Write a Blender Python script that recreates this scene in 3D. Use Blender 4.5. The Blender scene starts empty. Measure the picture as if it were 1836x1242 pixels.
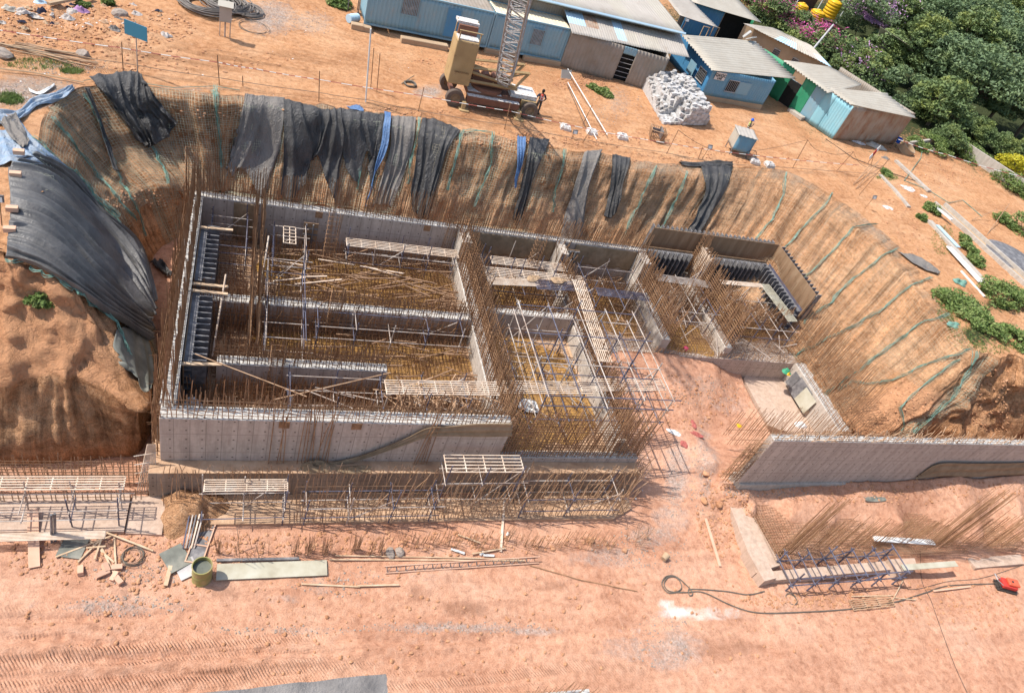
import bpy, math, random
import numpy as np
from mathutils import Vector, Matrix
from mathutils.bvhtree import BVHTree
rnd = random.Random(7)
S = bpy.context.scene
# ------------------------------------------------------------------ camera, sky, sun, exposure
FPX = 1296.14; ROLL, PITCH, YAW = 0.40035706, 0.71043335, 0.48967749; CAMH = 21.5; CXP, CYP = 918.0, 621.0
_f = np.array([math.sin(YAW)*math.cos(PITCH), math.cos(YAW)*math.cos(PITCH), -math.sin(PITCH)])
_rt = np.array([math.cos(YAW), -math.sin(YAW), 0.0]); _up = np.cross(_rt, _f)
_r = math.cos(ROLL)*_rt + math.sin(ROLL)*_up; _u = -math.sin(ROLL)*_rt + math.cos(ROLL)*_up
CAM0 = np.array([0, 0, CAMH])
cd = bpy.data.cameras.new('camera'); cam = bpy.data.objects.new('camera', cd); S.collection.objects.link(cam)
cd.sensor_width = 36; cd.lens = FPX/1836*36; cd.clip_start = 0.5; cd.clip_end = 3000
cam.matrix_world = Matrix(((_r[0], _u[0], -_f[0], 0), (_r[1], _u[1], -_f[1], 0), (_r[2], _u[2], -_f[2], CAMH), (0, 0, 0, 1)))
S.camera = cam
SUN_EL, SUN_AZ = math.radians(56), math.radians(-74)      # azimuth from +Y towards +X
w = bpy.data.worlds.new('World'); S.world = w; w.use_nodes = True
nt = w.node_tree; bg = nt.nodes['Background']; sk = nt.nodes.new('ShaderNodeTexSky'); sk.sky_type = 'NISHITA'; sk.sun_disc = False
sk.sun_elevation = SUN_EL; sk.sun_rotation = SUN_AZ % (2*math.pi); sk.air_density = 1.2; sk.dust_density = 2.0
nt.links.new(sk.outputs[0], bg.inputs[0]); bg.inputs[1].default_value = 0.15
sl = bpy.data.lights.new('sun', 'SUN'); sl.energy = 4.1; sl.angle = math.radians(0.55); sl.color = (1, 0.95, 0.87)
so = bpy.data.objects.new('sun', sl); S.collection.objects.link(so)
sd = Vector((math.sin(SUN_AZ)*math.cos(SUN_EL), math.cos(SUN_AZ)*math.cos(SUN_EL), math.sin(SUN_EL)))
so.rotation_euler = sd.to_track_quat('Z', 'Y').to_euler(); so.location = (0, 0, 60)
S.view_settings.view_transform = 'Standard'; S.view_settings.look = 'None'; S.view_settings.gamma = 1.0
S.view_settings.exposure = 0.45
S.cycles.max_bounces = 5; S.cycles.diffuse_bounces = 3; S.cycles.glossy_bounces = 2; S.cycles.transparent_max_bounces = 8

# ------------------------------------------------------------------ helpers
def at(x, y, z):
    d = _f*FPX + _r*(x-CXP) - _u*(y-CYP); return Vector(CAM0 + d*((z-CAMH)/d[2]))
def ray(x, y):
    d = _f*FPX + _r*(x-CXP) - _u*(y-CYP); return Vector(d).normalized()
_perm = np.random.RandomState(3).rand(64, 64, 64)
def vn(x, y, z=0.0):
    x = np.asarray(x, float); y = np.asarray(y, float); z = np.asarray(z, float) + 0*x
    xi, yi, zi = np.floor(x).astype(int), np.floor(y).astype(int), np.floor(z).astype(int)
    fx, fy, fz = x-xi, y-yi, z-zi
    fx, fy, fz = [t*t*(3-2*t) for t in (fx, fy, fz)]
    r = 0
    for a in (0, 1):
        for b in (0, 1):
            for c in (0, 1):
                r = r + _perm[(xi+a) % 64, (yi+b) % 64, (zi+c) % 64]*(fx if a else 1-fx)*(fy if b else 1-fy)*(fz if c else 1-fz)
    return r*2-1
def fbm(x, y, z=0.0, o=4):
    s = 0; a = 1.0
    for i in range(o):
        s = s + a*vn(x*2**i+7.3*i, y*2**i+3.1*i, np.asarray(z)*2**i+1.7*i); a *= .5
    return s
COL = S.collection
def tag(o, label=None, cat=None, group=None, kind=None):
    if label: o['label'] = label
    if cat: o['category'] = cat
    if group: o['group'] = group
    if kind: o['kind'] = kind
    return o
def thing(name, label, cat, loc=(0, 0, 0), rz=0.0, group=None):
    o = bpy.data.objects.new(name, None); COL.objects.link(o); o.empty_display_size = .2
    o.location = loc; o.rotation_euler = (0, 0, rz)
    return tag(o, label, cat, group)
def mesh_obj(name, verts, faces, mat, parent=None, smooth=False, mats=None, mi=None):
    me = bpy.data.meshes.new(name); me.from_pydata([tuple(v) for v in verts], [], faces)
    for m in (mats or [mat]): me.materials.append(m)
    if mi is not None: me.polygons.foreach_set('material_index', mi)
    if smooth: me.polygons.foreach_set('use_smooth', [True]*len(me.polygons))
    me.update()
    o = bpy.data.objects.new(name, me); COL.objects.link(o)
    if parent: o.parent = parent
    return o
class MB:
    def __init__(s): s.v = []; s.f = []; s.m = []
    def add(s, vs, fs, m=0):
        n = len(s.v); s.v += [tuple(v) for v in vs]; s.f += [tuple(i+n for i in f) for f in fs]; s.m += [m]*len(fs); return s
    def box(s, x0, y0, z0, x1, y1, z1, m=0):
        return s.add([(x0, y0, z0), (x1, y0, z0), (x1, y1, z0), (x0, y1, z0), (x0, y0, z1), (x1, y0, z1), (x1, y1, z1), (x0, y1, z1)],
                     [(0, 3, 2, 1), (4, 5, 6, 7), (0, 1, 5, 4), (1, 2, 6, 5), (2, 3, 7, 6), (3, 0, 4, 7)], m)
    def obox(s, c, sx, sy, sz, rz=0, rx=0, ry=0, m=0):       # centre, sizes, rotations
        R = Matrix.Rotation(rz, 3, 'Z') @ Matrix.Rotation(ry, 3, 'Y') @ Matrix.Rotation(rx, 3, 'X'); c = Vector(c)
        vs = [c + R @ Vector((a*sx/2, b*sy/2, d*sz/2)) for d in (-1, 1) for a, b in ((-1, -1), (1, -1), (1, 1), (-1, 1))]
        return s.add(vs, [(0, 3, 2, 1), (4, 5, 6, 7), (0, 1, 5, 4), (1, 2, 6, 5), (2, 3, 7, 6), (3, 0, 4, 7)], m)
    def bar(s, a, b, r=.014, n=4, caps=False, m=0, r2=None):
        a = Vector(a); b = Vector(b); d = b-a
        if d.length < 1e-6: return s
        d.normalize(); u = d.orthogonal().normalized(); v = d.cross(u); r2 = r if r2 is None else r2
        vs = []
        for p, q in ((a, r), (b, r2)):
            for i in range(n):
                t = 2*math.pi*(i+.5)/n; vs.append(p + u*(math.cos(t)*q) + v*(math.sin(t)*q))
        fs = [(i, (i+1) % n, n+(i+1) % n, n+i) for i in range(n)]
        if caps: fs += [tuple(range(n-1, -1, -1)), tuple(range(n, 2*n))]
        return s.add(vs, fs, m)
    def tube(s, pts, r=.02, n=6, m=0):
        pts = [Vector(p) for p in pts]; rings = []
        for i, p in enumerate(pts):
            d = (pts[min(i+1, len(pts)-1)] - pts[max(i-1, 0)]); d = d.normalized() if d.length > 1e-9 else Vector((0, 0, 1))
            u = d.cross(Vector((.31, .17, .93))).normalized(); v = d.cross(u)
            rings.append([p + u*(math.cos(2*math.pi*k/n)*r) + v*(math.sin(2*math.pi*k/n)*r) for k in range(n)])
        vs = [v for g in rings for v in g]
        fs = [(i*n+k, i*n+(k+1) % n, (i+1)*n+(k+1) % n, (i+1)*n+k) for i in range(len(pts)-1) for k in range(n)]
        fs += [tuple(range(n-1, -1, -1)), tuple(range((len(pts)-1)*n, len(pts)*n))]
        return s.add(vs, fs, m)
    def lathe(s, prof, n=20, c=(0, 0, 0), m=0, axis=None):
        vs = []; 
        for r, z in prof:
            for k in range(n):
                t = 2*math.pi*k/n; p = Vector((r*math.cos(t), r*math.sin(t), z))
                if axis: p = axis @ p
                vs.append(Vector(c)+p)
        fs = [(i*n+k, i*n+(k+1) % n, (i+1)*n+(k+1) % n, (i+1)*n+k) for i in range(len(prof)-1) for k in range(n)]
        return s.add(vs, fs, m)
    def quad(s, a, b, c, d, m=0): return s.add([a, b, c, d], [(0, 1, 2, 3)], m)
    def build(s, name, mat, parent=None, smooth=False, mats=None):
        return mesh_obj(name, s.v, s.f, mat, parent, smooth, mats, s.m if mats else None)
def copy_tree(o, parent=None):
    c = o.copy(); COL.objects.link(c)
    if parent is not None: c.parent = parent
    for ch in list(o.children): copy_tree(ch, c)
    return c
def grid_faces(nu, nv):
    i = np.arange(nu-1)[:, None]*nv + np.arange(nv-1)[None, :]
    return np.stack([i, i+nv, i+nv+1, i+1], -1).reshape(-1, 4)
def grid_obj(name, P, mat, parent=None, flip=False, smooth=True, attrs=None):
    nu, nv = P.shape[:2]; F = grid_faces(nu, nv)
    if flip: F = F[:, ::-1]
    me = bpy.data.meshes.new(name); me.vertices.add(nu*nv); me.vertices.foreach_set('co', P.reshape(-1).astype(np.float32))
    n = len(F); me.loops.add(n*4); me.polygons.add(n); me.loops.foreach_set('vertex_index', F.reshape(-1).astype(np.int32))
    me.polygons.foreach_set('loop_start', np.arange(0, n*4, 4, dtype=np.int32))
    me.update(calc_edges=True); me.validate()
    if smooth: me.polygons.foreach_set('use_smooth', np.ones(n, bool))
    me.materials.append(mat)
    for k, a in (attrs or {}).items():
        at_ = me.attributes.new(k, 'FLOAT', 'POINT'); at_.data.foreach_set('value', a.reshape(-1).astype(np.float32))
    o = bpy.data.objects.new(name, me); COL.objects.link(o)
    if parent: o.parent = parent
    return o

# ------------------------------------------------------------------ materials
def _ramp(nt, fac, stops):
    r = nt.nodes.new('ShaderNodeValToRGB'); e = r.color_ramp.elements
    while len(e) < len(stops): e.new(.5)
    for i, (p, c) in enumerate(stops): e[i].position = p; e[i].color = (*c, 1)
    nt.links.new(fac, r.inputs[0]); return r.outputs[0]
def _noise(nt, co, sc, det=6, rough=.6, dist=0):
    n = nt.nodes.new('ShaderNodeTexNoise'); n.inputs['Scale'].default_value = sc; n.inputs['Detail'].default_value = det
    n.inputs['Roughness'].default_value = rough; n.inputs['Distortion'].default_value = dist
    nt.links.new(co, n.inputs['Vector']); return n.outputs[0]
def _mix(nt, f, a, b, mode='MIX'):
    m = nt.nodes.new('ShaderNodeMix'); m.data_type = 'RGBA'; m.blend_type = mode; 
    if isinstance(f, (int, float)): m.inputs[0].default_value = f
    else: nt.links.new(f, m.inputs[0])
    for s, v in ((6, a), (7, b)):
        if isinstance(v, tuple): m.inputs[s].default_value = (*v, 1)
        else: nt.links.new(v, m.inputs[s])
    return m.outputs[2]
def _math(nt, op, a, b=0.0, clamp=False):
    m = nt.nodes.new('ShaderNodeMath'); m.operation = op; m.use_clamp = clamp
    for s, v in ((0, a), (1, b)):
        if isinstance(v, (int, float)): m.inputs[s].default_value = v
        else: nt.links.new(v, m.inputs[s])
    return m.outputs[0]
def _coord(nt, stretch=(1, 1, 1), world=True):
    t = nt.nodes.new('ShaderNodeNewGeometry' if world else 'ShaderNodeTexCoord'); m = nt.nodes.new('ShaderNodeMapping'); m.inputs['Scale'].default_value = stretch
    nt.links.new(t.outputs['Position' if world else 'Object'], m.inputs[0]); return m.outputs[0]
def _new(name):
    m = bpy.data.materials.new(name); m.use_nodes = True; return m, m.node_tree, m.node_tree.nodes['Principled BSDF']
def _bump(nt, b, h, strength, dist):
    n = nt.nodes.new('ShaderNodeBump'); n.inputs['Strength'].default_value = strength; n.inputs['Distance'].default_value = dist
    nt.links.new(h, n.inputs['Height']); nt.links.new(n.outputs[0], b.inputs['Normal'])
def mat(name, c1, c2=None, c3=None, sc=4, rough=.85, bump=.4, bsc=20, bd=.02, metal=0, stretch=(1, 1, 1), world=False, dirt=None, dsc=1.5, dth=(.5, .7)):
    m, nt, b = _new(name); co = _coord(nt, stretch, world)
    c2 = c2 or tuple(x*.75 for x in c1)
    st = [(.3, c2), (.7, c1)] if not c3 else [(.25, c2), (.5, c1), (.75, c3)]
    col = _ramp(nt, _noise(nt, co, sc), st)
    if dirt:
        d = _ramp(nt, _noise(nt, co, dsc, 8, .65), [(dth[0], (0, 0, 0)), (dth[1], (1, 1, 1))]); col = _mix(nt, d, col, dirt)
    nt.links.new(col, b.inputs['Base Color']); b.inputs['Roughness'].default_value = rough; b.inputs['Metallic'].default_value = metal
    b.inputs['Specular IOR Level'].default_value = .3
    if bump: _bump(nt, b, _noise(nt, co, bsc, 8, .65), bump, bd)
    return m
def soil_mat(name, base, dark, pale, groove=False, soft=1.0):
    m, nt, b = _new(name); co = _coord(nt)
    n1 = _noise(nt, co, .35, 8, .62); n2 = _noise(nt, co, 3.1, 8, .7); n3 = _noise(nt, co, 22, 6, .75)
    n1 = _noise(nt, co, .22, 9, .68, .5)
    col = _ramp(nt, n1, [(.36, dark), (.5, base), (.62, pale)])
    col = _mix(nt, .5, col, _ramp(nt, n2, [(.36, tuple(x*.7 for x in dark)), (.5, base), (.64, pale)]))
    col = _mix(nt, .85*soft, col, _ramp(nt, n3, [(.36, (.50, .45, .42)), (.5, (1, 1, 1)), (.64, (1.2, 1.18, 1.16))]), 'MULTIPLY')
    st_ = _noise(nt, _coord(nt, (.10, 1.1, 1)), 1.1, 8, .66, .3)
    col = _mix(nt, .55*soft, col, _ramp(nt, st_, [(.36, (.66, .60, .58)), (.5, (1, 1, 1)), (.62, (1.14, 1.14, 1.13))]), 'MULTIPLY') if not groove else col
    def attr(k):
        a = nt.nodes.new('ShaderNodeAttribute'); a.attribute_name = k; return a.outputs['Fac']
    if groove:
        cb = nt.nodes.new('ShaderNodeCombineXYZ'); nt.links.new(attr('su'), cb.inputs[0]); nt.links.new(attr('sv'), cb.inputs[1]); mp = nt.nodes.new('ShaderNodeMapping'); mp.inputs['Scale'].default_value = (1.5, .22, 1); nt.links.new(cb.outputs[0], mp.inputs[0])
        g = _noise(nt, mp.outputs[0], 1.3, 9, .72, .25)
        col = _mix(nt, _math(nt, 'MULTIPLY', attr('grv'), .9), col, _ramp(nt, g, [(.34, (.36, .33, .32)), (.47, (.9, .9, .9)), (.62, (1.35, 1.3, 1.25))]), 'MULTIPLY')
        mp2 = nt.nodes.new('ShaderNodeMapping'); mp2.inputs['Scale'].default_value = (.25, 2.2, 1); nt.links.new(cb.outputs[0], mp2.inputs[0]); g2 = _noise(nt, mp2.outputs[0], 1.6, 6, .7, .4)
        col = _mix(nt, .6, col, _ramp(nt, g2, [(.36, (.6, .55, .5)), (.55, (1.08, 1.06, 1.03))]), 'MULTIPLY')
    for k, cc, sc in (('damp', tuple(x*.55 for x in dark), 1.7), ('gravel', (.36, .345, .33), 2.3), ('lime', (.82, .79, .75), 1.3), ('grey', (.33, .29, .235), 1.1)):
        nn = _noise(nt, co, sc, 9, .72, .6)
        f = _math(nt, 'MULTIPLY', _math(nt, 'SUBTRACT', _math(nt, 'ADD', attr(k), nn), .90), 2.1, True); f = _math(nt, 'MULTIPLY', f, .8)
        if k == 'gravel':
            vo = nt.nodes.new('ShaderNodeTexVoronoi'); vo.inputs['Scale'].default_value = 14; nt.links.new(co, vo.inputs['Vector'])
            cc = _ramp(nt, vo.outputs['Color'], [(.2, (.20, .19, .18)), (.6, (.36, .335, .315)), (.9, (.50, .47, .44))])
        col = _mix(nt, f, col, cc)
    col = _mix(nt, _math(nt, 'MULTIPLY', _math(nt, 'SUBTRACT', _math(nt, 'ADD', attr('veg'), n2), .85), 6.0, True), col, (.045, .055, .022))
    col = _mix(nt, _math(nt, 'MULTIPLY', _math(nt, 'SUBTRACT', _math(nt, 'ADD', attr('loose'), n2), .75), 3.0, True), col, (.60, .31, .165)) if groove else col  # loose soil; on the left mound a painted sunlit tone
    # tyre and track marks
    cm = nt.nodes.new('ShaderNodeMapping'); cm.inputs['Rotation'].default_value = (0, 0, math.radians(-32)); nt.links.new(co, cm.inputs[0])
    wv = nt.nodes.new('ShaderNodeTexWave'); wv.inputs['Scale'].default_value = 3.0; wv.inputs['Distortion'].default_value = 2.6; wv.inputs['Detail'].default_value = 3; wv.inputs['Detail Scale'].default_value = 1.2
    nt.links.new(cm.outputs[0], wv.inputs[0])
    lane = _noise(nt, _coord(nt, (.06, 1.6, 1)), 1.2, 3, .5)
    lane = _math(nt, 'MULTIPLY', _math(nt, 'SUBTRACT', lane, .45), 9, True)
    tr = _math(nt, 'MULTIPLY', _math(nt, 'MULTIPLY', wv.outputs['Fac'], attr('tread')), lane)
    h = _math(nt, 'ADD', _math(nt, 'MULTIPLY', n2, .9), _math(nt, 'MULTIPLY', n3, .45)); h = _math(nt, 'ADD', h, _math(nt, 'MULTIPLY', tr, .55))
    col = _mix(nt, _math(nt, 'MULTIPLY', tr, .4), col, tuple(x*.6 for x in dark))
    nt.links.new(col, b.inputs['Base Color']); b.inputs['Roughness'].default_value = .95; b.inputs['Specular IOR Level'].default_value = .12
    if groove: ck = _math(nt, 'ABSOLUTE', _math(nt, 'SUBTRACT', _noise(nt, co, 1.3, 7, .6, .8), .5)); h = _math(nt, 'ADD', h, _math(nt, 'MULTIPLY', _math(nt, 'MINIMUM', ck, .06), 3.5)); col = _mix(nt, _math(nt, 'MULTIPLY', _math(nt, 'SUBTRACT', .012, ck), 24, True), col, (.22, .105, .05)); nt.links.new(col, b.inputs['Base Color'])
    _bump(nt, b, h, .6+.4*soft, .05+.15*soft)
    return m
M = {}
M['soil_low'] = soil_mat('soil_low', (.60, .32, .205), (.45, .215, .13), (.68, .415, .29), soft=.62)
M['soil_top'] = soil_mat('soil_top', (.56, .295, .15), (.40, .185, .085), (.66, .40, .235), soft=.75)
M['soil_cut'] = soil_mat('soil_cut', (.54, .29, .15), (.34, .165, .08), (.64, .40, .24), groove=True)
# ------------------------------------------------------------------ terrain
ST = [  # five rows per station (rim to toe): pixel traces with heights, or world points
 [('w', -60, 27, 0), ('w', -60, 26.5, -.4), ('w', -60, 24, -2.2), ('w', -60, 22, -4.2), ('w', -60, 21.3, -8)],
 [(0, 455, 0), (0, 490, -.6), (0, 560, -2.2), (0, 690, -4), (0, 835, -8)],
 [(20, 450, 0), (45, 480, -.5), (75, 560, -2), (85, 668, -3.7), (95, 830, -8)],
 [(40, 440, 0), (75, 475, -.5), (150, 570, -2.3), (150, 674, -3.9), (190, 820, -8)],
 [(52, 425, 0), (90, 460, -.6), (190, 600, -2.9), (252, 738, -4.6), (248, 812, -8)],
 [(60, 390, 0), (80, 400, -.4), (200, 575, -3.3), (264, 665, -5.4), (272, 760, -8)],
 [(62, 350, 0), (75, 350, -.3), (190, 490, -3.2), (258, 590, -5.4), (275, 665, -7.9)],
 [(64, 300, 0), (82, 303, -.3), (175, 405, -3), (250, 505, -5.2), (272, 570, -7.6)],
 [(62, 245, 0), (80, 255, -.3), (155, 335, -2.6), (222, 400, -4.2), (272, 490, -7.5)],
 [(75, 200, 0), (92, 212, -.3), (170, 300, -2.7), (240, 350, -4), (288, 462, -7.5)],
 [(110, 170, 0), (122, 184, -.3), (200, 270, -2.7), (265, 338, -4), (308, 442, -7.3)],
 [(170, 150, 0), (176, 164, -.3), (240, 262, -2.7), (305, 336, -4), (325, 425, -7)],
 [(260, 155, 0), (262, 172, -.3), (290, 260, -2.7), (332, 345, -4.6), (343, 375, -5.8)],
 [(350, 163, 0), (352, 182, -.3), (365, 265, -2.7), (375, 340, -4.9), (380, 352, -5.3)],
 [(430, 170, 0), (430, 188, -.3), (425, 262, -2.6), (415, 342, -4.9), (413, 354, -5.3)],
 [(510, 178, 0), (509, 197, -.3), (500, 272, -2.7), (482, 352, -4.9), (478, 364, -5.3)],
 [(620, 195, 0), (618, 214, -.3), (603, 290, -2.7), (585, 364, -4.9), (580, 376, -5.3)],
 [(730, 213, 0), (727, 233, -.3), (710, 308, -2.7), (690, 380, -4.9), (685, 391, -5.3)],
 [(840, 236, 0), (837, 256, -.3), (815, 332, -2.7), (790, 398, -4.9), (785, 409, -5.3)],
 [(980, 261, 0), (975, 280, -.3), (948, 348, -2.8), (922, 412, -5), (915, 424, -5.4)],
 [(1100, 280, 0), (1092, 298, -.3), (1060, 368, -2.9), (1030, 432, -5.1), (1020, 444, -5.6)],
 [(1225, 296, 0), (1215, 316, -.3), (1175, 390, -3), (1140, 455, -5.2), (1130, 467, -5.8)],
 [(1325, 298, 0), (1312, 318, -.3), (1265, 398, -3), (1222, 472, -5.4), (1212, 486, -6)],
 [(1410, 308, 0), (1398, 330, -.3), (1340, 425, -3.1), (1290, 505, -5.6), (1280, 520, -6.2)],
 [(1490, 350, 0), (1470, 368, -.3), (1400, 465, -3.1), (1345, 550, -5.7), (1335, 562, -6.3)],
 [(1565, 400, 0), (1540, 414, -.3), (1460, 520, -3.2), (1395, 605, -5.9), (1385, 618, -6.4)],
 [(1615, 450, 0), (1590, 460, -.3), (1500, 562, -3.3), (1425, 645, -6), (1415, 657, -6.4)],
 [(1658, 500, 0), (1632, 508, -.3), (1545, 605, -3.3), (1450, 685, -6), (1440, 697, -6.4)],
 [(1705, 565, 0), (1680, 570, -.3), (1600, 652, -3.2), (1485, 735, -6), (1475, 748, -6.3)],
 [(1752, 625, 0), (1735, 636, -.4), (1655, 705, -3), (1540, 772, -5.7), (1530, 786, -6.2)],
 [(1800, 636, 0), (1793, 654, -.6), (1740, 722, -3), (1650, 785, -5.5), (1640, 798, -6)],
 [(1840, 640, 0), (1836, 664, -.7), (1815, 728, -3), (1770, 787, -5.5), (1765, 800, -6)],
 [('w', 75, 27.5, 0), ('w', 75, 26.8, -.6), ('w', 75, 24.5, -3), ('w', 75, 22.8, -5.5), ('w', 75, 22.3, -6)],
]
CP = np.array([[(list(p[1:]) if p[0] == 'w' else list(at(*p))) for p in row] for row in ST])      # stations x rows x 3
CP[26:30, 4, 0] += 1.0; CP[26:30, 3, 0] += .6
def catmull(P, i, t):
    n = len(P); a, b, c, d = P[max(i-1, 0)], P[i], P[min(i+1, n-1)], P[min(i+2, n-1)]
    return .5*((2*b) + (c-a)*t + (2*a-5*b+4*c-d)*t*t + (3*b-a-3*c+d)*t**3)
US, UI = [], []
for i in range(len(CP)-1):
    L = np.linalg.norm(CP[i+1, 2]-CP[i, 2]); n = 14 if L > 20 else max(4, int(L/.13))
    for k in range(n):
        t = k/n
        if L > 20: US.append(CP[i]*(1-t)+CP[i+1]*t)
        else:
            US.append(catmull(CP, i, t) if 1 < i < len(CP)-3 else CP[i]*(1-t)+CP[i+1]*t)
        UI.append(i+t)
US.append(CP[-1]); UI.append(len(CP)-1.0)
US = np.array(US); UI = np.array(UI)                                              # nu x 5 x 3
_k = np.arange(len(US))*.09
for _j, _a in ((0, .30), (1, .34), (2, .12)): US[:, _j, 0] += _a*(vn(_k, 1.5, _j*0+2)+.6*vn(_k*3.1, 4.5, 3)); US[:, _j, 1] += _a*(vn(_k, 9.5, 5)+.6*vn(_k*3.1, 7.5, 8))
ARC = np.concatenate([[0], np.cumsum(np.linalg.norm(np.diff(US[:, 2], axis=0), axis=1))])
NV = [4, 18, 18, 20]
def rows_interp(R):
    out = []; vv = []
    for j in range(4):
        for k in range(NV[j]):
            t = k/NV[j]; out.append(R[:, j]*(1-t)+R[:, j+1]*t); vv.append(j+t)
    out.append(R[:, 4]); vv.append(4.0)
    return np.stack(out, 1), np.array(vv)
SB, VV = rows_interp(US)
def normals(P):
    du = np.gradient(P, axis=0); dv = np.gradient(P, axis=1); n = np.cross(du, dv); n /= np.linalg.norm(n, axis=2, keepdims=True)+1e-9
    return n
NB = normals(SB)
NB[NB[..., 2] < 0] *= -1
U2, V2 = np.meshgrid(UI, VV, indexing='ij'); A2 = np.repeat(ARC[:, None], len(VV), 1)
lump = np.clip(1-np.abs((U2-2.2)/2.6), 0, 1)*(V2 > .4)*(V2 < 3.15)*np.clip(1, 0, 1)
lump_r = np.clip((U2-28.6)/1.2, 0, 1)*(V2 > .6)
fade = np.clip(V2/.25, 0, 1)*np.clip((4-V2)/.3, .0, 1)
cutf = (V2 > 1)
dsp = .10*fbm(SB[..., 0]*.8, SB[..., 1]*.8, SB[..., 2]*.8)                                     # broad
dsp += .20*fbm(A2*1.1, V2*.55, 3.3)*np.clip(V2-.7, 0, 1)                                       # grooves running down
dsp += .08*fbm(A2*3.4, V2*.9, 9.1, 3)*np.clip(V2-.7, 0, 1)
dsp += lump*(.36*fbm(SB[..., 0]*.5+3, SB[..., 1]*.5, SB[..., 2]*.6, 5)-.55*np.clip(.22-np.abs(vn(SB[..., 0]*.45+9, SB[..., 1]*.45, SB[..., 2]*.5)), 0, 1)*3.0*np.clip(V2-.6, 0, 1)+.16*fbm(SB[..., 0]*2.2, SB[..., 1]*2.2, SB[..., 2]*2.2))
dsp += lump_r*.5*fbm(SB[..., 0]*.7, SB[..., 1]*.7, SB[..., 2]*.9, 5)
dsp += .16*vn(A2*.35, V2*2.2, 6.6)*np.clip(V2-.5, 0, 1) + .12*np.abs(fbm(A2*.9, V2*2.5, 1.1))*np.clip(V2-.3, 0, 1)
loose = np.clip(1.3-np.hypot((U2-29.0)/.75, (V2-2.75)/.9), 0, 1)+np.clip(1.1-np.hypot((U2-26.2)/1.5, (V2-3.9)/.5), 0, 1)*.6
dsp += .6*np.clip(loose, 0, 1)*(V2 < 3.9)
toothm = (V2 > 3.02)*(U2 < 4.6)
dsp += toothm*(.16*np.abs(np.sin(A2*6.0+1.5*vn(A2*.7, V2*2)))-.05 + .06*fbm(A2*2, V2*6))
SD = SB + NB*(dsp*fade)[..., None]
z0 = np.zeros(SD.shape[:2])
net_zone = np.clip((U2-4.8), 0, 1)*np.clip(29.3-U2, 0, 1)
grey = .26*net_zone + .25*net_zone*np.clip((1.0-V2)/.3, 0, 1) + .18*vn(A2*.3, V2*.7)*net_zone
damp = np.clip((V2-2.4)*.22, 0, .5)*(U2 < 12)*(U2 > 5) + .2*np.clip(1-U2/5, 0, 1)*(V2 > 3)
slope = grid_obj('pit_slope', SD, M['soil_cut'], attrs=dict(grey=grey, damp=damp, gravel=z0, lime=z0, tread=z0, su=A2, sv=V2*1.6, loose=loose+.62*np.clip(lump*1.6, 0, 1)*(V2 < 3.05)+.25*np.clip(lump_r, 0, 1), grv=1-.8*np.clip(lump, 0, 1))); tag(slope, kind='structure')  # mound tops paled through the loose mask, sunlight put into the soil colour
NS = normals(SD); NS[NS[..., 2] < 0] *= -1

def blobs(X, Y, lst, zf):
    a = np.zeros_like(X)
    for px, py, rx, ry, s in lst:
        c = at(px, py, zf); e = at(px+rx, py, zf); g = at(px, py+ry, zf)
        ax = np.array([e.x-c.x, e.y-c.y]); ay = np.array([g.x-c.x, g.y-c.y]); Mx = np.linalg.inv(np.stack([ax, ay], 1))
        q = Mx @ np.stack([(X-c.x).ravel(), (Y-c.y).ravel()]); d = np.sqrt((q**2).sum(0)).reshape(X.shape)
        a = np.maximum(a, s*np.clip(1.35-d*.85, 0, 1))
    return a
# plateau: rings outward from the rim
d = [0, .12]; st = .2
while d[-1] < 700: d.append(d[-1]+st); st = st*1.0 if d[-1] < 5 else st*1.035
D = np.array(d); RIM = US[:, 0]; CC = np.array([22, 10.0])
dr = RIM[:, :2]-CC; dr /= np.linalg.norm(dr, axis=1, keepdims=True)
PX = RIM[:, None, 0]+dr[:, None, 0]*D; PY = RIM[:, None, 1]+dr[:, None, 1]*D
fd = np.clip(D/1.2, 0, 1)[None]
PZ = .07*fbm(PX*.35, PY*.35)*fd + .035*fbm(PX*1.7, PY*1.7)*fd
berm = blobs(PX, PY, [(40, 40, 120, 30, .9), (170, 60, 110, 40, .6), (330, 30, 60, 30, .3)], 0)
PZ += berm*(.25+.45*np.abs(fbm(PX*1.1, PY*1.1)))
PZ += .16*np.abs(fbm(PX*1.5, PY*1.5, 2))*np.clip(1-np.abs(D-1.3)/.9, 0, 1)[None]*np.clip((U2[:, :1]-15)/3, 0, 1)*np.clip((24-U2[:, :1])/2, 0, 1)
PZ += -.012*np.clip(PX-58, 0, 60)
gr = blobs(PX, PY, [(560, 40, 60, 30, .55), (40, 165, 130, 35, .75), (120, 120, 90, 20, .5), (800, 160, 45, 18, .6), (330, 160, 120, 9, .5), (870, 184, 60, 15, .62), (770, 165, 36, 14, .75), (485, 30, 60, 40, .75), (1110, 180, 30, 45, .5), (650, 210, 40, 6, .2)], 0)
dm = blobs(PX, PY, [(300, 100, 250, 25, .38), (120, 60, 160, 30, .36), (1080, 160, 30, 20, .45), (700, 190, 200, 10, .3), (1500, 210, 60, 20, .2)], 0)
td = blobs(PX, PY, [(330, 110, 300, 26, 1), (900, 215, 200, 18, .7), (680, 195, 120, 10, 1)], 0)
gy = blobs(PX, PY, [(1450, 360, 60, 30, .1), (100, 20, 150, 40, .45), (60, 150, 90, 30, .5)], 0)
veg = blobs(PX, PY, [(1730, 130, 160, 110, 1.0), (1640, 60, 130, 70, 1), (1500, 90, 60, 40, .8), (1600, 140, 60, 40, 1), (1430, 40, 60, 30, .7), (1760, 240, 70, 40, .9), (1830, 200, 90, 100, 1), (1850, 330, 40, 30, .6), (1800, 40, 200, 60, 1), (1750, 600, 40, 26, .55), (1800, 545, 50, 20, .5), (1720, 265, 60, 14, .7)], 0)
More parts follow.
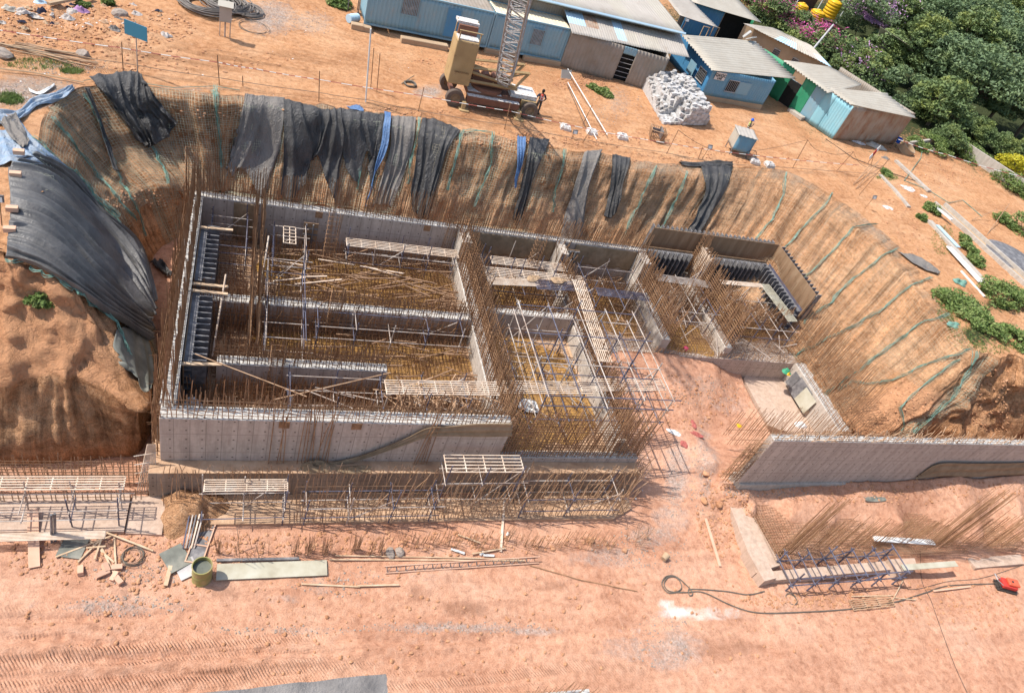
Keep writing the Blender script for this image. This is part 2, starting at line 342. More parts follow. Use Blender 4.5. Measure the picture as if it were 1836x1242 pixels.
plat = grid_obj('ground', np.stack([PX, PY, PZ], -1), M['soil_top'], attrs=dict(grey=gy, damp=dm, gravel=gr, lime=z0[0:1, 0:1]*0+np.zeros_like(PX), tread=td, veg=veg)); tag(plat, kind='structure')

# pit floor: one height field fitted through traced control points
CPF = [(0, 900, -8), (0, 1240, -8), (600, 1240, -8), (1200, 1240, -8), (1836, 1240, -8), (600, 1000, -8), (200, 1020, -7.9), (900, 1000, -8), (1150, 960, -8), (1250, 1000, -8), (1400, 1090, -7.8), (1600, 1080, -7.8), (1836, 1080, -8), (1200, 900, -7.9), (1200, 820, -7.75),
       (1150, 770, -7.6), (1180, 720, -7.0), (1140, 670, -6.7), (1180, 648, -6.1), (1130, 638, -6.05), (1230, 655, -6.15), (1285, 664, -6.5), (1230, 690, -6.5), (1320, 690, -7.7), (1260, 740, -7.5), (1370, 780, -7.75), (1310, 740, -7.7), (1270, 800, -7.7), (1285, 855, -7.4), (1260, 860, -7.8),
       (1340, 890, -6.85), (1300, 878, -7.0), (1275, 875, -7.6), (1295, 930, -7.95), (1315, 965, -8), (1335, 1000, -8), (1355, 925, -7.7), (1375, 940, -7.9), (1330, 915, -7.75), (1400, 892, -6.9), (1450, 886, -6.6), (1550, 882, -6.4), (1640, 862, -6.1), (1720, 850, -5.7), (1836, 850, -5.6), (1720, 900, -6.3), (1830, 910, -6.2), (1600, 910, -6.7), (1420, 925, -6.95), (1500, 932, -6.9), (1620, 935, -6.8), (1760, 935, -6.6), (1840, 935, -6.5), (1400, 955, -8.0), (1480, 965, -8.35), (1620, 962, -8.35), (1760, 962, -8.3), (1840, 960, -8.2), (1540, 985, -8.2), (1680, 985, -8.2), (1430, 1010, -8), (1720, 1020, -8), (1640, 1040, -8),
       (280, 700, -7.8), (290, 560, -7.4), (310, 480, -7.2), (330, 440, -7.0), (250, 830, -8), (100, 850, -8)]
WPF = [(-60, 10, -8), (-60, -40, -8), (100, -40, -8), (100, 10, -8), (20, -40, -8), (0, 37, -5.6), (5, 37.2, -5.4), (12, 37.4, -5.3), (20, 37.5, -5.4), (26, 38.2, -5.7), (33, 39.5, -6.1), (26.1, 19.0, -6.6), (26.1, 20.6, -6.75), (26.2, 22.2, -7.0), (25.2, 19.6, -7.1), (27.4, 17.8, -6.65), (38.2, 37, -6.3), (38.2, 31, -6.4), (37.8, 27, -6.4), (37.6, 24, -6.3), (44, 21.5, -6.2), (60, 21.3, -6), (75, 20, -6), (75, 12, -8)]
Q = np.array([list(at(*p)) for p in CPF] + [list(p) for p in WPF])
def phi(r): return r
Dm = np.linalg.norm(Q[:, None, :2]-Q[None, :, :2], axis=2); Kq = len(Q)
Aq = np.zeros((Kq+1, Kq+1)); Aq[:Kq, :Kq] = phi(Dm)-np.eye(Kq)*.05; Aq[:Kq, Kq] = 1; Aq[Kq, :Kq] = 1
Wq = np.linalg.solve(Aq, np.append(Q[:, 2], 0))
def floor_z(X, Y):
    X = np.asarray(X, float); Y = np.asarray(Y, float); s = np.full(X.shape, Wq[Kq])
    for i in range(Kq): s = s + Wq[i]*np.hypot(X-Q[i, 0], Y-Q[i, 1])
    return s
def axis_pts(a0, a1, h, lo, hi):
    p = list(np.arange(a0, a1, h)); s = h
    l = [a0]; 
    while l[-1] > lo: s *= 1.25; l.append(l[-1]-s)
    s = h; r = [p[-1]]
    while r[-1] < hi: s *= 1.25; r.append(r[-1]+s)
    return np.array(l[:0:-1]+p+r[1:])
GX = axis_pts(-12, 54, .115, -110, 140); GY = axis_pts(5, 43, .1, -70, 60)
X, Y = np.meshgrid(GX, GY, indexing='ij'); Z = np.clip(floor_z(X, Y), -8.5, -5)
inside = lambda x0, x1, y0, y1: (X > x0)*(X < x1)*(Y > y0)*(Y < y1)
Z += .05*fbm(X*.4, Y*.4) + .03*fbm(X*1.6, Y*1.6)
for ln in ([(-40, 1178), (100, 1172), (210, 1185), (300, 1181), (460, 1172), (640, 1168)], [(-40, 1138), (110, 1142), (180, 1155), (250, 1157)], [(-40, 1216), (200, 1214), (420, 1206)], [(350, 1167), (470, 1165), (560, 1168)], [(600, 1150), (800, 1152), (1000, 1146)], [(-40, 1108), (150, 1109), (300, 1106)]):
    wl = [at(a_, b_, -8) for a_, b_ in ln]
    for p_, q_ in zip(wl[:-1], wl[1:]):
        dx_, dy_ = q_.x-p_.x, q_.y-p_.y; L2 = dx_*dx_+dy_*dy_; tt = np.clip(((X-p_.x)*dx_+(Y-p_.y)*dy_)/L2, 0, 1); dd_ = np.hypot(X-p_.x-tt*dx_, Y-p_.y-tt*dy_-.12*vn(X*.6, 2.2)); Z -= .07*np.exp(-(dd_/.11)**2)-.05*np.exp(-((dd_-.3)/.15)**2)
rough = blobs(X, Y, [(200, 990, 160, 50, .8), (1300, 920, 60, 60, 1), (1450, 900, 120, 25, .9), (1700, 880, 150, 40, .7), (1250, 730, 110, 60, .5), (700, 970, 400, 20, .7), (1560, 1075, 180, 14, 1), (1380, 1070, 60, 20, .8)], -8)
Z += rough*.10*np.abs(fbm(X*2.2, Y*2.2))
FOOT = [(-3.1, 20.2, 19.45, 35.8), (20.0, 36.2, 28.5, 37.0), (26.8, 70, 18.95, 19.5), (32.3, 36.0, 22.3, 28.6), (35.9, 36.6, 22.0, 29)]
for f in FOOT: Z = np.where(inside(*f), -8.6, Z)
gr = blobs(X, Y, [(1240, 712, 70, 18, .5), (1300, 735, 55, 25, .52), (1210, 850, 30, 80, .68), (1255, 830, 28, 110, .62), (1160, 1165, 120, 26, .55), (1215, 1160, 60, 50, .62), (1200, 930, 50, 40, .6), (1170, 960, 60, 30, .6), (200, 1090, 110, 18, .62), (240, 1075, 60, 10, .5), (330, 1090, 70, 15, .45), (60, 1085, 60, 15, .45), (560, 1130, 110, 10, .5), (820, 1125, 160, 12, .66), (960, 1130, 60, 10, .66), (500, 1075, 60, 14, .5), (570, 1050, 25, 30, .5), (640, 1030, 80, 10, .4), (760, 1035, 60, 10, .5), (1120, 1150, 60, 16, .55), (1200, 1180, 50, 30, .62), (1240, 1150, 40, 20, .5), (1190, 1100, 40, 14, .5), (1080, 1000, 90, 25, .55), (1360, 880, 90, 12, .75), (1100, 990, 60, 10, .6), (800, 1150, 200, 8, .4), (350, 1180, 200, 6, .35), (1400, 870, 100, 8, .8)], -8)
dm = blobs(X, Y, [(830, 1090, 60, 20, .72), (752, 1065, 22, 22, .7), (990, 1050, 40, 14, .62), (1330, 1110, 60, 30, .5), (1300, 1160, 90, 30, .55), (430, 1065, 80, 22, .5), (1160, 790, 25, 12, .55), (1170, 860, 40, 20, .45), (1130, 900, 60, 20, .5), (100, 1180, 300, 40, .36), (300, 1200, 350, 26, .36), (1100, 1210, 260, 30, .4), (1800, 1190, 60, 30, .45), (1800, 1120, 50, 20, .3), (700, 1115, 200, 10, .3), (300, 740, 30, 60, .4), (1380, 980, 60, 30, .4)], -8)
lm = blobs(X, Y, [(1215, 1097, 40, 14, .78), (1195, 1082, 18, 16, .7), (1270, 1100, 80, 18, .58), (1130, 1130, 60, 10, .35), (1260, 1075, 60, 6, .42), (25, 1085, 25, 10, .4)], -8)
td = blobs(X, Y, [(200, 1190, 420, 60, 1), (100, 1130, 300, 30, .8), (850, 1215, 300, 36, .6), (900, 1160, 250, 30, .25), (1330, 1150, 100, 50, .25)], -8)
Z += -.05*td*np.clip(fbm(X*.12, Y*1.9, 5), 0, 1)
pfl = grid_obj('pit_floor', np.stack([X, Y, Z], -1), M['soil_low'], attrs=dict(grey=np.zeros_like(X), damp=dm, gravel=gr, lime=lm, tread=td)); tag(pfl, kind='structure')
def bvh_of(o):
    me = o.data; return BVHTree.FromPolygons([v.co.copy() for v in me.vertices], [tuple(p.vertices) for p in me.polygons])
BV = [bvh_of(slope), bvh_of(plat), bvh_of(pfl)]
def hit(x, y, which=(0, 1, 2)):
    best = None; o = Vector(CAM0); d_ = ray(x, y)
    for k in which:
        h = BV[k].ray_cast(o, d_)
        if h[0] is not None and (best is None or h[3] < best[3]): best = h
    return best
def g(x, y, which=(0, 1, 2)):
    h = hit(x, y, which); return h[0] if h else at(x, y, 0)
def drop(x, y, z=30):          # ground point under a world x, y
    best = None
    for b in BV:
        h = b.ray_cast(Vector((x, y, z)), Vector((0, 0, -1)))
        if h[0] is not None and (best is None or h[0].z > best.z): best = h[0]
    return best or Vector((x, y, 0))
# ------------------------------------------------------------------ concrete, steel and timber materials
def concrete_mat(name, c, stain, axis=None, joint=.61, tie=.61):
    m, nt, b = _new(name); co = _coord(nt)
    n1 = _noise(nt, co, .7, 8, .7); n2 = _noise(nt, co, 6, 8, .7); n3 = _noise(nt, _coord(nt, (3, 3, .35)), 1.3, 7, .7)
    col = _ramp(nt, n1, [(.3, stain), (.6, c)]); col = _mix(nt, .5, col, _ramp(nt, n2, [(.3, tuple(x*.72 for x in c)), (.6, c), (.8, tuple(min(1, x*1.15) for x in c))]))
    col = _mix(nt, .5, col, _ramp(nt, n3, [(.35, (.55, .52, .5)), (.6, (1, 1, 1))]), 'MULTIPLY')
    h = n2
    if axis:
        sp = nt.nodes.new('ShaderNodeSeparateXYZ'); nt.links.new(co, sp.inputs[0]); A = sp.outputs['X' if axis == 'x' else 'Y']; Zc = sp.outputs['Z']
        fa = _math(nt, 'ABSOLUTE', _math(nt, 'SUBTRACT', _math(nt, 'FRACT', _math(nt, 'DIVIDE', A, joint)), .5))
        fz = _math(nt, 'ABSOLUTE', _math(nt, 'SUBTRACT', _math(nt, 'FRACT', _math(nt, 'DIVIDE', Zc, 1.22)), .5))
        ln = _math(nt, 'MAXIMUM', _math(nt, 'MULTIPLY', _math(nt, 'SUBTRACT', .028, fa), 60, True), _math(nt, 'MULTIPLY', _math(nt, 'SUBTRACT', .013, fz), 120, True))
        ta = _math(nt, 'SUBTRACT', _math(nt, 'FRACT', _math(nt, 'DIVIDE', A, tie)), .27); tz = _math(nt, 'SUBTRACT', _math(nt, 'FRACT', _math(nt, 'DIVIDE', Zc, .6)), .3)
        dd = _math(nt, 'SQRT', _math(nt, 'ADD', _math(nt, 'MULTIPLY', ta, ta), _math(nt, 'MULTIPLY', tz, tz)))
        dot = _math(nt, 'MULTIPLY', _math(nt, 'SUBTRACT', .075, dd), 60, True)
        col = _mix(nt, _math(nt, 'MULTIPLY', ln, .6), col, (.12, .10, .085)); col = _mix(nt, _math(nt, 'MULTIPLY', dot, .75), col, (.06, .045, .035))
    nt.links.new(col, b.inputs['Base Color']); b.inputs['Roughness'].default_value = .9; b.inputs['Specular IOR Level'].default_value = .2
    _bump(nt, b, h, .35, .03); return m
M['conc_x'] = concrete_mat('conc_x', (.53, .44, .375), (.38, .31, .26), 'x')
M['conc_y'] = concrete_mat('conc_y', (.56, .49, .42), (.43, .37, .32), 'y')
M['conc_raft'] = concrete_mat('conc_raft', (.37, .285, .22), (.25, .18, .13), 'x')
M['conc'] = concrete_mat('conc', (.50, .45, .39), (.36, .30, .25))
M['conc_dust'] = concrete_mat('conc_dust', (.56, .42, .33), (.46, .31, .215))
M['dirt'] = mat('dirt', (.48, .31, .195), (.34, .20, .12), (.58, .41, .28), sc=1.4, rough=.95, bump=.8, bsc=8, bd=.05, world=True)
M['crust'] = mat('crust', (.66, .64, .60), (.33, .30, .27), sc=5, bump=1, bsc=14, bd=.06, rough=.95)
M['rust'] = mat('rust', (.29, .16, .085), (.15, .08, .045), (.42, .26, .15), sc=2.5, rough=.8, bump=0)
M['rust2'] = mat('rust2', (.40, .25, .15), (.24, .13, .07), (.50, .36, .25), sc=2, rough=.8, bump=0)
M['pipe'] = mat('pipe', (.42, .35, .30), (.22, .13, .09), (.56, .52, .48), sc=1.6, rough=.6, bump=0, metal=.1)
M['pipe_blue'] = mat('pipe_blue', (.085, .085, .125), (.13, .09, .07), (.20, .20, .25), sc=1.8, rough=.55, bump=0)
M['deck'] = mat('deck', (.66, .52, .40), (.45, .31, .21), (.74, .66, .56), sc=1.5, rough=.75, bump=0)
M['steel'] = mat('steel', (.17, .165, .17), (.09, .08, .08), (.33, .31, .30), sc=3, rough=.6, bump=.2, metal=.2)
M['form'] = mat('form', (.27, .17, .10), (.19, .115, .065), (.36, .25, .16), sc=1.2, rough=.7, bump=.3, stretch=(2, 2, .3))
M['wood'] = mat('wood', (.52, .37, .24), (.36, .235, .145), (.63, .50, .36), sc=2, rough=.85, bump=.4, bsc=12, stretch=(1, 1, 4))
M['ply'] = mat('ply', (.42, .39, .30), (.30, .26, .19), (.50, .48, .40), sc=1.1, rough=.8, bump=.2)
M['plydark'] = mat('plydark', (.17, .175, .15), (.10, .10, .085), (.32, .30, .25), sc=1.3, rough=.8, bump=.3)
M['hess'] = mat('hess', (.26, .185, .115), (.18, .125, .075), (.34, .25, .165), sc=2, rough=.95, bump=.5, bsc=60)
M['white'] = mat('white', (.75, .75, .73), (.6, .6, .58), sc=3, rough=.6, bump=.2)

def water_mat():
    m, nt, b = _new('muddy_water'); co = _coord(nt)
    nt.links.new(_ramp(nt, _noise(nt, co, .8, 6, .6), [(.35, (.26, .14, .05)), (.5, (.44, .25, .08)), (.65, (.32, .19, .08))]), b.inputs['Base Color'])
    b.inputs['Roughness'].default_value = .12; _bump(nt, b, _noise(nt, co, 3, 3), .08, .02); return m
M['water'] = water_mat()

def crust_top(name, x0, y0, x1, y1, z, mat_, parent, h=.035):
    nu = max(3, int((x1-x0)/.12)); nv = max(3, int((y1-y0)/.12))
    nu, nv = min(nu, 260), min(nv, 260)
    X, Y = np.meshgrid(np.linspace(x0, x1, nu), np.linspace(y0, y1, nv), indexing='ij')
    e = ((X == x0) | (X == x1) | (Y == y0) | (Y == y1))
    Z = z + np.where(e, .003, h*(.5+.8*fbm(X*3, Y*3))); Z = np.maximum(Z, z+.003)
    return grid_obj(name, np.stack([X, Y, Z], -1), mat_, parent, smooth=False)

def vbars(mb, x0, y0, x1, y1, z0, z1, sp=.15, jit=.05, lean=.05, r=.014, hj=.25, m=0, bend=.0):
    r *= 1.65
    L = math.hypot(x1-x0, y1-y0); n = max(1, int(L/sp))
    for i in range(n+1):
        if rnd.random() < .04: continue
        t = (i+rnd.uniform(-.25, .25))/max(n, 1); x = x0+(x1-x0)*t+rnd.uniform(-jit, jit)*.4; y = y0+(y1-y0)*t+rnd.uniform(-jit, jit)*.4
        zt = z1 + rnd.uniform(-hj, hj); k = (zt-z0)
        lx, ly = rnd.gauss(0, lean)*k, rnd.gauss(0, lean)*k
        if bend and rnd.random() < bend: lx += rnd.uniform(-.4, .4); ly += rnd.uniform(-.4, .2)
        zm = z0+k*.6
        mb.bar((x, y, z0), (x+lx*.45, y+ly*.45, zm), r, 3, m=m); mb.bar((x+lx*.45, y+ly*.45, zm), (x+lx, y+ly, zt), r, 3, m=m)
def hbars(mb, x0, y0, x1, y1, zs, r=.012, ext=.15, m=0):
    r *= 1.55
    for z in zs:
        L = math.hypot(x1-x0, y1-y0); k = max(1, int(L/4)); ux, uy = (x1-x0)/L, (y1-y0)/L
        for i in range(k):
            a = i/k; b = (i+1)/k; e = ext if i in (0, k-1) else .2
            za, zb = z+rnd.uniform(-.03, .03), z+rnd.uniform(-.03, .03)
            mb.bar((x0+(x1-x0)*a-ux*e, y0+(y1-y0)*a-uy*e, za), (x0+(x1-x0)*b+ux*e, y0+(y1-y0)*b+uy*e, zb), r, 3, m=m)
def frange(a, b, s): return [a+i*s for i in range(int((b-a)/s)+1)]
def cage(name, parent, x0, y0, x1, y1, z0, z1, sp=.15, hs=.2, lean=.03, mat_='rust', hj=.25, r=.014, top_free=.5, bend=.0, thick=None):
    mb = MB(); long_x = abs(x1-x0) > abs(y1-y0)
    rows = [(x0, y0, x1, y0), (x0, y1, x1, y1)] if long_x else [(x0, y0, x0, y1), (x1, y0, x1, y1)]
    for q in rows:
        vbars(mb, *q, z0, z1, sp, lean=lean, hj=hj, r=r, bend=bend)
        if hs: hbars(mb, *q, frange(z0+.1, z1-top_free, hs))
    return mb.build(name, M[mat_], parent)
def wall(name, label, cat, x0, y0, x1, y1, z0, z1, wm, bars=None, crust='crust', group=None, **kw):
    t = thing(name, label, cat, ((x0+x1)/2, (y0+y1)/2, z0), 0, group); L = Vector(t.location)
    def loc(o): o.location = -L; return o
    b = MB(); n = 1; b.box(x0, y0, z0, x1, y1, z1); c = loc(b.build('concrete', M[wm], t))
    bv = c.modifiers.new('b', 'BEVEL'); bv.width = .012; bv.segments = 1
    if crust: loc(crust_top('rough_top', x0+.01, y0+.01, x1-.01, y1-.01, z1, M[crust], t))
    if bars: loc(cage('reinforcement_cage', t, x0+.07, y0+.07, x1-.07, y1-.07, z1-.1, z1+bars, **kw))
    return t, loc

# foundations
t, _l = wall('raft_foundation', 'thick concrete base slab under the walled basement with a ledge along its front', 'foundation', -3.05, 19.4, 20.35, 35.95, -8.4, -6.10, 'conc_raft', crust='dirt')
t, _l = wall('raft_foundation', 'concrete base slab of the rebar filled wing below the netted corner', 'foundation', 20.36, 28.42, 36.3, 37.3, -8.4, -6.06, 'conc_x', crust=None)
m_ = MB(); vbars(m_, 20.5, 28.46, 36.2, 28.46, -6.1, -5.45, .13, lean=.25, hj=.1, r=.012); hbars(m_, 20.5, 28.6, 36.2, 28.6, [-5.9, -5.75]); _l(m_.build('reinforcement_cage', M['rust2'], t))
t, _l = wall('raft_foundation', 'grey concrete strip at the foot of the long free wall', 'foundation', 26.7, 18.8, 75, 19.7, -8.4, -6.42, 'conc', crust=None)
t, _l = wall('low_wall', 'pale upright slab edge with timber boards leaning on it beside the netted slope', 'wall', 35.95, 22.46, 36.95, 28.41, -8.3, -5.95, 'conc_y', bars=4.0, sp=.15, hs=.25, top_free=3.4, r=.010, lean=.008)
def slab(name, label, pts, z, mat_, th=.25, cat='slab', kindstruct=False):
    n = len(pts); v = [(p[0], p[1], z-th) for p in pts]+[(p[0], p[1], z) for p in pts]
    o = mesh_obj(name, v, [tuple(range(n, 2*n))]+[(i, (i+1) % n, n+(i+1) % n, n+i) for i in range(n)], M[mat_]); tag(o, label, cat); return o
A = lambda x, y, z: at(x, y, z)
slab('blinding_slab', 'dusty thin concrete slab between the red earth mound and the boarded upright slab edge', [A(1333, 678, -7.62), A(1378, 762, -7.62), (35.94, 22.47), (35.94, 28.40), A(1345, 668, -7.62)], -7.62, 'conc_dust', .5)
slab('footing_strip', 'dusty concrete toe strip in front of the basement ledge', [(-2.0, 17.95), (18.9, 17.7), (20.2, 18.3), (20.2, 19.39), (-2.0, 19.39)], -7.74, 'dirt', .6)
slab('footing_strip', 'sandy concrete pad with poles standing on it at the left edge of the picture', [A(-260, 955, -7.7), A(222, 952, -7.7), A(235, 885, -7.7), A(-260, 885, -7.7)], -7.7, 'conc_dust', .6)
slab('footing_strip', 'small dusty concrete pad with bar shadows beside the broken earth corner', [A(224, 955, -7.82), A(290, 958, -7.82), A(300, 890, -7.82), A(237, 888, -7.82)], -7.82, 'conc_dust', .5)

# main walls
X0 = -2.65
t, _l = wall('retaining_wall', 'long grey rear wall of the left basement with starter bars along its top', 'wall', X0, 35.4, 12.95, 35.95, -6.07, -3.3, 'conc_x', bars=1.9, hs=.3, top_free=1.5, lean=.014)
b = MB()
for x in (4.0, 10.35): b.box(x-.2, 35.36, -3.72, x+.2, 35.39, -3.32)
_l(b.build('pocket_box', M['rust'], t)); REAR = (t, _l)
t, _l = wall('retaining_wall', 'short rear wall hung with brown wet sacking behind the middle cell', 'wall', 12.96, 35.4, 19.9, 35.95, -6.07, -3.3, 'conc_x', bars=1.5, hs=.3, top_free=1.1, lean=.02)
def sack_sheet(x0, x1, ztop, zb, y, parent, loc, seed=0):
    nu, nv = 60, 20; U, V = np.meshgrid(np.linspace(0, 1, nu), np.linspace(0, 1, nv), indexing='ij')
    Xs = x0+(x1-x0)*U; bot = zb+.16*np.abs(np.sin(U*math.pi*4.2+seed))*-1; Zs = ztop+(bot-ztop)*V; Ys = y-.03-.05*(fbm(U*9+seed, V*2)+1)*V
    o = grid_obj('sacking', np.stack([Xs, Ys, Zs], -1), M['hess'], parent, flip=False); so_ = o.modifiers.new('s', 'SOLIDIFY'); so_.thickness = .012; loc(o)
sack_sheet(-.55, .7, -3.34, -5.7, 35.38, REAR[0], REAR[1], 5)
sack_sheet(13.1, 18.9, -3.33, -4.75, 35.38, t, _l, 0)
t, _l = wall('retaining_wall', 'short rear wall hung with brown sacking left of the plywood shuttering', 'wall', 19.91, 35.4, 25.6, 35.95, -6.07, -3.3, 'conc_x', bars=1.5, hs=.3, top_free=1.1, lean=.02)
sack_sheet(20.3, 24.9, -3.33, -4.7, 35.38, t, _l, 2)
t, _l = wall('retaining_wall', 'narrow left side wall crowded with tall rusty bars beside the tarpaulin slope', 'wall', X0, 20.75, X0+.48, 35.39, -6.07, -3.3, 'conc_y', bars=2.1, hs=.35, top_free=1.1, lean=.018)
m_ = MB(); vbars(m_, X0-.32, 20.3, X0-.32, 35.6, -6.1, -2.2, .22, lean=.02, hj=.5); vbars(m_, X0-.15, 20.3, X0-.15, 35.6, -6.1, -3.2, .3, lean=.02, hj=.3); hbars(m_, X0-.3, 20.3, X0-.3, 35.6, [-5.5, -4.9, -4.3, -3.7, -3.1], m=0)
for k in range(60):
    y = rnd.uniform(20.4, 35.4); z = rnd.uniform(-5.6, -2.6); m_.bar((X0-.5-rnd.uniform(0, .3), y, z), (X0+.1, y, z), .012, 3)
_l(m_.build('outer_reinforcement', M['rust'], t))
b = MB(); b.box(X0-.06, 20.8, -3.4, X0-.012, 35.4, -3.24); b.box(X0+.49, 20.8, -3.4, X0+.53, 35.3, -3.24); _l(b.build('edge_strip', M['crust'], t))
t, _l = wall('retaining_wall', 'long pale front wall with tie holes, draped at its far end with brown sacking', 'wall', X0, 20.05, 12.4, 20.74, -6.07, -3.3, 'conc_x', bars=.75, hs=.22, top_free=.25, lean=.06, mat_='rust2', hj=.12, sp=.19)
m_ = MB(); vbars(m_, X0+.2, 20.6, 12.3, 20.6, -3.4, -1.9, .21, lean=.05, hj=.5, bend=.1)
for c_ in (1.7, 2.9, 3.6, 8.2): vbars(m_, c_, 19.9, c_+.6, 19.9, -6.05, -2.6, .13, lean=.05, hj=.4)
_l(m_.build('tall_bars', M['rust'], t))
for x in (2.12, 5.15):
    b = MB(); b.box(x-.22, 20.015, -3.72, x+.22, 20.045, -3.3); b.box(x-.16, 20.0, -3.66, x+.16, 20.012, -3.36); _l(b.build('pocket_box', M['rust'], t))
t, _l = wall('low_wall', 'knee high front kicker wall carrying a thicket of bars at the open end', 'wall', 12.41, 20.05, 20.3, 20.5, -6.07, -5.72, 'conc_x', bars=3.3, hs=.2, top_free=.9, lean=.03, sp=.14, bend=.12)
# inner walls
IN = [('half height dark inner wall across the rear left cells', X0+.5, 28.5, 12.2, 29.1, -4.5, 'conc_x', .9, .15),
      ('half height inner wall behind the front cell with numbers of bars bent over it', -0.75, 24.0, 7.0, 24.55, -4.2, 'conc_x', 1.2, .05),
      ('grey cross wall in the middle cell behind the pole scaffold', 13.0, 29.3, 18.8, 29.8, -4.5, 'conc_x', .5, .1)]
for lab, a, b_, c, d, z, mm, bh, bend in IN:
    wall('inner_wall', lab, 'wall', a, b_, c, d, -6.07, z, mm, bars=bh, hs=.25, top_free=.3, lean=.08, bend=bend)
DV = [('dividing_wall', 'white crusted dividing wall with the densest brown bar thicket, left of the middle cell', 12.25, 20.75, 12.95, 35.39, -4.75, 2.6),
      ('dividing_wall', 'dividing wall under the slatted walkway between middle cell and wing', 18.85, 20.5, 19.4, 35.39, -4.9, 1.9),
      ('dividing_wall', 'white topped dividing wall in the wing with a pale stub end', 24.9, 28.6, 25.5, 35.39, -4.9, 2.4),
      ('dividing_wall', 'dividing wall in the wing nearest the steel shuttering', 29.8, 28.6, 30.4, 36.3, -5.2, 2.9)]
for nm, lab, a, b_, c, d, z, bh in DV:
    t, _l = wall(nm, lab, 'wall', a, b_, c, d, -6.07, z, 'conc_y', bars=bh, hs=.2, top_free=.6, lean=.05, sp=.115, bend=.3)
    if a < 29:
        s = MB(); s.box(a+.02, d-1.3, z+.04, c-.02, d-.01, -3.28); _l(s.build('stub_end', M['conc_y'], t))
t = thing('column_cage', 'tall narrow cage of upright bars between the two rear left cells', 'rebar cage', (.8, 30, -6.07))
for p_ in ((.6, 24.8, .95, 35.3),):
    o = cage('reinforcement_cage', t, *p_, -6.07, -2.0, sp=.2, hs=.3, lean=.02, top_free=.6); o.location = -Vector(t.location)
CC_ = [(343, 352, -3.3, 3.2, 'slender cage of bars at the rear left basement corner'), (585, 480, -6, 3.9, 'free standing cage of bars in the rear cell under the wall pocket'), (790, 470, -6, 3.7, 'free standing cage of bars near the rear right corner of the rear cell'), (592, 600, -6, 3.4, 'leaning cage of bars in the middle left cell'),
       (490, 700, -5.9, 3.2, 'sheaf of bars against the inner wall of the front cell'), (1100, 480, -5.9, 4.4, 'tall cage of bars in front of the sacking in the right rear cell'), (935, 520, -6, 4.2, 'tall cage of bars in the middle rear cell'), (1225, 500, -6, 4.2, 'cage of tall bars beside the shuttering walkway')]
for x, y, z, h, lab in CC_:
    p = at(x, y, z); t = thing('column_cage', lab, 'rebar cage', p)
    mb = MB()
    for i in range(5):
        for j in range(4):
            if 0 < i < 4 and 0 < j < 3: continue
            a = Vector((i*.14-.28, j*.14-.2, 0)); mb.bar(a, a+Vector((rnd.gauss(0, .06)+.05, rnd.gauss(0, .06), h+rnd.uniform(-.4, .2))), .014, 3)
    mb.build('upright_bars', M['rust'], t)
    mb = MB()
    for k in range(int(h/.3)):
        z_ = .15+k*.3; c4 = [Vector((-.3, -.22, z_)), Vector((.3, -.22, z_)), Vector((.3, .24, z_)), Vector((-.3, .24, z_))]
        for q in range(4): mb.bar(c4[q], c4[(q+1) % 4], .009, 3)
    mb.build('stirrups', M['rust'], t)
# mats and puddles on the cell floors
def rebar_mat(lab, x0, y0, x1, y1, z, sp=.2, ups=0, two=True, mt='rust'):
    mb = MB()
    for zz in ((z, z+.35) if two else (z,)):
        for x in frange(x0, x1, sp): mb.bar((x+rnd.uniform(-.03, .03), y0, zz), (x+rnd.uniform(-.03, .03), y1, zz+rnd.uniform(-.04, .04)), .012, 3)
        for y in frange(y0, y1, sp): mb.bar((x0, y+rnd.uniform(-.03, .03), zz+.02), (x1, y+rnd.uniform(-.03, .03), zz+.02), .012, 3)
    for i in range(ups):
        x = rnd.uniform(x0, x1); y = rnd.uniform(y0, y1); h = rnd.uniform(.5, 1.3); mb.bar((x, y, z), (x+rnd.gauss(0, .12), y+rnd.gauss(0, .12), z+h), .012, 3)
    o = mb.build('rebar_mat', M[mt]); tag(o, lab, 'rebar mat'); return o
rebar_mat('brown bar mat on the floor of the rear left corner cell', -2.0, 29.3, .4, 35.1, -5.9, ups=110)
rebar_mat('wide brown bar mat on the floor of the rear left cell', 1.2, 29.3, 12.0, 34.4, -5.75, ups=700)
rebar_mat('bar mat over amber water in the cell between the two inner walls', -1.4, 24.8, 12.0, 28.3, -5.95, ups=560)
rebar_mat('bar mat in the front cell behind the pale front wall', -1.8, 21.2, 12.0, 23.8, -5.65, ups=620, sp=.24)
rebar_mat('bar mat on the floor of the middle rear cell', 13.2, 30, 18.6, 35.2, -5.7, ups=150)
rebar_mat('bar mat under the pole scaffold in the middle cell', 13.2, 21, 18.6, 29.1, -5.95, two=False, ups=150)
rebar_mat('bar mat on the floor of the right rear cell', 19.6, 28.8, 24.7, 35.2, -5.85, ups=260)
rebar_mat('bar mat between the two dividing walls of the wing', 25.7, 28.8, 29.6, 36, -5.85, ups=240)
rebar_mat('bar mat beside the steel shuttering of the wing', 30.6, 28.8, 35.9, 36, -5.85, ups=330)
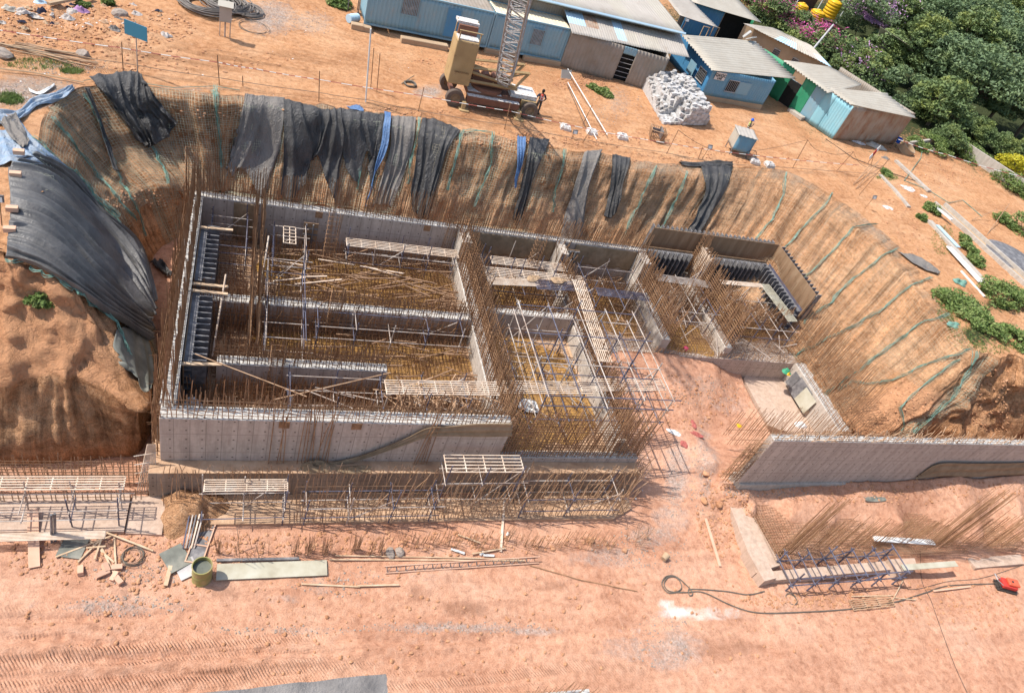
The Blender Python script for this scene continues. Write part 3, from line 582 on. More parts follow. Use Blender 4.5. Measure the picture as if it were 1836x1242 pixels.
for y_, x0_, x1_, z0_, z1_, lab_ in ((34.7, 1.2, 12.1, -6, -4.7, 'row of upright bars along the foot of the rear wall'), (29.5, -2, 12.1, -6, -4.2, 'row of upright bars behind the half height inner wall'), (28.2, -1.6, 12.1, -6, -4.3, 'row of upright bars before the half height inner wall'), (24.9, -.8, 7, -6, -3.7, 'row of upright bars behind the front cell wall'), (23.6, -1.8, 12.1, -6, -4.6, 'row of upright bars in the front cell'), (21.5, -1.8, 12.1, -6, -3.4, 'row of upright bars close behind the pale front wall'), (31.5, 13.2, 18.6, -6, -3.6, 'row of upright bars across the middle rear cell'), (32.4, 19.7, 24.6, -6, -3.6, 'row of upright bars across the right rear cell'), (31.0, 30.6, 35.7, -6, -3.4, 'row of upright bars before the steel shuttering'), (32.2, 25.8, 29.5, -6, -3.2, 'row of upright bars between the wing walls')):
    o = cage('rebar_cage', None, x0_, y_-.12, x1_, y_+.12, z0_, z1_, sp=.17, hs=.28, lean=.05, top_free=.3, bend=.15); tag(o, lab_, 'rebar cage')
def puddle(lab, x0, y0, x1, y1, z, seed=0):
    n = 40; pts = []
    for i in range(n):
        t = 2*math.pi*i/n; c, s = math.cos(t), math.sin(t); k = 1/(abs(c)**5+abs(s)**5)**.2; q = (1+.10*math.sin(3*t+seed)+.06*math.sin(7*t+seed*2))*.93
        pts.append(((x0+x1)/2+(x1-x0)/2*c*k*q, (y0+y1)/2+(y1-y0)/2*s*k*q, z))
    o = mesh_obj('water', pts, [tuple(range(n))], M['water']); tag(o, kind='structure')
for i, a in enumerate([(1, 30, 12.2, 35), (.8, 24.6, 12.2, 28.4), (13, 20.7, 18.8, 29.2), (13, 30, 18.8, 35), (25.6, 28.6, 29.7, 31.5), (19.5, 30, 24.8, 35), (30.5, 30.5, 35.8, 35.8)]): puddle('', *a, -6.055+.0, i)

# long free wall on the right
t, _l = wall('retaining_wall', 'long free standing grey wall with water streaks beside the haul track', 'wall', 26.62, 18.95, 40.1, 19.4, -6.41, -2.6, 'conc_x', bars=.5, hs=.2, top_free=.1, lean=.3, mat_='rust2', hj=.1, sp=.2)
m_ = MB()
for z in frange(-6.2, -2.8, .16):
    for y in (19.0, 19.12, 19.3): m_.bar((26.7, y, z), (26.62-rnd.uniform(.7, 1.5), y+rnd.gauss(0, .08), z+rnd.gauss(.05, .08)), .012, 3)
vbars(m_, 25.6, 19.0, 26.5, 19.0, -6.4, -3.2, .15, lean=.05); vbars(m_, 25.6, 19.3, 26.5, 19.3, -6.4, -3.2, .15, lean=.05)
_l(m_.build('end_bars', M['rust'], t))
t, _l = wall('retaining_wall', 'continuation of the free standing wall with sacking hung on it at the right edge', 'wall', 40.12, 18.97, 75, 19.42, -6.41, -2.6, 'conc_x', bars=.4, hs=.2, top_free=.1, lean=.3, mat_='rust2', hj=.1, sp=.3)
# rear bars standing behind the free wall
for yy, lab_ in ((19.9, 'row of tall bars standing closest behind the long free wall'), (20.7, 'second row of tall bars behind the long free wall'), (21.6, 'third row of tall bars behind the long free wall'), (22.3, 'row of tall bars behind the free wall, nearest the netted slope')):
    m_ = MB(); vbars(m_, 27.2 if yy > 21 else 28, yy, 44, yy, -6.4, -4.0, .22, lean=.015, hj=.3, r=.011); hbars(m_, 27.3 if yy > 21 else 28.1, yy, 44, yy, [-5.9], r=.010)
    tag(m_.build('rebar_cage', M['rust']), lab_, 'rebar cage')
m_ = MB(); vbars(m_, 36.65, 28.6, 36.65, 36.5, -6.1, -2.6, .16, lean=.008, hj=.2, r=.010); hbars(m_, 36.7, 28.6, 36.7, 36.5, [-5.6, -5.0, -4.4])
tag(m_.build('rebar_cage', M['rust']), 'row of tall bars behind the right end of the wing', 'rebar cage')
m_ = MB(); vbars(m_, 37.2, 23, 37.2, 31, -6.2, -2.4, .16, lean=.008, hj=.15, r=.010); hbars(m_, 37.0, 22.6, 37.0, 30, [-3.1, -4.6, -5.6])
tag(m_.build('rebar_cage', M['rust']), 'row of tall bars along the foot of the netted slope', 'rebar cage')
# ------------------------------------------------------------------ netting and plastic sheets on the pit sides
M['net'] = mat('net', (.40, .40, .29), (.26, .30, .21), (.46, .47, .37), sc=1.5, rough=.7, bump=0)
M['net_dry'] = mat('net_dry', (.43, .37, .26), (.33, .30, .20), (.47, .44, .34), sc=1.5, rough=.7, bump=0)
M['teal'] = mat('teal', (.13, .26, .21), (.07, .15, .12), (.28, .38, .32), sc=3, rough=.7, bump=0)
def sheet_mat(name, c, dust, rough=.48, dth=(.45, .75), wr=9, bs=.65):
    m, nt, b = _new(name); co = _coord(nt)
    n = _noise(nt, _coord(nt, (1.6, 1.6, .28)), 1.0, 8, .66, .2); col = _mix(nt, _ramp(nt, n, [(dth[0]-.08, (0, 0, 0)), (dth[1]+.05, (.85, .85, .85))]), c, dust)
    n2 = _math(nt, 'ABSOLUTE', _math(nt, 'SUBTRACT', _noise(nt, _coord(nt, (2.2, 2.2, .7)), 1.7, 5, .55, 1.2), .5)); n4 = _math(nt, 'ABSOLUTE', _math(nt, 'SUBTRACT', _noise(nt, co, 4.5, 4, .55, 1.5), .5)); n2 = _math(nt, 'ADD', _math(nt, 'MULTIPLY', n2, 2.2), n4)
    nt.links.new(col, b.inputs['Base Color']); b.inputs['Roughness'].default_value = rough; b.inputs['Specular IOR Level'].default_value = .55
    _bump(nt, b, _math(nt, 'ADD', n2, _math(nt, 'MULTIPLY', _noise(nt, co, wr, 5, .6, 1.0), .25)), bs, .16); return m
M['black'] = sheet_mat('black', (.03, .029, .03), (.14, .13, .122))
M['grey_sheet'] = sheet_mat('grey_sheet', (.12, .11, .105), (.28, .245, .21), .6, (.35, .65))
M['big_sheet'] = sheet_mat('big_sheet', (.07, .067, .066), (.21, .20, .19), .5, (.42, .8), bs=.22)
M['blue_sheet'] = sheet_mat('blue_sheet', (.06, .15, .34), (.22, .31, .45), .5, (.45, .8))
M['pale_blue'] = sheet_mat('pale_blue', (.16, .30, .48), (.45, .44, .42), .55, (.35, .65))
NOFF = NS*(.07+.10*np.clip(fbm(A2*.5, V2*1.1, 4.4)+.3, 0, 1.2))[..., None]
PN = SD+NOFF
def ribbon(P, N, T, w=.011):
    B = np.cross(N, T); B /= np.linalg.norm(B, axis=-1, keepdims=True)+1e-9
    return P-B*w, P+B*w
TU = np.gradient(PN, axis=0); TV = np.gradient(PN, axis=1)
def net_panel(lab, u0, u1, v0=.12, v1=3.93, mt='net', w=None, vfun=None, group='nets hung over the pit sides'):
    w = w or (.0045 if mt == 'net_dry' else .0065)
    ii = np.where((UI >= u0) & (UI < u1))[0]; jj = np.where((VV >= v0) & (VV <= v1))[0]
    sub = np.ix_(ii, jj); P = PN[sub]; N = NS[sub]; vs = []; fs = []; n = 0
    ok = np.ones(P.shape[:2], bool) if vfun is None else vfun(U2[sub], V2[sub])
    for T, ax in ((TU[sub], 0), (TV[sub], 1)):
        a, b = ribbon(P, N, T, w if ax == 0 else w*1.1); k = P.shape[0]*P.shape[1]
        vs.append(np.concatenate([a.reshape(-1, 3), b.reshape(-1, 3)])); idx = np.arange(k).reshape(P.shape[:2])
        if ax == 0: i0, i1 = idx[:-1], idx[1:]; o2 = ok[:-1] & ok[1:]
        else: i0, i1 = idx[:, :-1], idx[:, 1:]; o2 = ok[:, :-1] & ok[:, 1:]
        i0, i1 = i0[o2], i1[o2]; fs.append(np.stack([i0, i1, i1+k, i0+k], -1)+n); n += 2*k
    V = np.concatenate(vs); F = np.concatenate(fs)
    me = bpy.data.meshes.new('mesh_weave'); me.vertices.add(len(V)); me.vertices.foreach_set('co', V.reshape(-1).astype(np.float32))
    me.loops.add(len(F)*4); me.polygons.add(len(F)); me.loops.foreach_set('vertex_index', F.reshape(-1).astype(np.int32)); me.polygons.foreach_set('loop_start', np.arange(0, len(F)*4, 4, dtype=np.int32))
    me.update(calc_edges=True); me.materials.append(M[mt])
    c = P[P.shape[0]//2, 2]; t = thing('safety_net', lab, 'net', (0, 0, 0), 0, group)
    o = bpy.data.objects.new('mesh_weave', me); COL.objects.link(o); o.parent = t
    return t
def edge(parent, pts, w=.13, k=5, off=.16, lit='teal'):
    P = []
    for (x0, y0), (x1, y1) in zip(pts[:-1], pts[1:]):
        n = max(2, int(math.hypot(x1-x0, y1-y0)/7))
        for i in range(n): P.append((x0+(x1-x0)*i/n, y0+(y1-y0)*i/n))
    P.append(pts[-1]); mb = MB(); H = []
    for x, y in P:
        h = hit(x, y, (0, 1))
        if h is None: continue
        nn = h[1] if h[1].dot(ray(x, y)) < 0 else -h[1]; H.append((h[0], nn))
    if len(H) < 2: return
    for s in range(k):
        ph = rnd.uniform(0, 6); ln = []
        for i, (p, nn) in enumerate(H):
            d_ = (H[min(i+1, len(H)-1)][0]-H[max(i-1, 0)][0]).normalized(); b = nn.cross(d_)
            q = w*math.sin(ph+i*.55+s)*(.55+.45*math.sin(i*.3+s)); ln.append(p+nn*(off+.05*math.cos(ph+i*.7))+b*q)
        mb.tube(ln, .016, 3)
    o = mb.build('gathered_edge', M[lit], parent); return o
NETS = [
 (4.9, 7.4, .12, 3.9, 'net', 'green edged net half hidden under the big black tarpaulin', [[(18, 466), (60, 478), (110, 505), (160, 545), (205, 580), (228, 640)], [(130, 305), (165, 355), (205, 395), (240, 435)]]),
 (7.4, 9.7, .12, 3.2, 'net', 'net with a thick teal fold beside the big black tarpaulin', [[(92, 212), (130, 262), (175, 318), (240, 395)], [(60, 250), (100, 290), (150, 330), (210, 390)]]),
 (9.7, 11.6, .12, 3.9, 'net', 'net in the rear left pit corner above the earth ledge', [[(150, 168), (175, 225), (205, 300), (262, 420)]]),
 (11.6, 13.3, .12, 3.4, 'net', 'net under the crumpled black sheet', [[(262, 250), (290, 300), (300, 330)]]),
 (13.3, 14.6, .12, 3.9, 'net', 'net between the crumpled black sheet and the wide grey sheet', [[(385, 158), (388, 190), (392, 240), (396, 300)], [(380, 165), (391, 175)]]),
 (14.6, 17.2, .12, 3.9, 'net', 'net behind the two widest hanging sheets', [[(655, 260), (645, 310), (640, 340)]]),
 (17.2, 18.1, .12, 3.9, 'net_dry', 'net strip right of the blue cord like sheet', [[(752, 214), (748, 250), (730, 330)]]),
 (18.1, 19.2, .12, 3.9, 'net', 'net with two green seams between long black sheet and blue striped sheet', [[(828, 236), (815, 280), (800, 340)], [(882, 240), (878, 290), (850, 370)], [(828, 237), (850, 238), (882, 242)]]),
 (19.2, 20.5, .12, 3.9, 'net_dry', 'dusty net between the blue striped sheet and the next black sheet', [[(1012, 270), (1000, 330), (990, 380)]]),
 (20.5, 21.6, .12, 3.9, 'net_dry', 'dusty net around the narrow black sheets', [[(1175, 300), (1150, 350), (1120, 420)]]),
 (21.6, 22.9, .12, 3.9, 'net_dry', 'dusty net above the shuttering top', [[(1230, 310), (1205, 370), (1180, 420)]]),
 (22.9, 23.9, .12, 3.9, 'net_dry', 'net with a curved teal seam at the rear right bend', [[(1408, 312), (1402, 350), (1385, 395), (1350, 440)]]),
 (23.9, 25.0, .12, 3.9, 'net_dry', 'net with short teal tuft at the rim where the rim turns towards the viewer', [[(1492, 348), (1475, 372), (1430, 420), (1395, 460)]]),
 (25.0, 26.0, .12, 3.9, 'net_dry', 'net between the shuttering end and the middle of the right slope', [[(1570, 404), (1530, 410), (1500, 445), (1440, 500)]]),
 (26.0, 27.1, .12, 3.7, 'net_dry', 'wide net of the right slope above the rim lying grey sheet', [[(1606, 447), (1565, 475), (1530, 500), (1490, 540), (1440, 580)]]),
 (27.1, 28.2, .12, 3.5, 'net_dry', 'net of the right slope with the longest dark green seam', [[(1668, 500), (1640, 510), (1590, 550), (1540, 580), (1480, 610), (1425, 640)]]),
 (28.2, 28.95, .12, 2.0, 'net_dry', 'net of the right slope above the bare orange patch', [[(1700, 565), (1660, 578), (1600, 618), (1540, 660), (1500, 690), (1470, 712)], [(1738, 628), (1700, 640), (1660, 656), (1600, 685), (1560, 690), (1530, 686), (1500, 700)]]),
]
for u0, u1, v0, v1, mt, lab, eds in NETS:
    t = net_panel(lab, u0, u1, v0, v1, mt)
    for e_ in eds: edge(t, e_)
t = net_panel('loose triangular net with a teal rope border over the bare orange patch', 29.25, 30.3, .3, 3.6, 'net', vfun=lambda U, V: (U < 29.75+(V-2)*.05) & (V < 3.4))
edge(t, [(1748, 632), (1735, 665), (1700, 715), (1660, 755), (1630, 775), (1600, 788)], .2, 6); edge(t, [(1722, 645), (1680, 670), (1640, 705), (1612, 730), (1618, 755), (1612, 785)], .1, 4)

def spline(pts, n):
    P = np.array(pts, float); k = len(P); out = []
    for s in np.linspace(0, k-1, n):
        i = min(int(s), k-2); out.append(catmull(P, i, s-i))
    return np.array(out)
def drape(name, label, rails, mt, nu=60, nv=36, off=.14, amp=.12, nf=6, which=(0, 1), group=None, cat='tarpaulin', seed=0, ragged=.0, flare=1, thick=.012, cr=0, smooth=14):
    Rl = np.array([spline(r, nu) for r in rails]); XY = np.array([spline(Rl[:, i], nv) for i in range(nu)])       # nu x nv x 2
    P = np.zeros((nu, nv, 3))
    for i in range(nu):
        for j in range(nv):
            x, y = XY[i, j]; s = i/(nu-1); a = j/(nv-1)
            if ragged: y -= ragged*s*float(np.clip(.2+.8*vn(a*9+seed, 1.3, seed), 0, 1))
            h = hit(x, y, which)
            P[i, j] = np.array(at(x, y, 0) if h is None else h[0])
    for _ in range(smooth):
        Q_ = P.copy(); Q_[1:-1] = .5*P[1:-1]+.25*(P[:-2]+P[2:]); P = Q_.copy(); P[:, 1:-1] = .5*Q_[:, 1:-1]+.25*(Q_[:, :-2]+Q_[:, 2:])
    NN = np.cross(np.gradient(P, axis=0), np.gradient(P, axis=1)); NN /= np.linalg.norm(NN, axis=2, keepdims=True)+1e-9
    cv = np.array(CAM0)-P; NN[(NN*cv).sum(2) < 0] *= -1
    for i in range(nu):
        for j in range(nv):
            s = i/(nu-1); a = j/(nv-1)
            f_ = 1.5*amp*(.35+.65*s*flare)*(1-abs(math.sin(math.pi*nf*a+1.6*float(vn(a*3+seed, s*.9+seed))+seed)))**1.4 +.25*amp*float(vn(a*nf*3+seed, s*.9, seed)) + cr*float(fbm(a*6+seed, s*7, seed, 3))
            P[i, j] = P[i, j]+NN[i, j]*(off+f_)
    # relax the sheet so it hangs instead of following every bump
    for _ in range(1): P[1:-1, 1:-1] = .5*P[1:-1, 1:-1]+.125*(P[:-2, 1:-1]+P[2:, 1:-1]+P[1:-1, :-2]+P[1:-1, 2:])
    o = grid_obj(name, P, M[mt]); tag(o, label, cat, group)
    so_ = o.modifiers.new('s', 'SOLIDIFY'); so_.thickness = thick
    return o
G = 'plastic sheets hanging over the pit edge'
drape('tarpaulin', 'big dark grey tarpaulin with long creases, weighted with blocks on the left bank', [
 [(60, 275), (125, 303), (162, 358), (198, 398), (235, 430), (248, 480), (258, 540)],
 [(18, 305), (82, 318), (140, 370), (190, 420), (226, 462), (246, 505), (260, 555)],
 [(20, 365), (80, 385), (130, 430), (175, 480), (215, 522), (240, 552), (260, 572)],
 [(18, 420), (60, 430), (105, 465), (150, 510), (195, 545), (228, 570), (259, 590)],
 [(10, 464), (42, 470), (82, 486), (130, 522), (178, 562), (215, 583), (262, 615)]], 'big_sheet', 90, 220, .22, .26, 15, group=G, seed=1, which=(0, 1), flare=1, smooth=60)
drape('tarpaulin', 'wide dusty grey sheet at the left end of the rear row', [[(440, 171), (425, 250), (400, 346)], [(460, 174), (450, 260), (430, 350)], [(510, 178), (508, 260), (482, 362)]], 'grey_sheet', 50, 40, .15, .10, 4, group=G, seed=2, ragged=70)
drape('tarpaulin', 'widest glossy black sheet gathered in folds towards a raised middle', [[(508, 180), (510, 250), (500, 366)], [(545, 190), (555, 270), (535, 352)], [(580, 200), (588, 230), (568, 300)], [(612, 198), (614, 250), (602, 366)]], 'black', 60, 60, .18, .20, 6, group=G, seed=3, ragged=60)
drape('tarpaulin', 'short torn grey black sheet ending in hanging points left of the blue strip', [[(612, 198), (612, 240), (618, 300)], [(640, 203), (634, 250), (640, 330)], [(665, 206), (660, 250), (668, 300)], [(692, 210), (688, 250), (662, 350)]], 'black', 50, 44, .17, .10, 4, group=G, seed=4, ragged=70)
drape('tarpaulin', 'bright blue sheet twisted into a narrow hanging strip', [[(690, 206), (688, 250), (664, 330), (652, 369)], [(700, 208), (697, 250), (671, 330), (655, 370)]], 'blue_sheet', 60, 14, .30, .10, 2.5, group=G, seed=5)
drape('tarpaulin', 'dusty black sheet hanging straight right of the blue strip', [[(702, 211), (696, 270), (668, 372)], [(722, 212), (712, 290), (690, 365)], [(745, 214), (735, 280), (704, 372)]], 'grey_sheet', 50, 34, .15, .12, 4, group=G, seed=6, ragged=40)
drape('tarpaulin', 'long black sheet narrowing towards the top of the rear wall', [[(756, 216), (748, 280), (735, 388)], [(785, 220), (772, 290), (752, 392)], [(824, 236), (798, 280), (768, 395)]], 'black', 56, 40, .16, .16, 4, group=G, seed=7, ragged=40)
drape('tarpaulin', 'black sheet hanging beside the blue striped strip behind the middle cell', [[(948, 250), (935, 320), (918, 392)], [(962, 252), (946, 325), (928, 396)], [(984, 254), (955, 320), (938, 390)]], 'black', 50, 26, .18, .14, 3, group=G, seed=8)
drape('tarpaulin', 'light blue striped strip hanging in folds beside a black sheet', [[(925, 250), (924, 290), (923, 332)], [(941, 252), (934, 295), (925, 338)]], 'blue_sheet', 36, 16, .26, .14, 3, group=G, seed=9)
drape('tarpaulin', 'narrow dusty sheet with a broad foot behind the right rear cell', [[(1046, 275), (1022, 350), (1004, 425)], [(1060, 273), (1040, 350), (1024, 428)], [(1078, 272), (1052, 340), (1042, 424)]], 'grey_sheet', 50, 24, .18, .14, 2.5, group=G, seed=10)
drape('tarpaulin', 'short narrow black sheet between two dusty nets', [[(1096, 279), (1092, 330), (1082, 386)], [(1110, 282), (1105, 335), (1092, 392)], [(1128, 286), (1118, 330), (1100, 380)]], 'black', 40, 24, .18, .14, 3, group=G, seed=11)
drape('tarpaulin', 'black sheet crumpled on the rim and trailing down in a rope above the shuttering', [[(1255, 300), (1262, 340), (1245, 385), (1228, 418)], [(1285, 300), (1282, 340), (1256, 390), (1238, 424)], [(1312, 297), (1302, 335), (1275, 380), (1248, 426)]], 'black', 56, 28, .18, .18, 3, group=G, seed=12, cr=.04)
drape('tarpaulin', 'black sheet lying crumpled flat along the rim above the shuttering', [[(1215, 290), (1245, 290), (1280, 292), (1312, 294)], [(1222, 298), (1250, 301), (1285, 303), (1310, 303)]], 'black', 40, 14, .06, .14, 2, group=G, seed=13, cr=.12)
drape('tarpaulin', 'heavily crumpled black sheet spilling over the rear left rim to a pointed tip', [[(160, 147), (190, 180), (205, 205), (232, 245)], [(200, 142), (215, 190), (238, 225), (262, 266)], [(240, 138), (240, 185), (255, 218), (268, 266)], [(255, 145), (268, 185), (290, 215), (300, 240)], [(268, 162), (285, 180), (300, 198), (320, 219)]], 'black', 56, 60, .22, .28, 6, group=G, seed=14, cr=.12)
drape('tarpaulin', 'thin dark blue lined strip hanging in the rear left corner', [[(148, 158), (168, 215), (190, 285), (202, 309)], [(158, 158), (178, 220), (200, 280), (214, 308)]], 'black', 50, 12, .2, .1, 2, group=G, seed=15)
drape('tarpaulin', 'faded blue and grey sheet over the left rim above the big tarpaulin', [[(-20, 232), (-20, 262), (-20, 300)], [(15, 238), (40, 268), (60, 298)], [(30, 212), (70, 262), (125, 308)]], 'pale_blue', 50, 40, .12, .12, 4, group=G, seed=16, cr=.05)
drape('tarpaulin', 'twisted grey and blue sheet along the upper left rim', [[(-10, 203), (30, 200), (60, 178), (100, 168), (130, 156)], [(-10, 226), (30, 222), (62, 197), (100, 183), (132, 162)]], 'pale_blue', 90, 30, .05, .12, 3, group=G, seed=17, cr=.10)
drape('tarpaulin', 'grey crumpled sheet hanging between the faded blue sheet and the first net', [[(0, 225), (20, 255), (40, 275)], [(28, 212), (45, 240), (55, 262)]], 'grey_sheet', 30, 20, .22, .12, 2, group=G, seed=18, cr=.08)
drape('tarpaulin', 'white sack like sheet lying on the upper left rim', [[(50, 160), (70, 168), (98, 152)], [(54, 167), (75, 172), (98, 158)]], 'white', 24, 10, .06, .08, 1.5, which=(0, 1), seed=19, cr=.04, group=G)
drape('tarpaulin', 'grey sheet lying folded on the rim of the right slope', [[(1608, 452), (1640, 478), (1680, 494)], [(1632, 458), (1655, 466), (1684, 490)]], 'grey_sheet', 36, 16, .08, .12, 2, group=G, seed=20, cr=.06)
drape('tarpaulin', 'dark green grey net sheet hanging below the tip of the big tarpaulin', [[(205, 590), (200, 625), (222, 650)], [(235, 590), (245, 640), (252, 705)], [(262, 610), (270, 660), (266, 700)]], 'plydark', 40, 24, .12, .10, 3, group=G, seed=21)
drape('tarpaulin', 'small blue sheet end lying on the rim over the short torn sheet', [[(620, 193), (635, 199), (650, 204)], [(640, 190), (648, 194), (652, 200)]], 'blue_sheet', 16, 8, .06, .08, 1, seed=22, cr=.05, group=G)
drape('tarpaulin', 'dark wet plastic heap on the trench floor left of the basement', [[(265, 470), (280, 485), (300, 500)], [(290, 468), (300, 480), (312, 492)]], 'black', 24, 16, .15, .2, 2, (0, 2), seed=23, cr=.12)
# ------------------------------------------------------------------ scaffolds, walkways, shuttering
def deck_mesh(L, W, nl=7, nc=None, t=.035):
    mb = MB(); nc = nc or max(3, int(L/.8)+1)
    for i in range(nl): y = -W/2+W*i/(nl-1); mb.box(0, y-.02, -t, L, y+.02, 0)
    for i in range(nc): x = L*i/(nc-1); mb.box(x-.022, -W/2, -t-.012, x+.022, W/2, -t+.001+.001) if False else mb.box(x-.022, -W/2-.02, -t-.03, x+.022, W/2+.02, -t-.001)
    for i in range(nc-1):
        x0 = L*i/(nc-1); x1 = L*(i+1)/(nc-1); mb.bar((x0, -W/2, -t-.02), (x1, -W/2+W*.3, -t-.02), .014, 4)
    return mb
def walkway(lab, p, q, W, mt='deck', nl=7, group=None, parent=None):
    p = Vector(p); q = Vector(q); L = (q-p).length; o = deck_mesh(L, W, nl).build('walkway' if parent is None else 'deck_panel', M[mt], parent)
    d = (q-p).normalized(); y = Vector((0, 0, 1)).cross(d).normalized(); z = d.cross(y)
    o.matrix_world = Matrix(((d.x, y.x, z.x, p.x), (d.y, y.y, z.y, p.y), (d.z, y.z, z.z, p.z), (0, 0, 0, 1)))
    if parent is not None: o.matrix_world = Matrix.Translation(-Vector(parent.location)) @ o.matrix_world if False else o.matrix_world
    if parent is None: tag(o, lab, 'walkway', group)
    return o
def scaffold(lab, xs, ys, z0, z1, lz, decks=(), mt='pipe', mt2='pipe_blue', r=.030, skip=.12, group='pole scaffolds', zj=.35, brace=1):
    t = thing('scaffold', lab, 'scaffold', (0, 0, 0), 0, group)
    for x in xs:
        for y in ys:
            if rnd.random() < skip*.5: continue
            mb = MB(); zt = z1+rnd.uniform(-zj, zj); lx, ly = rnd.gauss(0, .04), rnd.gauss(0, .04); mb.bar((x, y, z0), (x+lx, y+ly, zt), r, 5, caps=True)
            for z in lz: mb.lathe([(r, -.03), (r*1.9, -.02), (r*1.9, .02), (r, .03)], 6, (x+lx*(z-z0)/(zt-z0), y+ly*(z-z0)/(zt-z0), z))
            mb.build('standard', M[mt2 if rnd.random() < .62 else mt], t)
    for z in lz:
        for y in ys:
            if rnd.random() < skip or len(xs) < 2: continue
            mb = MB(); mb.bar((xs[0]-.15, y, z+.01), (xs[-1]+.15+rnd.uniform(0, .4), y, z+.01+rnd.gauss(0, .02)), r*.85, 5, caps=True); mb.build('ledger', M[mt if rnd.random() < .75 else mt2], t)
        for x in xs:
            if rnd.random() < skip or len(ys) < 2: continue
            mb = MB(); mb.bar((x, ys[0]-.15, z+.05), (x, ys[-1]+.15+rnd.uniform(0, .3), z+.05), r*.85, 5, caps=True); mb.build('transom', M[mt if rnd.random() < .6 else mt2], t)
    for k in range(brace):
        if len(xs) > 1:
            i = rnd.randrange(len(xs)-1); y = rnd.choice(ys); mb = MB(); mb.bar((xs[i], y+.06, z0+.2), (xs[i+1], y+.06, z1-.4), r*.8, 5, caps=True); mb.build('brace', M[mt], t)
    for (x0, x1, y0, y1, z) in decks:
        o = deck_mesh(x1-x0, y1-y0, 6).build('deck_panel', M['deck'], t); o.location = (x0, (y0+y1)/2, z)
    return t
lin = lambda a, b, n: [a+(b-a)*i/(n-1) for i in range(n)]
scaffold('low pole scaffold with one long slatted deck along the rear wall of the left basement', lin(5.7, 12.0, 5), (33.6, 34.6), -5.9, -3.7, (-5.3, -4.6), [(5.6, 12.3, 33.8, 34.5, -4.25)])
scaffold('narrow pole tower with a short deck near the rear left cells', lin(1.6, 3.3, 2), (31.9, 34.6), -5.9, -3.4, (-5.4, -4.7, -4.05), [(2.1, 2.75, 33.1, 34.6, -4.0)])
scaffold('tall ladder like pole frame standing across the left inner cells', (1.3, 3.1), lin(25.2, 31.0, 4), -5.9, -2.7, (-5.2, -4.4, -3.5))
scaffold('pole frame in the rear left corner cell', (-1.6, .2), (32.3, 34.8), -5.9, -3.2, (-5.2, -4.5, -4.0))
scaffold('pole scaffold over the amber water between the two inner walls', lin(3.8, 11.4, 5), (27.0, 28.1), -5.9, -3.9, (-5.1, -4.3))
scaffold('pole scaffold behind the pale front wall', lin(2.4, 10.6, 5), (21.5, 23.2), -5.9, -3.2, (-4.9, -3.9))
scaffold('rear middle cell scaffold with two pale decks', lin(13.7, 19.0, 4), (33.0, 33.9), -5.9, -2.9, (-5.0, -4.1), [(14.2, 19.2, 33.1, 33.8, -3.85)])
scaffold('middle cell scaffold crossing the densest bars', lin(13.5, 19.8, 4), (30.4, 31.8), -5.9, -2.5, (-4.9, -3.8), ())
for i, (p, q, W, mt, lab) in enumerate([((13.5, 31.9, -3.62), (19.9, 32.0, -3.62), .9, 'deck', 'pale slatted deck nearer the rear wall of the middle cell'), ((13.5, 31.0, -3.55), (16.6, 31.2, -3.5), .55, 'deck', 'short slatted deck left of the brown sacks'), ((16.4, 31.05, -3.48), (20.0, 31.3, -3.5), .8, 'pipe_blue', 'dark blue slatted deck right of the brown sacks'),
      ((19.1, 31.3, -3.05), (18.75, 24.6, -3.1), .75, 'deck', 'long straight slatted walkway running towards the viewer over the dividing wall'), ((6.7, 22.6, -3.7), (12.4, 22.8, -3.7), .85, 'deck', 'left half of the long slatted walkway behind the front wall'), ((12.5, 22.9, -3.68), (17.6, 23.1, -3.66), .8, 'deck', 'middle part of the long slatted walkway over the open cell'), ((17.0, 23.2, -3.6), (22.2, 23.5, -3.55), .8, 'deck', 'right end of the long slatted walkway sticking out past the dividing wall'),
      ((20.9, 31.6, -4.0), (24.5, 31.5, -4.0), .7, 'pipe_blue', 'dark slatted deck in the right rear cell'), ((26.0, 33.6, -3.9), (30.2, 33.4, -3.9), .7, 'pipe', 'grey slatted deck in front of the shuttering'), ((31.0, 33.6, -3.7), (34.6, 33.7, -3.7), .4, 'deck', 'narrow board deck between the cages and the steel shuttering'), ((34.9, 33.9, -3.7), (35.3, 30.2, -3.75), .8, 'ply', 'pale mesh deck along the steel shuttering of the wing')]):
    walkway(lab, p, q, W, mt)
scaffold('big open pole scaffold at the right corner of the basement with long tilted poles', lin(14.2, 21.3, 5), lin(21.3, 27.8, 4), -5.95, -1.9, (-5.2, -4.2, -3.15, -2.4), zj=.6, skip=.2, brace=4, r=.038)
scaffold('pole scaffold in the right rear cell', lin(20.3, 24.3, 3), (30.2, 33.9), -5.9, -2.9, (-5.0, -4.0))
scaffold('pole scaffold of the wing between two cages', lin(26.2, 29.3, 3), (30.5, 34.0), -5.9, -3.1, (-4.9, -4.1))
scaffold('pole scaffold of the wing beside the steel shuttering', lin(31.0, 35.4, 4), (29.6, 32.4), -5.9, -3.4, (-5.0, -4.2))
scaffold('tall scaffold with a pale slatted deck in front of the pale wall', lin(9.4, 13.0, 3), (18.45, 19.3), -7.7, -4.2, (-6.9, -5.6), [(9.3, 13.1, 18.5, 19.45, -4.72)], zj=.1)
scaffold('scaffold with a slatted deck at the left end of the basement ledge', lin(-.9, 2.4, 3), (17.9, 18.7), -7.9, -5.2, (-7.3, -6.6), [(-.85, 2.45, 18.25, 18.8, -5.7)], zj=.1)
scaffold('low pole scaffold along the middle of the basement ledge', lin(3.3, 9.0, 4), (17.8, 18.7), -7.75, -5.6, (-7.2, -6.5), mt2='pipe_blue')
scaffold('pole scaffold at the right end of the basement ledge', lin(13.6, 18.6, 3), (17.9, 19.0), -7.75, -5.4, (-7.2, -6.2))
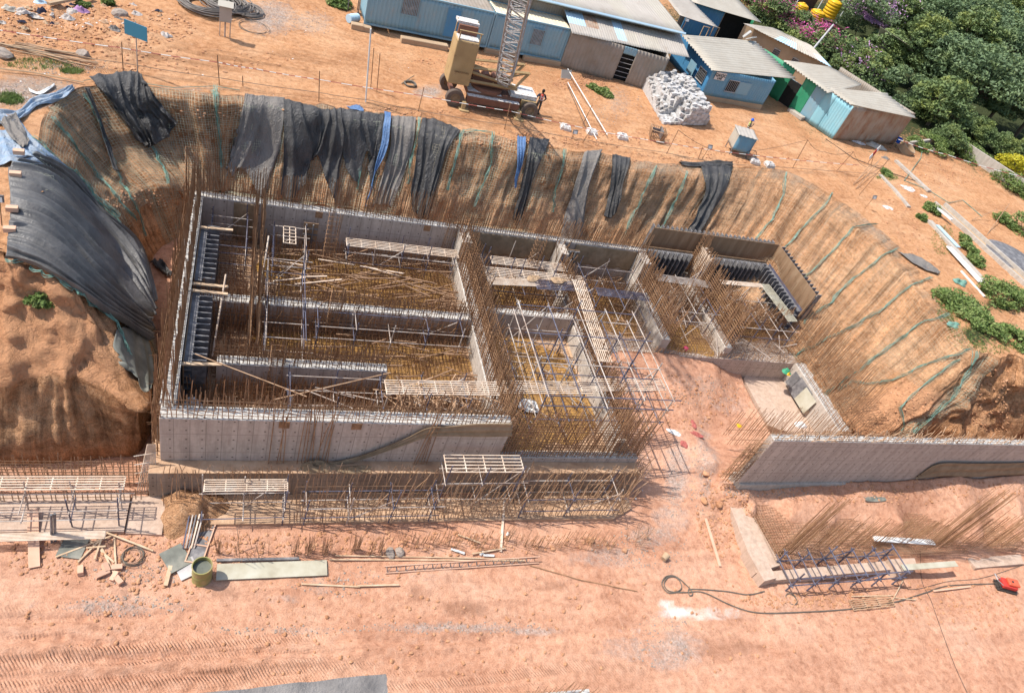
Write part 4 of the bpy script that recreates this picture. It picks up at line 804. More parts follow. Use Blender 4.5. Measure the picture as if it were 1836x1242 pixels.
scaffold('scaffold with long slatted decks at the left edge of the picture', lin(-14, -4.0, 7), (17.95, 18.75), -7.7, -5.7, (-7.2, -6.6), [(-14, -3.85, 18.6, 19.2, -6.02), (-14, -4.4, 17.2, 17.5, -7.35)], zj=.12)
scaffold('dark raking pole scaffold standing over the low beam at the lower right', lin(27.6, 35.2, 6), (13.2, 14.6), -8, -6.3, (-7.3, -6.6), mt='pipe_blue', zj=.3, brace=3, r=.045)
# steel shuttering
def formwork(lab, x0, y0, x1, y1, z0, z1, side, mt='steel', face='form', depth=.5, parts=True):
    """panel between two plan points; side +1/-1 gives which side the ribs stand"""
    L = math.hypot(x1-x0, y1-y0); t = thing('shuttering_panel', lab, 'shuttering', (x0, y0, z0), math.atan2(y1-y0, x1-x0)); H = z1-z0
    mb = MB(); mb.box(0, -.02, 0, L, .02, H); mb.build('plate', M[face], t)
    for z in frange(.12, H-.05, .42):
        m2 = MB(); m2.box(0, side*.022 if side > 0 else side*(.022+depth*.35), z, L, side*(.022+depth*.35) if side > 0 else -.022, z+.07); m2.build('rail', M[mt], t)
    for x in frange(.1, L, .38):
        m3 = MB(); a, b_ = side*(.024+depth*.35), side*(.024+depth); m3.box(x, min(a, b_), 0.02, x+.07, max(a, b_), H-.02); m3.build('soldier', M[mt], t)
    return t
formwork('brown plywood shuttering standing high behind the wing cages', 26.3, 36.95, 37.0, 36.95, -6.0, -2.25, 1, face='form')
formwork('brown plywood shuttering closing the right end of the wing', 37.0, 36.9, 37.0, 31.4, -6.0, -2.25, 1, face='form')
formwork('dark ribbed steel shuttering in front of the rear plywood left of the stub frame', 25.8, 36.2, 29.7, 36.2, -5.8, -3.35, -1, depth=.6)
formwork('dark ribbed steel shuttering in front of the rear plywood right of the stub frame', 30.5, 36.2, 36.2, 36.2, -5.8, -3.35, -1, depth=.6)
formwork('ribbed steel shuttering with blue plates along the right end of the wing', 36.3, 36.0, 36.3, 31.0, -5.8, -3.35, -1, face='pipe_blue', depth=.7)
formwork('upright ribbed shuttering frame standing on the last dividing wall', 30.1, 36.1, 30.1, 34.6, -5.1, -2.7, 1, mt='deck', face='deck', depth=.4)
formwork('black ribbed shuttering along the inside of the left wall at the rear', X0+.58, 28.9, X0+.58, 33.2, -5.9, -3.5, -1, depth=.9)
formwork('black ribbed shuttering along the inside of the left wall in the middle', X0+.58, 23.4, X0+.58, 28.0, -5.9, -3.5, -1, depth=.9)
formwork('dark ladder like shuttering panel leaning on the rear wall', 3.2, 34.9, 4.0, 34.9, -6.0, -3.8, -1, depth=.15)
formwork('open dark shuttering box beside the dividing wall stub', 19.45, 34.6, 20.3, 34.6, -5.6, -3.25, -1, depth=.2)
# cross boards on the left wall
for y in (32.9, 28.4, 27.9, 23.2):
    b = MB(); b.obox((X0+1.3, y, -3.42), 1.7, .16, .07, rnd.uniform(-.05, .05)); tag(b.build('timber_board', M['wood']), None, None, None); o = bpy.data.objects[-1] if False else COL.objects[-1]
    o['label'] = {32.9: 'short board across the left wall nearest the rear corner', 28.4: 'short board across the left wall above the gap between the two black shutterings', 27.9: 'short board across the left wall below the shuttering gap', 23.2: 'short board across the left wall nearest the front corner'}[y]; o['category'] = 'board'
# debris inside the cells: battens, planks, pipes, one by one
M['oldwood'] = mat('oldwood', (.27, .165, .10), (.15, .085, .05), (.40, .29, .20), sc=.8, rough=.9, bump=.3)
def scatter_sticks(n, x0, x1, y0, y1, z, L=(1, 3), mt='wood', name='timber_batten', lab='', grp='', cat='batten', w=.07, ang=(0, 6.3), tilt=.12):
    base = []
    for k in range(3):
        b = MB(); b.box(-.5, -w/2, 0, .5, w/2, w*.6) if name != 'loose_pipe' else b.bar((-.5, 0, .03), (.5, 0, .03), .03, 6, True)
        o = mesh_obj(name, b.v, b.f, M[mt]); base.append(o)
    for i in range(n):
        o = base[i] if i < 3 else base[i % 3].copy()
        if i >= 3: COL.objects.link(o)
        o.location = (rnd.uniform(x0, x1), rnd.uniform(y0, y1), z+rnd.uniform(0, .45)); o.rotation_euler = (0, rnd.gauss(0, tilt), rnd.uniform(*ang)); o.scale = (rnd.uniform(*L), 1, 1)
        tag(o, lab, cat, grp)
scatter_sticks(75, 1.6, 11.8, 29.4, 34.2, -5.5, (.6, 3.2), 'oldwood', 'timber_batten', 'timber batten lying loose on the bar mat of the rear left cell', 'loose battens in the rear left cell', ang=(-.45, .5))
scatter_sticks(9, 2.2, 11.5, 29.5, 33.6, -5.25, (1.4, 3.2), 'deck', 'timber_batten', 'pale batten lying loose on the bar mat of the rear left cell', 'pale battens in the rear left cell', ang=(-.3, .35))
scatter_sticks(34, 4.0, 11.6, 24.9, 28.2, -5.8, (.6, 2.6), 'oldwood', 'timber_batten', 'timber batten lying over the water between the inner walls', 'battens between the inner walls', ang=(-.5, .5))
scatter_sticks(20, 1, 11, 21.4, 23.4, -4.7, (1.2, 3.2), 'pipe', 'loose_pipe', 'steel pipe lying loose behind the pale front wall', 'pipes behind the pale front wall', 'pipe', ang=(-.5, .6), tilt=.2)
scatter_sticks(45, 6.5, 12, 21.2, 23.4, -4.5, (1, 2.4), 'rust2', 'timber_batten', 'short bar tangled in the heap at the right end of the front cell', 'tangled short bars in the front cell', 'bar', w=.05, tilt=.5)
scatter_sticks(30, 13.4, 18.6, 21.5, 28.8, -5.7, (1, 2.6), 'pipe', 'loose_pipe', 'steel pipe lying on the mat of the open middle cell', 'pipes in the open middle cell', 'pipe')
scatter_sticks(30, 20, 24.5, 28.9, 35, -5.7, (1, 2.4), 'rust2', 'timber_batten', 'short bar lying on the floor of the right rear cell', 'loose short bars in the right rear cell', 'bar', w=.05)
scatter_sticks(36, 26, 35.5, 28.9, 35, -5.6, (1, 2.4), 'pipe', 'loose_pipe', 'steel pipe lying among the cages of the wing', 'loose pipes in the wing', 'pipe', tilt=.3)
for (x, y, z, a, lab) in ((1.0, 30.2, -2.6, 1.35, 'single pale pipe leaning steeply in the rear left corner cell'), (-.9, 27.2, -2.9, 1.4, 'long pale pipe leaning over the front left cell'),):
    mb = MB(); mb.bar((x-.1, y-1.6, -5.4), (x+.25, y+1.5, z), .045, 6, True); tag(mb.build('leaning_pipe', M['deck']), lab, 'pipe')
mb = MB(); mb.bar((-1.6, 23.3, -2.9), (3.0, 21.2, -3.0), .03, 5, True); tag(mb.build('leaning_pipe', M['rust2']), 'long thin pipe lying diagonally over the front left corner of the basement', 'pipe')
mb = MB(); mb.bar(at(492, 716, -3.0), at(700, 668, -3.6), .035, 5, True); tag(mb.build('leaning_pipe', M['rust2']), 'long thin pipe lying across from the front wall to the inner wall', 'pipe')
# sacking on the front wall and lumps of cloth
def strip(name, lab, top, bot, mt, cat, th=.02, nv=14, amp=.05, seed=0):
    T = np.array([catmull(np.array(top), min(int(s), len(top)-2), s-min(int(s), len(top)-2)) for s in np.linspace(0, len(top)-1, 90)]); B = np.array([catmull(np.array(bot), min(int(s), len(bot)-2), s-min(int(s), len(bot)-2)) for s in np.linspace(0, len(bot)-1, 90)])
    P = T[:, None]*(1-np.linspace(0, 1, nv))[None, :, None]+B[:, None]*np.linspace(0, 1, nv)[None, :, None]
    P[..., 1] -= amp*(1+np.sin(np.linspace(0, 1, nv)*14+np.linspace(0, 3, 90)[:, None]+seed))
    o = grid_obj(name, P, M[mt]); tag(o, lab, cat); s_ = o.modifiers.new('s', 'SOLIDIFY'); s_.thickness = th; return o
def wp(x, y, Y=19.95):      # point on the vertical plane y = Y
    d_ = ray(x, y); k = Y/d_.y; return [d_.x*k, Y, CAMH+d_.z*k]
strip('hessian_cloth', 'long brown hessian cloth sagging across the pale front wall', [wp(918, 757), wp(860, 757), wp(800, 762), wp(765, 765), wp(730, 782), wp(690, 800), wp(640, 818), wp(590, 829), wp(540, 834)], [wp(918, 779), wp(860, 780), wp(800, 779), wp(765, 782), wp(730, 794), wp(690, 808), wp(640, 824), wp(590, 833), wp(540, 838)], 'hess', 'cloth')
strip('hessian_cloth', 'brown hessian strip hanging low on the free wall near the right edge', [wp(1650, 848, 18.93), wp(1682, 829, 18.93), wp(1740, 828, 18.93), wp(1800, 828, 18.93), wp(1860, 827, 18.93)], [wp(1640, 856, 18.93), wp(1690, 851, 18.93), wp(1740, 853, 18.93), wp(1800, 851, 18.93), wp(1860, 850, 18.93)], 'hess', 'cloth')
def cloth_heap(name, lab, c, sx, sy, h, mt, cat, seed=0, rz=0):
    n = 44; a = np.linspace(0, 2*np.pi, n); rr = np.linspace(0, 1, 16); Aa, Rr = np.meshgrid(a, rr, indexing='ij')
    ed = 1+.25*vn(np.cos(Aa)*1.5+seed, np.sin(Aa)*1.5+seed, 0); Xp = Rr*np.cos(Aa)*sx*ed; Yp = Rr*np.sin(Aa)*sy*ed
    Zp = h*(1-Rr**2)*(.6+.5*fbm(Xp/sx*2+seed, Yp/sy*2, seed))+.05*fbm(Xp*7, Yp*7, seed)*np.sqrt(1-Rr*.9); Zp = np.maximum(Zp, .01)
    Zp[-1], Xp[-1], Yp[-1] = Zp[0], Xp[0], Yp[0]
    o = grid_obj(name, np.stack([Xp, Yp, Zp], -1), M[mt]); o.location = c; o.rotation_euler = (0, 0, rz); tag(o, lab, cat); return o
cloth_heap('hessian_cloth', 'bunched brown hessian heap on the ledge under the pale front wall', (3.75, 19.75, -6.07), .75, .35, .45, 'hess', 'cloth', 1)
cloth_heap('hessian_cloth', 'trailing end of brown hessian lying over the ledge edge', (5.3, 19.6, -6.07), .9, .22, .2, 'hess', 'cloth', 2)
M['sack'] = mat('sack', (.42, .29, .18), (.30, .20, .12), sc=2, rough=.9, bump=.4)
cloth_heap('sack', 'left brown sack on the blue slatted deck of the middle cell', (16.3, 31.5, -3.45), .55, .26, .2, 'sack', 'sack', 3, .6)
cloth_heap('sack', 'right brown sack on the blue slatted deck of the middle cell', (18.0, 31.55, -3.42), .5, .28, .2, 'sack', 'sack', 4, .2)
cloth_heap('sack', 'white bag in the water of the open middle cell', (14.9, 23.6, -5.9), .6, .45, .3, 'white', 'sack', 5)
cloth_heap('sack', 'pale lump of spilled concrete behind the front wall', (3.9, 21.2, -4.9), .9, .5, .6, 'crust', 'concrete lump', 6)
cloth_heap('sack', 'crumpled white bag beside the left wall inside the front cell', (-1.6, 22.3, -5.2), .4, .5, .5, 'white', 'sack', 7)
# bars standing in front of the ledge and other bar groups
def bars_thing(lab, segs, cat='rebar cage', mt='rust2'):
    mb = MB()
    for a in segs: vbars(mb, *a[:7], lean=a[7], hj=a[8], r=.012)
    o = mb.build('starter_bars', M[mt]); tag(o, lab, cat); return o
mb = MB(); vbars(mb, -2.4, 18.9, 2.8, 18.9, -7.75, -5.6, .2, lean=.07, hj=.35, bend=.2); vbars(mb, 3.0, 18.0, 19.5, 17.95, -7.75, -5.3, .17, lean=.06, hj=.4, bend=.2, r=.013); vbars(mb, 3.0, 18.9, 19.8, 18.9, -7.75, -5.4, .2, lean=.08, hj=.4, r=.013); hbars(mb, 3.0, 17.95, 19.5, 17.95, (-7.3, -6.7)); hbars(mb, 3, 18.9, 19.8, 18.9, (-7.0, -6.4))
for x in frange(3, 19.5, .25): mb.bar((x, 17.8, -7.68), (x, 19.4, -7.68), .01, 3)
tag(mb.build('rebar_cage', M['rust2']), 'row of thin upright bars along the front of the basement ledge', 'rebar cage')
mb = MB(); vbars(mb, -2.5, 19.3, 20.3, 19.3, -6.3, -5.55, .2, lean=.15, hj=.15, r=.011); hbars(mb, -2.5, 19.32, 20.3, 19.32, (-6.0,))
tag(mb.build('rebar_cage', M['rust2']), 'thin bars fringing the top of the basement ledge', 'rebar cage')
mb = MB(); vbars(mb, 18.9, 17.9, 20.8, 19.6, -7.8, -5.6, .12, lean=.12, hj=.4, r=.012); vbars(mb, 20.6, 19.5, 20.9, 25.5, -7.6, -5.6, .14, lean=.10, hj=.5, r=.012)
tag(mb.build('rebar_cage', M['rust2']), 'leaning bars around the right corner of the basement', 'rebar cage')
mb = MB(); vbars(mb, -14, 19.9, -3.3, 19.9, -7.7, -6.2, .2, lean=.05, hj=.12, r=.012); vbars(mb, -14, 20.3, -3.3, 20.3, -7.7, -6.2, .2, lean=.05, hj=.12, r=.012); hbars(mb, -14, 19.9, -3.2, 19.9, (-7.5, -7.3, -7.1, -6.9, -6.7, -6.5)); hbars(mb, -14, 20.3, -3.2, 20.3, (-7.5, -7.3, -7.1, -6.9, -6.7, -6.5)); vbars(mb, -14, 19.2, -3.3, 19.2, -7.7, -7.0, .22, lean=.03, hj=.1); hbars(mb, -14, 19.2, -3.2, 19.2, (-7.5, -7.2))
tag(mb.build('rebar_cage', M['rust2']), 'net like bar cage at the foot of the steep earth face', 'rebar cage')
t_ = MB(); 
for i in range(9): t_.bar((-3.55+.09*i, 19.7, -7.8), (-3.1+.035*i, 20.0, -4.9), .022, 4)
for z in (-7.3, -6.6, -6.0, -5.4): t_.bar((-3.6, 19.75, z), (-2.75, 19.95, z), .02, 4)
tag(t_.build('ladder_frame', M['deck']), 'narrow pale bar frame leaning at the left front corner of the basement', 'frame')
def clump(lab, px_, py_, n, h, spread=.12, lean=.12, z=None, mt='rust2', grp=None):
    p = g(px_, py_, (2,)); mb = MB()
    for i in range(n):
        a = Vector((rnd.gauss(0, spread), rnd.gauss(0, spread), -.15)); hh = h*rnd.uniform(.7, 1.1); b = a+Vector((rnd.gauss(0, lean)*hh, rnd.gauss(0, lean)*hh, hh)); mb.bar(a, b, .012, 3)
    o = mb.build('bar_clump', M[mt]); o.location = p; tag(o, lab, 'bar clump', grp); return o
for i, x in enumerate([388, 528, 548, 556, 577, 585, 636, 641, 664, 684]):
    clump(f'bunch of starter bars rising from the dirt in front of the ledge', x+rnd.uniform(-3, 3), 988+rnd.uniform(-4, 8), 11, 1.35, .07, .07, grp='bar bunches in front of the ledge')
for i in range(34):
    clump('thin scatter of starter bars in the dirt at the right of the ledge front', 715+i*11.5+rnd.uniform(-5, 5), 974+rnd.uniform(-6, 10), 6, 1.1, .16, .06, grp='scattered starter bars before the ledge')
for i, (x, y) in enumerate([(1128, 968), (1145, 975), (1155, 966), (470, 995), (450, 985), (430, 992)]):
    clump('few thin bars leaning in the dirt at either end of the ledge front', x, y, 6, 1.3, .2, .22, grp='leaning bar groups')
# lower right pit: mats and tall leaning bars
o = slab('low_beam', 'low concrete beam running away from the viewer at the lower right pit', [at(1308, 905, -7.4), at(1338, 902, -7.4), at(1400, 1012, -7.4), at(1356, 1026, -7.4)], -7.4, 'conc_dust', .8, 'concrete beam')
slab('end_block', 'taller concrete block at the near corner of the low beams', [at(1338, 985, -7.28), at(1360, 980, -7.28), at(1392, 1036, -7.28), at(1370, 1042, -7.28)], -7.25, 'conc_dust', .9, 'concrete block')
slab('low_beam', 'low concrete beam under the dark raking poles', [at(1376, 1024, -7.55), at(1600, 1004, -7.55), at(1602, 1020, -7.55), at(1378, 1041, -7.55)], -7.55, 'conc_dust', .5, 'concrete beam')
slab('end_block', 'stained concrete block at the right end of the raking poles', [at(1592, 1002, -7.3), at(1640, 1000, -7.3), at(1645, 1018, -7.3), at(1612, 1028, -7.3)], -7.3, 'conc_dust', .75, 'concrete block')
slab('low_beam', 'short concrete pad right of the raking poles', [at(1735, 1000, -7.7), at(1830, 993, -7.7), at(1836, 1010, -7.7), at(1750, 1018, -7.7)], -7.7, 'conc_dust', .3, 'concrete beam')
rebar_mat('dark bar mat over the pit behind the low beams', 27.4, 14.6, 47, 18.0, -7.6, .17, two=True, mt='rust2', ups=0)
def lean_bars(lab, px0, py0, px1, py1, n, h, z=-7.8):
    mb = MB(); a = at(px0, py0, z); b = at(px1, py1, z)
    for i in range(n):
        p = a.lerp(b, i/max(n-1, 1))+Vector((rnd.gauss(0, .05), rnd.gauss(0, .12), 0)); mb.bar(p, p+Vector((rnd.gauss(.0, .012)*h, rnd.gauss(0, .012)*h, h*rnd.uniform(.75, 1.1))), .015, 3)
    tag(mb.build('starter_bars', M['rust']), lab, 'rebar cage')
lean_bars('sheaf of tall bars in the lower right pit nearest the low beam', 1385, 1000, 1425, 985, 34, 5.0)
lean_bars('fan of bars over the dark shadow of the lower right pit', 1430, 985, 1650, 975, 95, 2.9)
lean_bars('tallest sheaf of bars near the right edge of the lower pit', 1650, 985, 1705, 975, 44, 5.8)
lean_bars('fan of bars reaching the right edge of the picture', 1710, 985, 1880, 975, 75, 4.0)
lean_bars('short bars along the low beam', 1330, 912, 1400, 1000, 60, .5, -7.6)
for (a, b_, lab, mt) in (((1566, 965), (1675, 972), 'pale checkered board on the bar mat', 'white'), ((1618, 1017), (1715, 1010), 'bluish white plank lying beside the stained block', 'ply')):
    p, q = at(*a, -7.2), at(*b_, -7.2); d_ = (q-p); mb = MB(); mb.obox((p+q)/2, d_.length, .35, .04, math.atan2(d_.y, d_.x)); tag(mb.build('board', M[mt]), lab, 'board')
# ------------------------------------------------------------------ upper site: containers, sheds, crane, blocks, fence
def corr_mat(name, c, rust, dust, rough=.6, th=(.55, .75)):
    m, nt, b = _new(name); co = _coord(nt)
    n = _noise(nt, _coord(nt, (1, 1, .35)), 1.3, 8, .72, .3); col = _mix(nt, _ramp(nt, n, [(th[0], (0, 0, 0)), (th[1], (1, 1, 1))]), c, rust)
    n2 = _noise(nt, co, .8, 6, .6); col = _mix(nt, _ramp(nt, n2, [(.4, (0, 0, 0)), (.7, (.6, .6, .6))]), col, dust)
    nt.links.new(col, b.inputs['Base Color']); b.inputs['Roughness'].default_value = rough; b.inputs['Specular IOR Level'].default_value = .35
    _bump(nt, b, _noise(nt, co, 9, 6), .25, .02); return m
M['cont_blue'] = corr_mat('cont_blue', (.20, .36, .45), (.30, .30, .28), (.27, .38, .42))
M['cont_roof'] = corr_mat('cont_roof', (.72, .62, .42), (.55, .40, .24), (.66, .62, .54))
M['shed_blue'] = corr_mat('shed_blue', (.12, .28, .40), (.20, .26, .30), (.19, .33, .42))
M['shed_cyan'] = corr_mat('shed_cyan', (.22, .46, .54), (.30, .42, .44), (.30, .50, .55))
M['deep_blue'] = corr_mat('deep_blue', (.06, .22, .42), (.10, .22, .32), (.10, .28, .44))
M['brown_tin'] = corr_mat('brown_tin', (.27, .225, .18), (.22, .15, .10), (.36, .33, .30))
M['grey_tin'] = corr_mat('grey_tin', (.38, .34, .295), (.28, .21, .15), (.46, .42, .375))
M['light_tin'] = corr_mat('light_tin', (.39, .35, .29), (.29, .22, .16), (.47, .44, .38), th=(.6, .85))
M['skyblue_tin'] = corr_mat('skyblue_tin', (.38, .54, .66), (.48, .52, .54), (.50, .62, .68))
M['rust_tin'] = corr_mat('rust_tin', (.34, .25, .18), (.26, .12, .06), (.40, .35, .30), th=(.45, .6))
M['green'] = corr_mat('green', (.03, .24, .12), (.12, .24, .13), (.06, .32, .18))
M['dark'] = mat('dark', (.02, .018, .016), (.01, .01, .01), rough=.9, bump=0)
M['tan'] = mat('tan', (.46, .33, .21), (.36, .25, .16), sc=1, rough=.9, bump=.3)
M['beige'] = mat('beige', (.40, .275, .135), (.32, .21, .105), (.46, .33, .18), sc=.8, rough=.55, bump=.1, dirt=(.22, .14, .08), dsc=2, dth=(.6, .72))
M['whitedust'] = mat('whitedust', (.70, .69, .68), (.50, .47, .44), sc=9, rough=.9, bump=.4, dirt=(.35, .27, .22), dsc=7, dth=(.5, .62))
M['brownred'] = mat('brownred', (.22, .10, .065), (.15, .07, .045), sc=2, rough=.7, bump=.1)
M['tyre'] = mat('tyre', (.16, .12, .095), (.09, .07, .06), sc=3, rough=.95, bump=.3)
M['rim'] = mat('rim', (.30, .22, .14), (.20, .14, .09), sc=4, rough=.8, bump=.2)
M['lattice'] = mat('lattice', (.42, .40, .39), (.28, .26, .25), (.55, .53, .51), sc=1.2, rough=.6, bump=0)
M['paper'] = mat('paper', (.72, .68, .64), (.62, .55, .50), sc=2, rough=.8, bump=0)
M['ink'] = mat('ink', (.03, .02, .02), (.02, .02, .02), rough=.8, bump=0)
def local(o, org): return o
def corr_panel(name, c00, c10, c11, c01, along=0, amp=.03, pitch=.22, mt='grey_tin', parent=None, mats=None, msel=None, thick=.006):
    """sheet with corrugations running along the v direction (c00>c01), waves across u"""
    c = [Vector(q) for q in (c00, c10, c11, c01)]
    if along: c = [c[0], c[3], c[2], c[1]]
    Lu = (c[1]-c[0]).length; n = max(4, int(Lu/pitch)*4); n = min(n, 400); nrm = (c[1]-c[0]).cross(c[3]-c[0]).normalized(); nv = 8
    P = np.zeros((n+1, nv, 3)); prof = [0, 1, 1, 0]
    for i in range(n+1):
        u = i/n; h = amp*(prof[i % 4]-.5)
        for j in range(nv):
            v = j/(nv-1); p = c[0]*(1-u)*(1-v)+c[1]*u*(1-v)+c[2]*u*v+c[3]*(1-u)*v + nrm*(h+.015*math.sin(v*5+int(u*Lu/.9)*1.7)); P[i, j] = p
    o = grid_obj(name, P, M[mt if isinstance(mt, str) else mt[0]], parent, smooth=False)
    if mats:
        o.data.materials.clear()
        for m_ in mats: o.data.materials.append(M[m_])
        nq = (nv-1); o.data.polygons.foreach_set('material_index', [msel((k//nq)/n, (k % nq)/nq) for k in range(len(o.data.polygons))])
    s_ = o.modifiers.new('s', 'SOLIDIFY'); s_.thickness = thick
    return o
V = Vector
def zoff(p, z): return V((p[0], p[1], p[2]+z))
def wall_panel(name, a, b, z0, z1, mt, parent, z1b=None, **kw):
    a, b = V((a[0], a[1], 0)), V((b[0], b[1], 0)); return corr_panel(name, a+V((0, 0, z0)), b+V((0, 0, z0)), b+V((0, 0, z1 if z1b is None else z1b)), a+V((0, 0, z1)), mt=mt, parent=parent, **kw)
def container(lab, x0, y0, L, ang, W=2.44, H=2.75, z0=.28, wall_m='cont_blue', roof_m='cont_roof', feats=()):
    t = thing('site_container', lab, 'container', (x0, y0, z0), ang)
    def lw(name, a, b, mt): return corr_panel(name, (*a, .12), (*b, .12), (*b, H-.1), (*a, H-.1), amp=.045, pitch=.28, mt=mt, parent=t)
    lw('front_wall', (.05, .03), (L-.05, .03), wall_m); lw('side_wall', (L-.03, .05), (L-.03, W-.05), wall_m); lw('side_wall', (.03, W-.05), (.03, .05), wall_m)
    lw('back_wall', (L-.05, W-.03), (.05, W-.03), wall_m)
    corr_panel('roof', (.03, .03, H-.02), (L-.03, .03, H-.02), (L-.03, W-.03, H-.02), (.03, W-.03, H-.02), amp=.03, pitch=.3, mt=roof_m, parent=t)
    mb = MB()
    for x in (0, L-.12): mb.box(x, -.02, 0, x+.12, .1, H+.02); mb.box(x, W-.1, 0, x+.12, W+.02, H+.02)
    for y in (-.025, W-.09): mb.box(.121, y, 0, L-.121, y+.11, .13); mb.box(.121, y, H-.1, L-.121, y+.11, H+.015)
    mb.build('frame', M[wall_m], t)
    for kind, xa, xb, za, zb in feats:
        mb = MB(); mb.box(xa, -.06, za, xb, -.035, zb); o = mb.build(kind, M['deep_blue' if kind == 'door' else 'steel'], t)
        m2 = MB()
        if kind == 'window':
            for x in frange(xa, xb, .12): m2.box(x, -.075, za, x+.03, -.062, zb)
            m2.box(xa-.06, -.08, za-.06, xb+.06, -.062, za); m2.box(xa-.06, -.08, zb, xb+.06, -.062, zb+.06); m2.build('grille', M['cont_blue'], o)
        else:
            for q in ((xa, za, xa+.05, zb), (xb-.05, za, xb, zb), (xa+.06, zb-.05, xb-.06, zb)): m2.box(q[0], -.075, q[1], q[2], -.062, q[3])
            m2.build('door_frame', M['shed_blue'], o)
    return t
cA, cB = at(651, 50, 0), at(1003, 118, 0); ca = math.atan2(cB.y-cA.y, cB.x-cA.x)
container('long blue container with hatch and window behind the crane, its roof in shadow', cA.x, cA.y, 9.6, ca, roof_m='brown_tin', feats=[('window', 2.5, 3.7, 1.3, 2.5), ('door', 5.9, 7.0, .3, 2.4)])  # roof shadow is put into the colour as brown tin
pB = V((cA.x+math.cos(ca)*9.66, cA.y+math.sin(ca)*9.66, 0)); LB = (cB-pB).length-.05
container('blue container with a cream ribbed roof right of the crane mast', pB.x, pB.y, LB, ca, feats=[('window', 3.3, 4.3, 1.0, 2.2)])
for px_, py_, L_, lab in ((760, 82, 3.6, 'long stone plinth block under the left container'), (970, 112, 3.3, 'stone plinth block under the cream roofed container'), (655, 56, .8, 'short stone block at the left container corner'), (640, 52, .9, 'flat stone at the grassy container corner'), (895, 98, 2.6, 'stone plinth block behind the crane mast')):
    p = g(px_, py_); mb = MB(); mb.obox((0, 0, .17), L_, .55, .42, 0); o = mb.build('stone_block', M['tan']); o.location = p; o.rotation_euler = (0, rnd.gauss(0, .02), ca+rnd.gauss(0, .03)); bv = o.modifiers.new('b', 'BEVEL'); bv.width = .05; bv.segments = 2; tag(o, lab, 'stone block')
def roof(name, pts, parent, mt='grey_tin', along=0, **kw):
    q = [at(*p) for p in pts]; o = corr_panel(name, *q, along=along, mt=mt, parent=parent, **kw); return o
def win(parent, a, b, z0, z1, name='window', mt='dark', proud=.05, bars=True, flip=1):
    a = V((a[0], a[1], 0)); b = V((b[0], b[1], 0)); d_ = (b-a).normalized(); n_ = V((d_.y, -d_.x, 0))*flip; mb = MB()
    P = lambda u, z, k: a.lerp(b, u)+n_*k+V((0, 0, z))
    mb.quad(P(0, z0, proud), P(1, z0, proud), P(1, z1, proud), P(0, z1, proud)); o = mb.build(name, M[mt], parent)
    if bars:
        m2 = MB()
        for i in range(7): m2.bar(P(i/6, z0, proud+.03), P(i/6, z1, proud+.03), .018, 4)
        for z in (z0, z1): m2.bar(P(0, z, proud+.03), P(1, z, proud+.03), .04, 4)
        m2.build('grille', M['lattice'], o)
    return o
def text(s, parent, org, xdir, up, size, mt='ink', name='lettering', wgt=.0):
    cu = bpy.data.curves.new(name, 'FONT'); cu.body = s; cu.size = size; cu.align_x = 'CENTER'; cu.align_y = 'CENTER'; cu.extrude = .004; cu.offset = wgt; cu.materials.append(M[mt])
    o0 = bpy.data.objects.new(name, cu); COL.objects.link(o0); bpy.context.view_layer.update(); me = bpy.data.meshes.new_from_object(o0.evaluated_get(bpy.context.evaluated_depsgraph_get())); bpy.data.objects.remove(o0)
    o = bpy.data.objects.new(name, me); COL.objects.link(o); x = V(xdir).normalized(); y = V(up).normalized(); z = x.cross(y)
    o.matrix_world = Matrix(((x.x, y.x, z.x, org[0]), (x.y, y.y, z.y, org[1]), (x.z, y.z, z.z, org[2]), (0, 0, 0, 1)))
    if parent: o.parent = parent
    return o
# brown tin shed
t = thing('tin_shed', 'brown corrugated shed with dark doorway and a patchwork tin roof', 'shed')
a = at(1003, 119, 0); b = at(1174, 165, 0); d_ = (b-a).normalized(); n_ = V((-d_.y, d_.x, 0)); L_ = (b-a).length
wall_panel('front_wall', a, a+d_*(L_*.54), -.1, 2.95, 'brown_tin', t, pitch=.3, amp=.04)
wall_panel('front_wall', a+d_*(L_*.67), b, -.1, 2.95, 'brown_tin', t, pitch=.3, amp=.04); wall_panel('lintel_sheet', a+d_*(L_*.54), a+d_*(L_*.67), 2.35, 2.95, 'cont_blue', t)
wall_panel('side_wall', b, b+n_*4.6, -.1, 2.95, 'brown_tin', t, z1b=3.5); wall_panel('side_wall', a+n_*4.6, a, -.1, 3.5, 'brown_tin', t, z1b=2.95)
mb = MB(); q = [a+n_*.6-V((0, 0, .1)), b+n_*.6-V((0, 0, .1))]; mb.quad(q[0], q[1], q[1]+V((0, 0, 2.9)), q[0]+V((0, 0, 2.9))); mb.build('doorway_shade', M['dark'], t)  # black sheet standing in for the shade inside the doorway
p0 = a+d_*(L_*.54)-n_*.02; mb = MB()
for z in frange(.5, 2.2, .38): mb.bar(p0+V((0, 0, z)), p0+d_*(L_*.13)+V((0, 0, z)), .015, 4)
mb.build('door_grille', M['lattice'], t)
def ms(u, v):
    if u < .14 and v > .35: return 1
    if .14 <= u < .24 and v > .3: return 2
    if .38 <= u < .46 and v > .12: return 1
    if .46 <= u < .56 and v < .5: return 3
    if u > .6 and u < .75: return 3
    return 4 if u > .75 else 0
roof('roof', [(1026, 60, 3.0), (1237, 104, 3.0), (1220, 62, 3.7), (1012, 17, 3.7)], t, mats=['grey_tin', 'skyblue_tin', 'rust_tin', 'light_tin', 'grey_tin'], msel=ms, pitch=.24)
roof('ridge_sheet', [(1102, 36, 3.6), (1165, 52, 3.55), (1163, 60, 3.5), (1104, 46, 3.5)], t, mt='cont_roof', amp=.012)
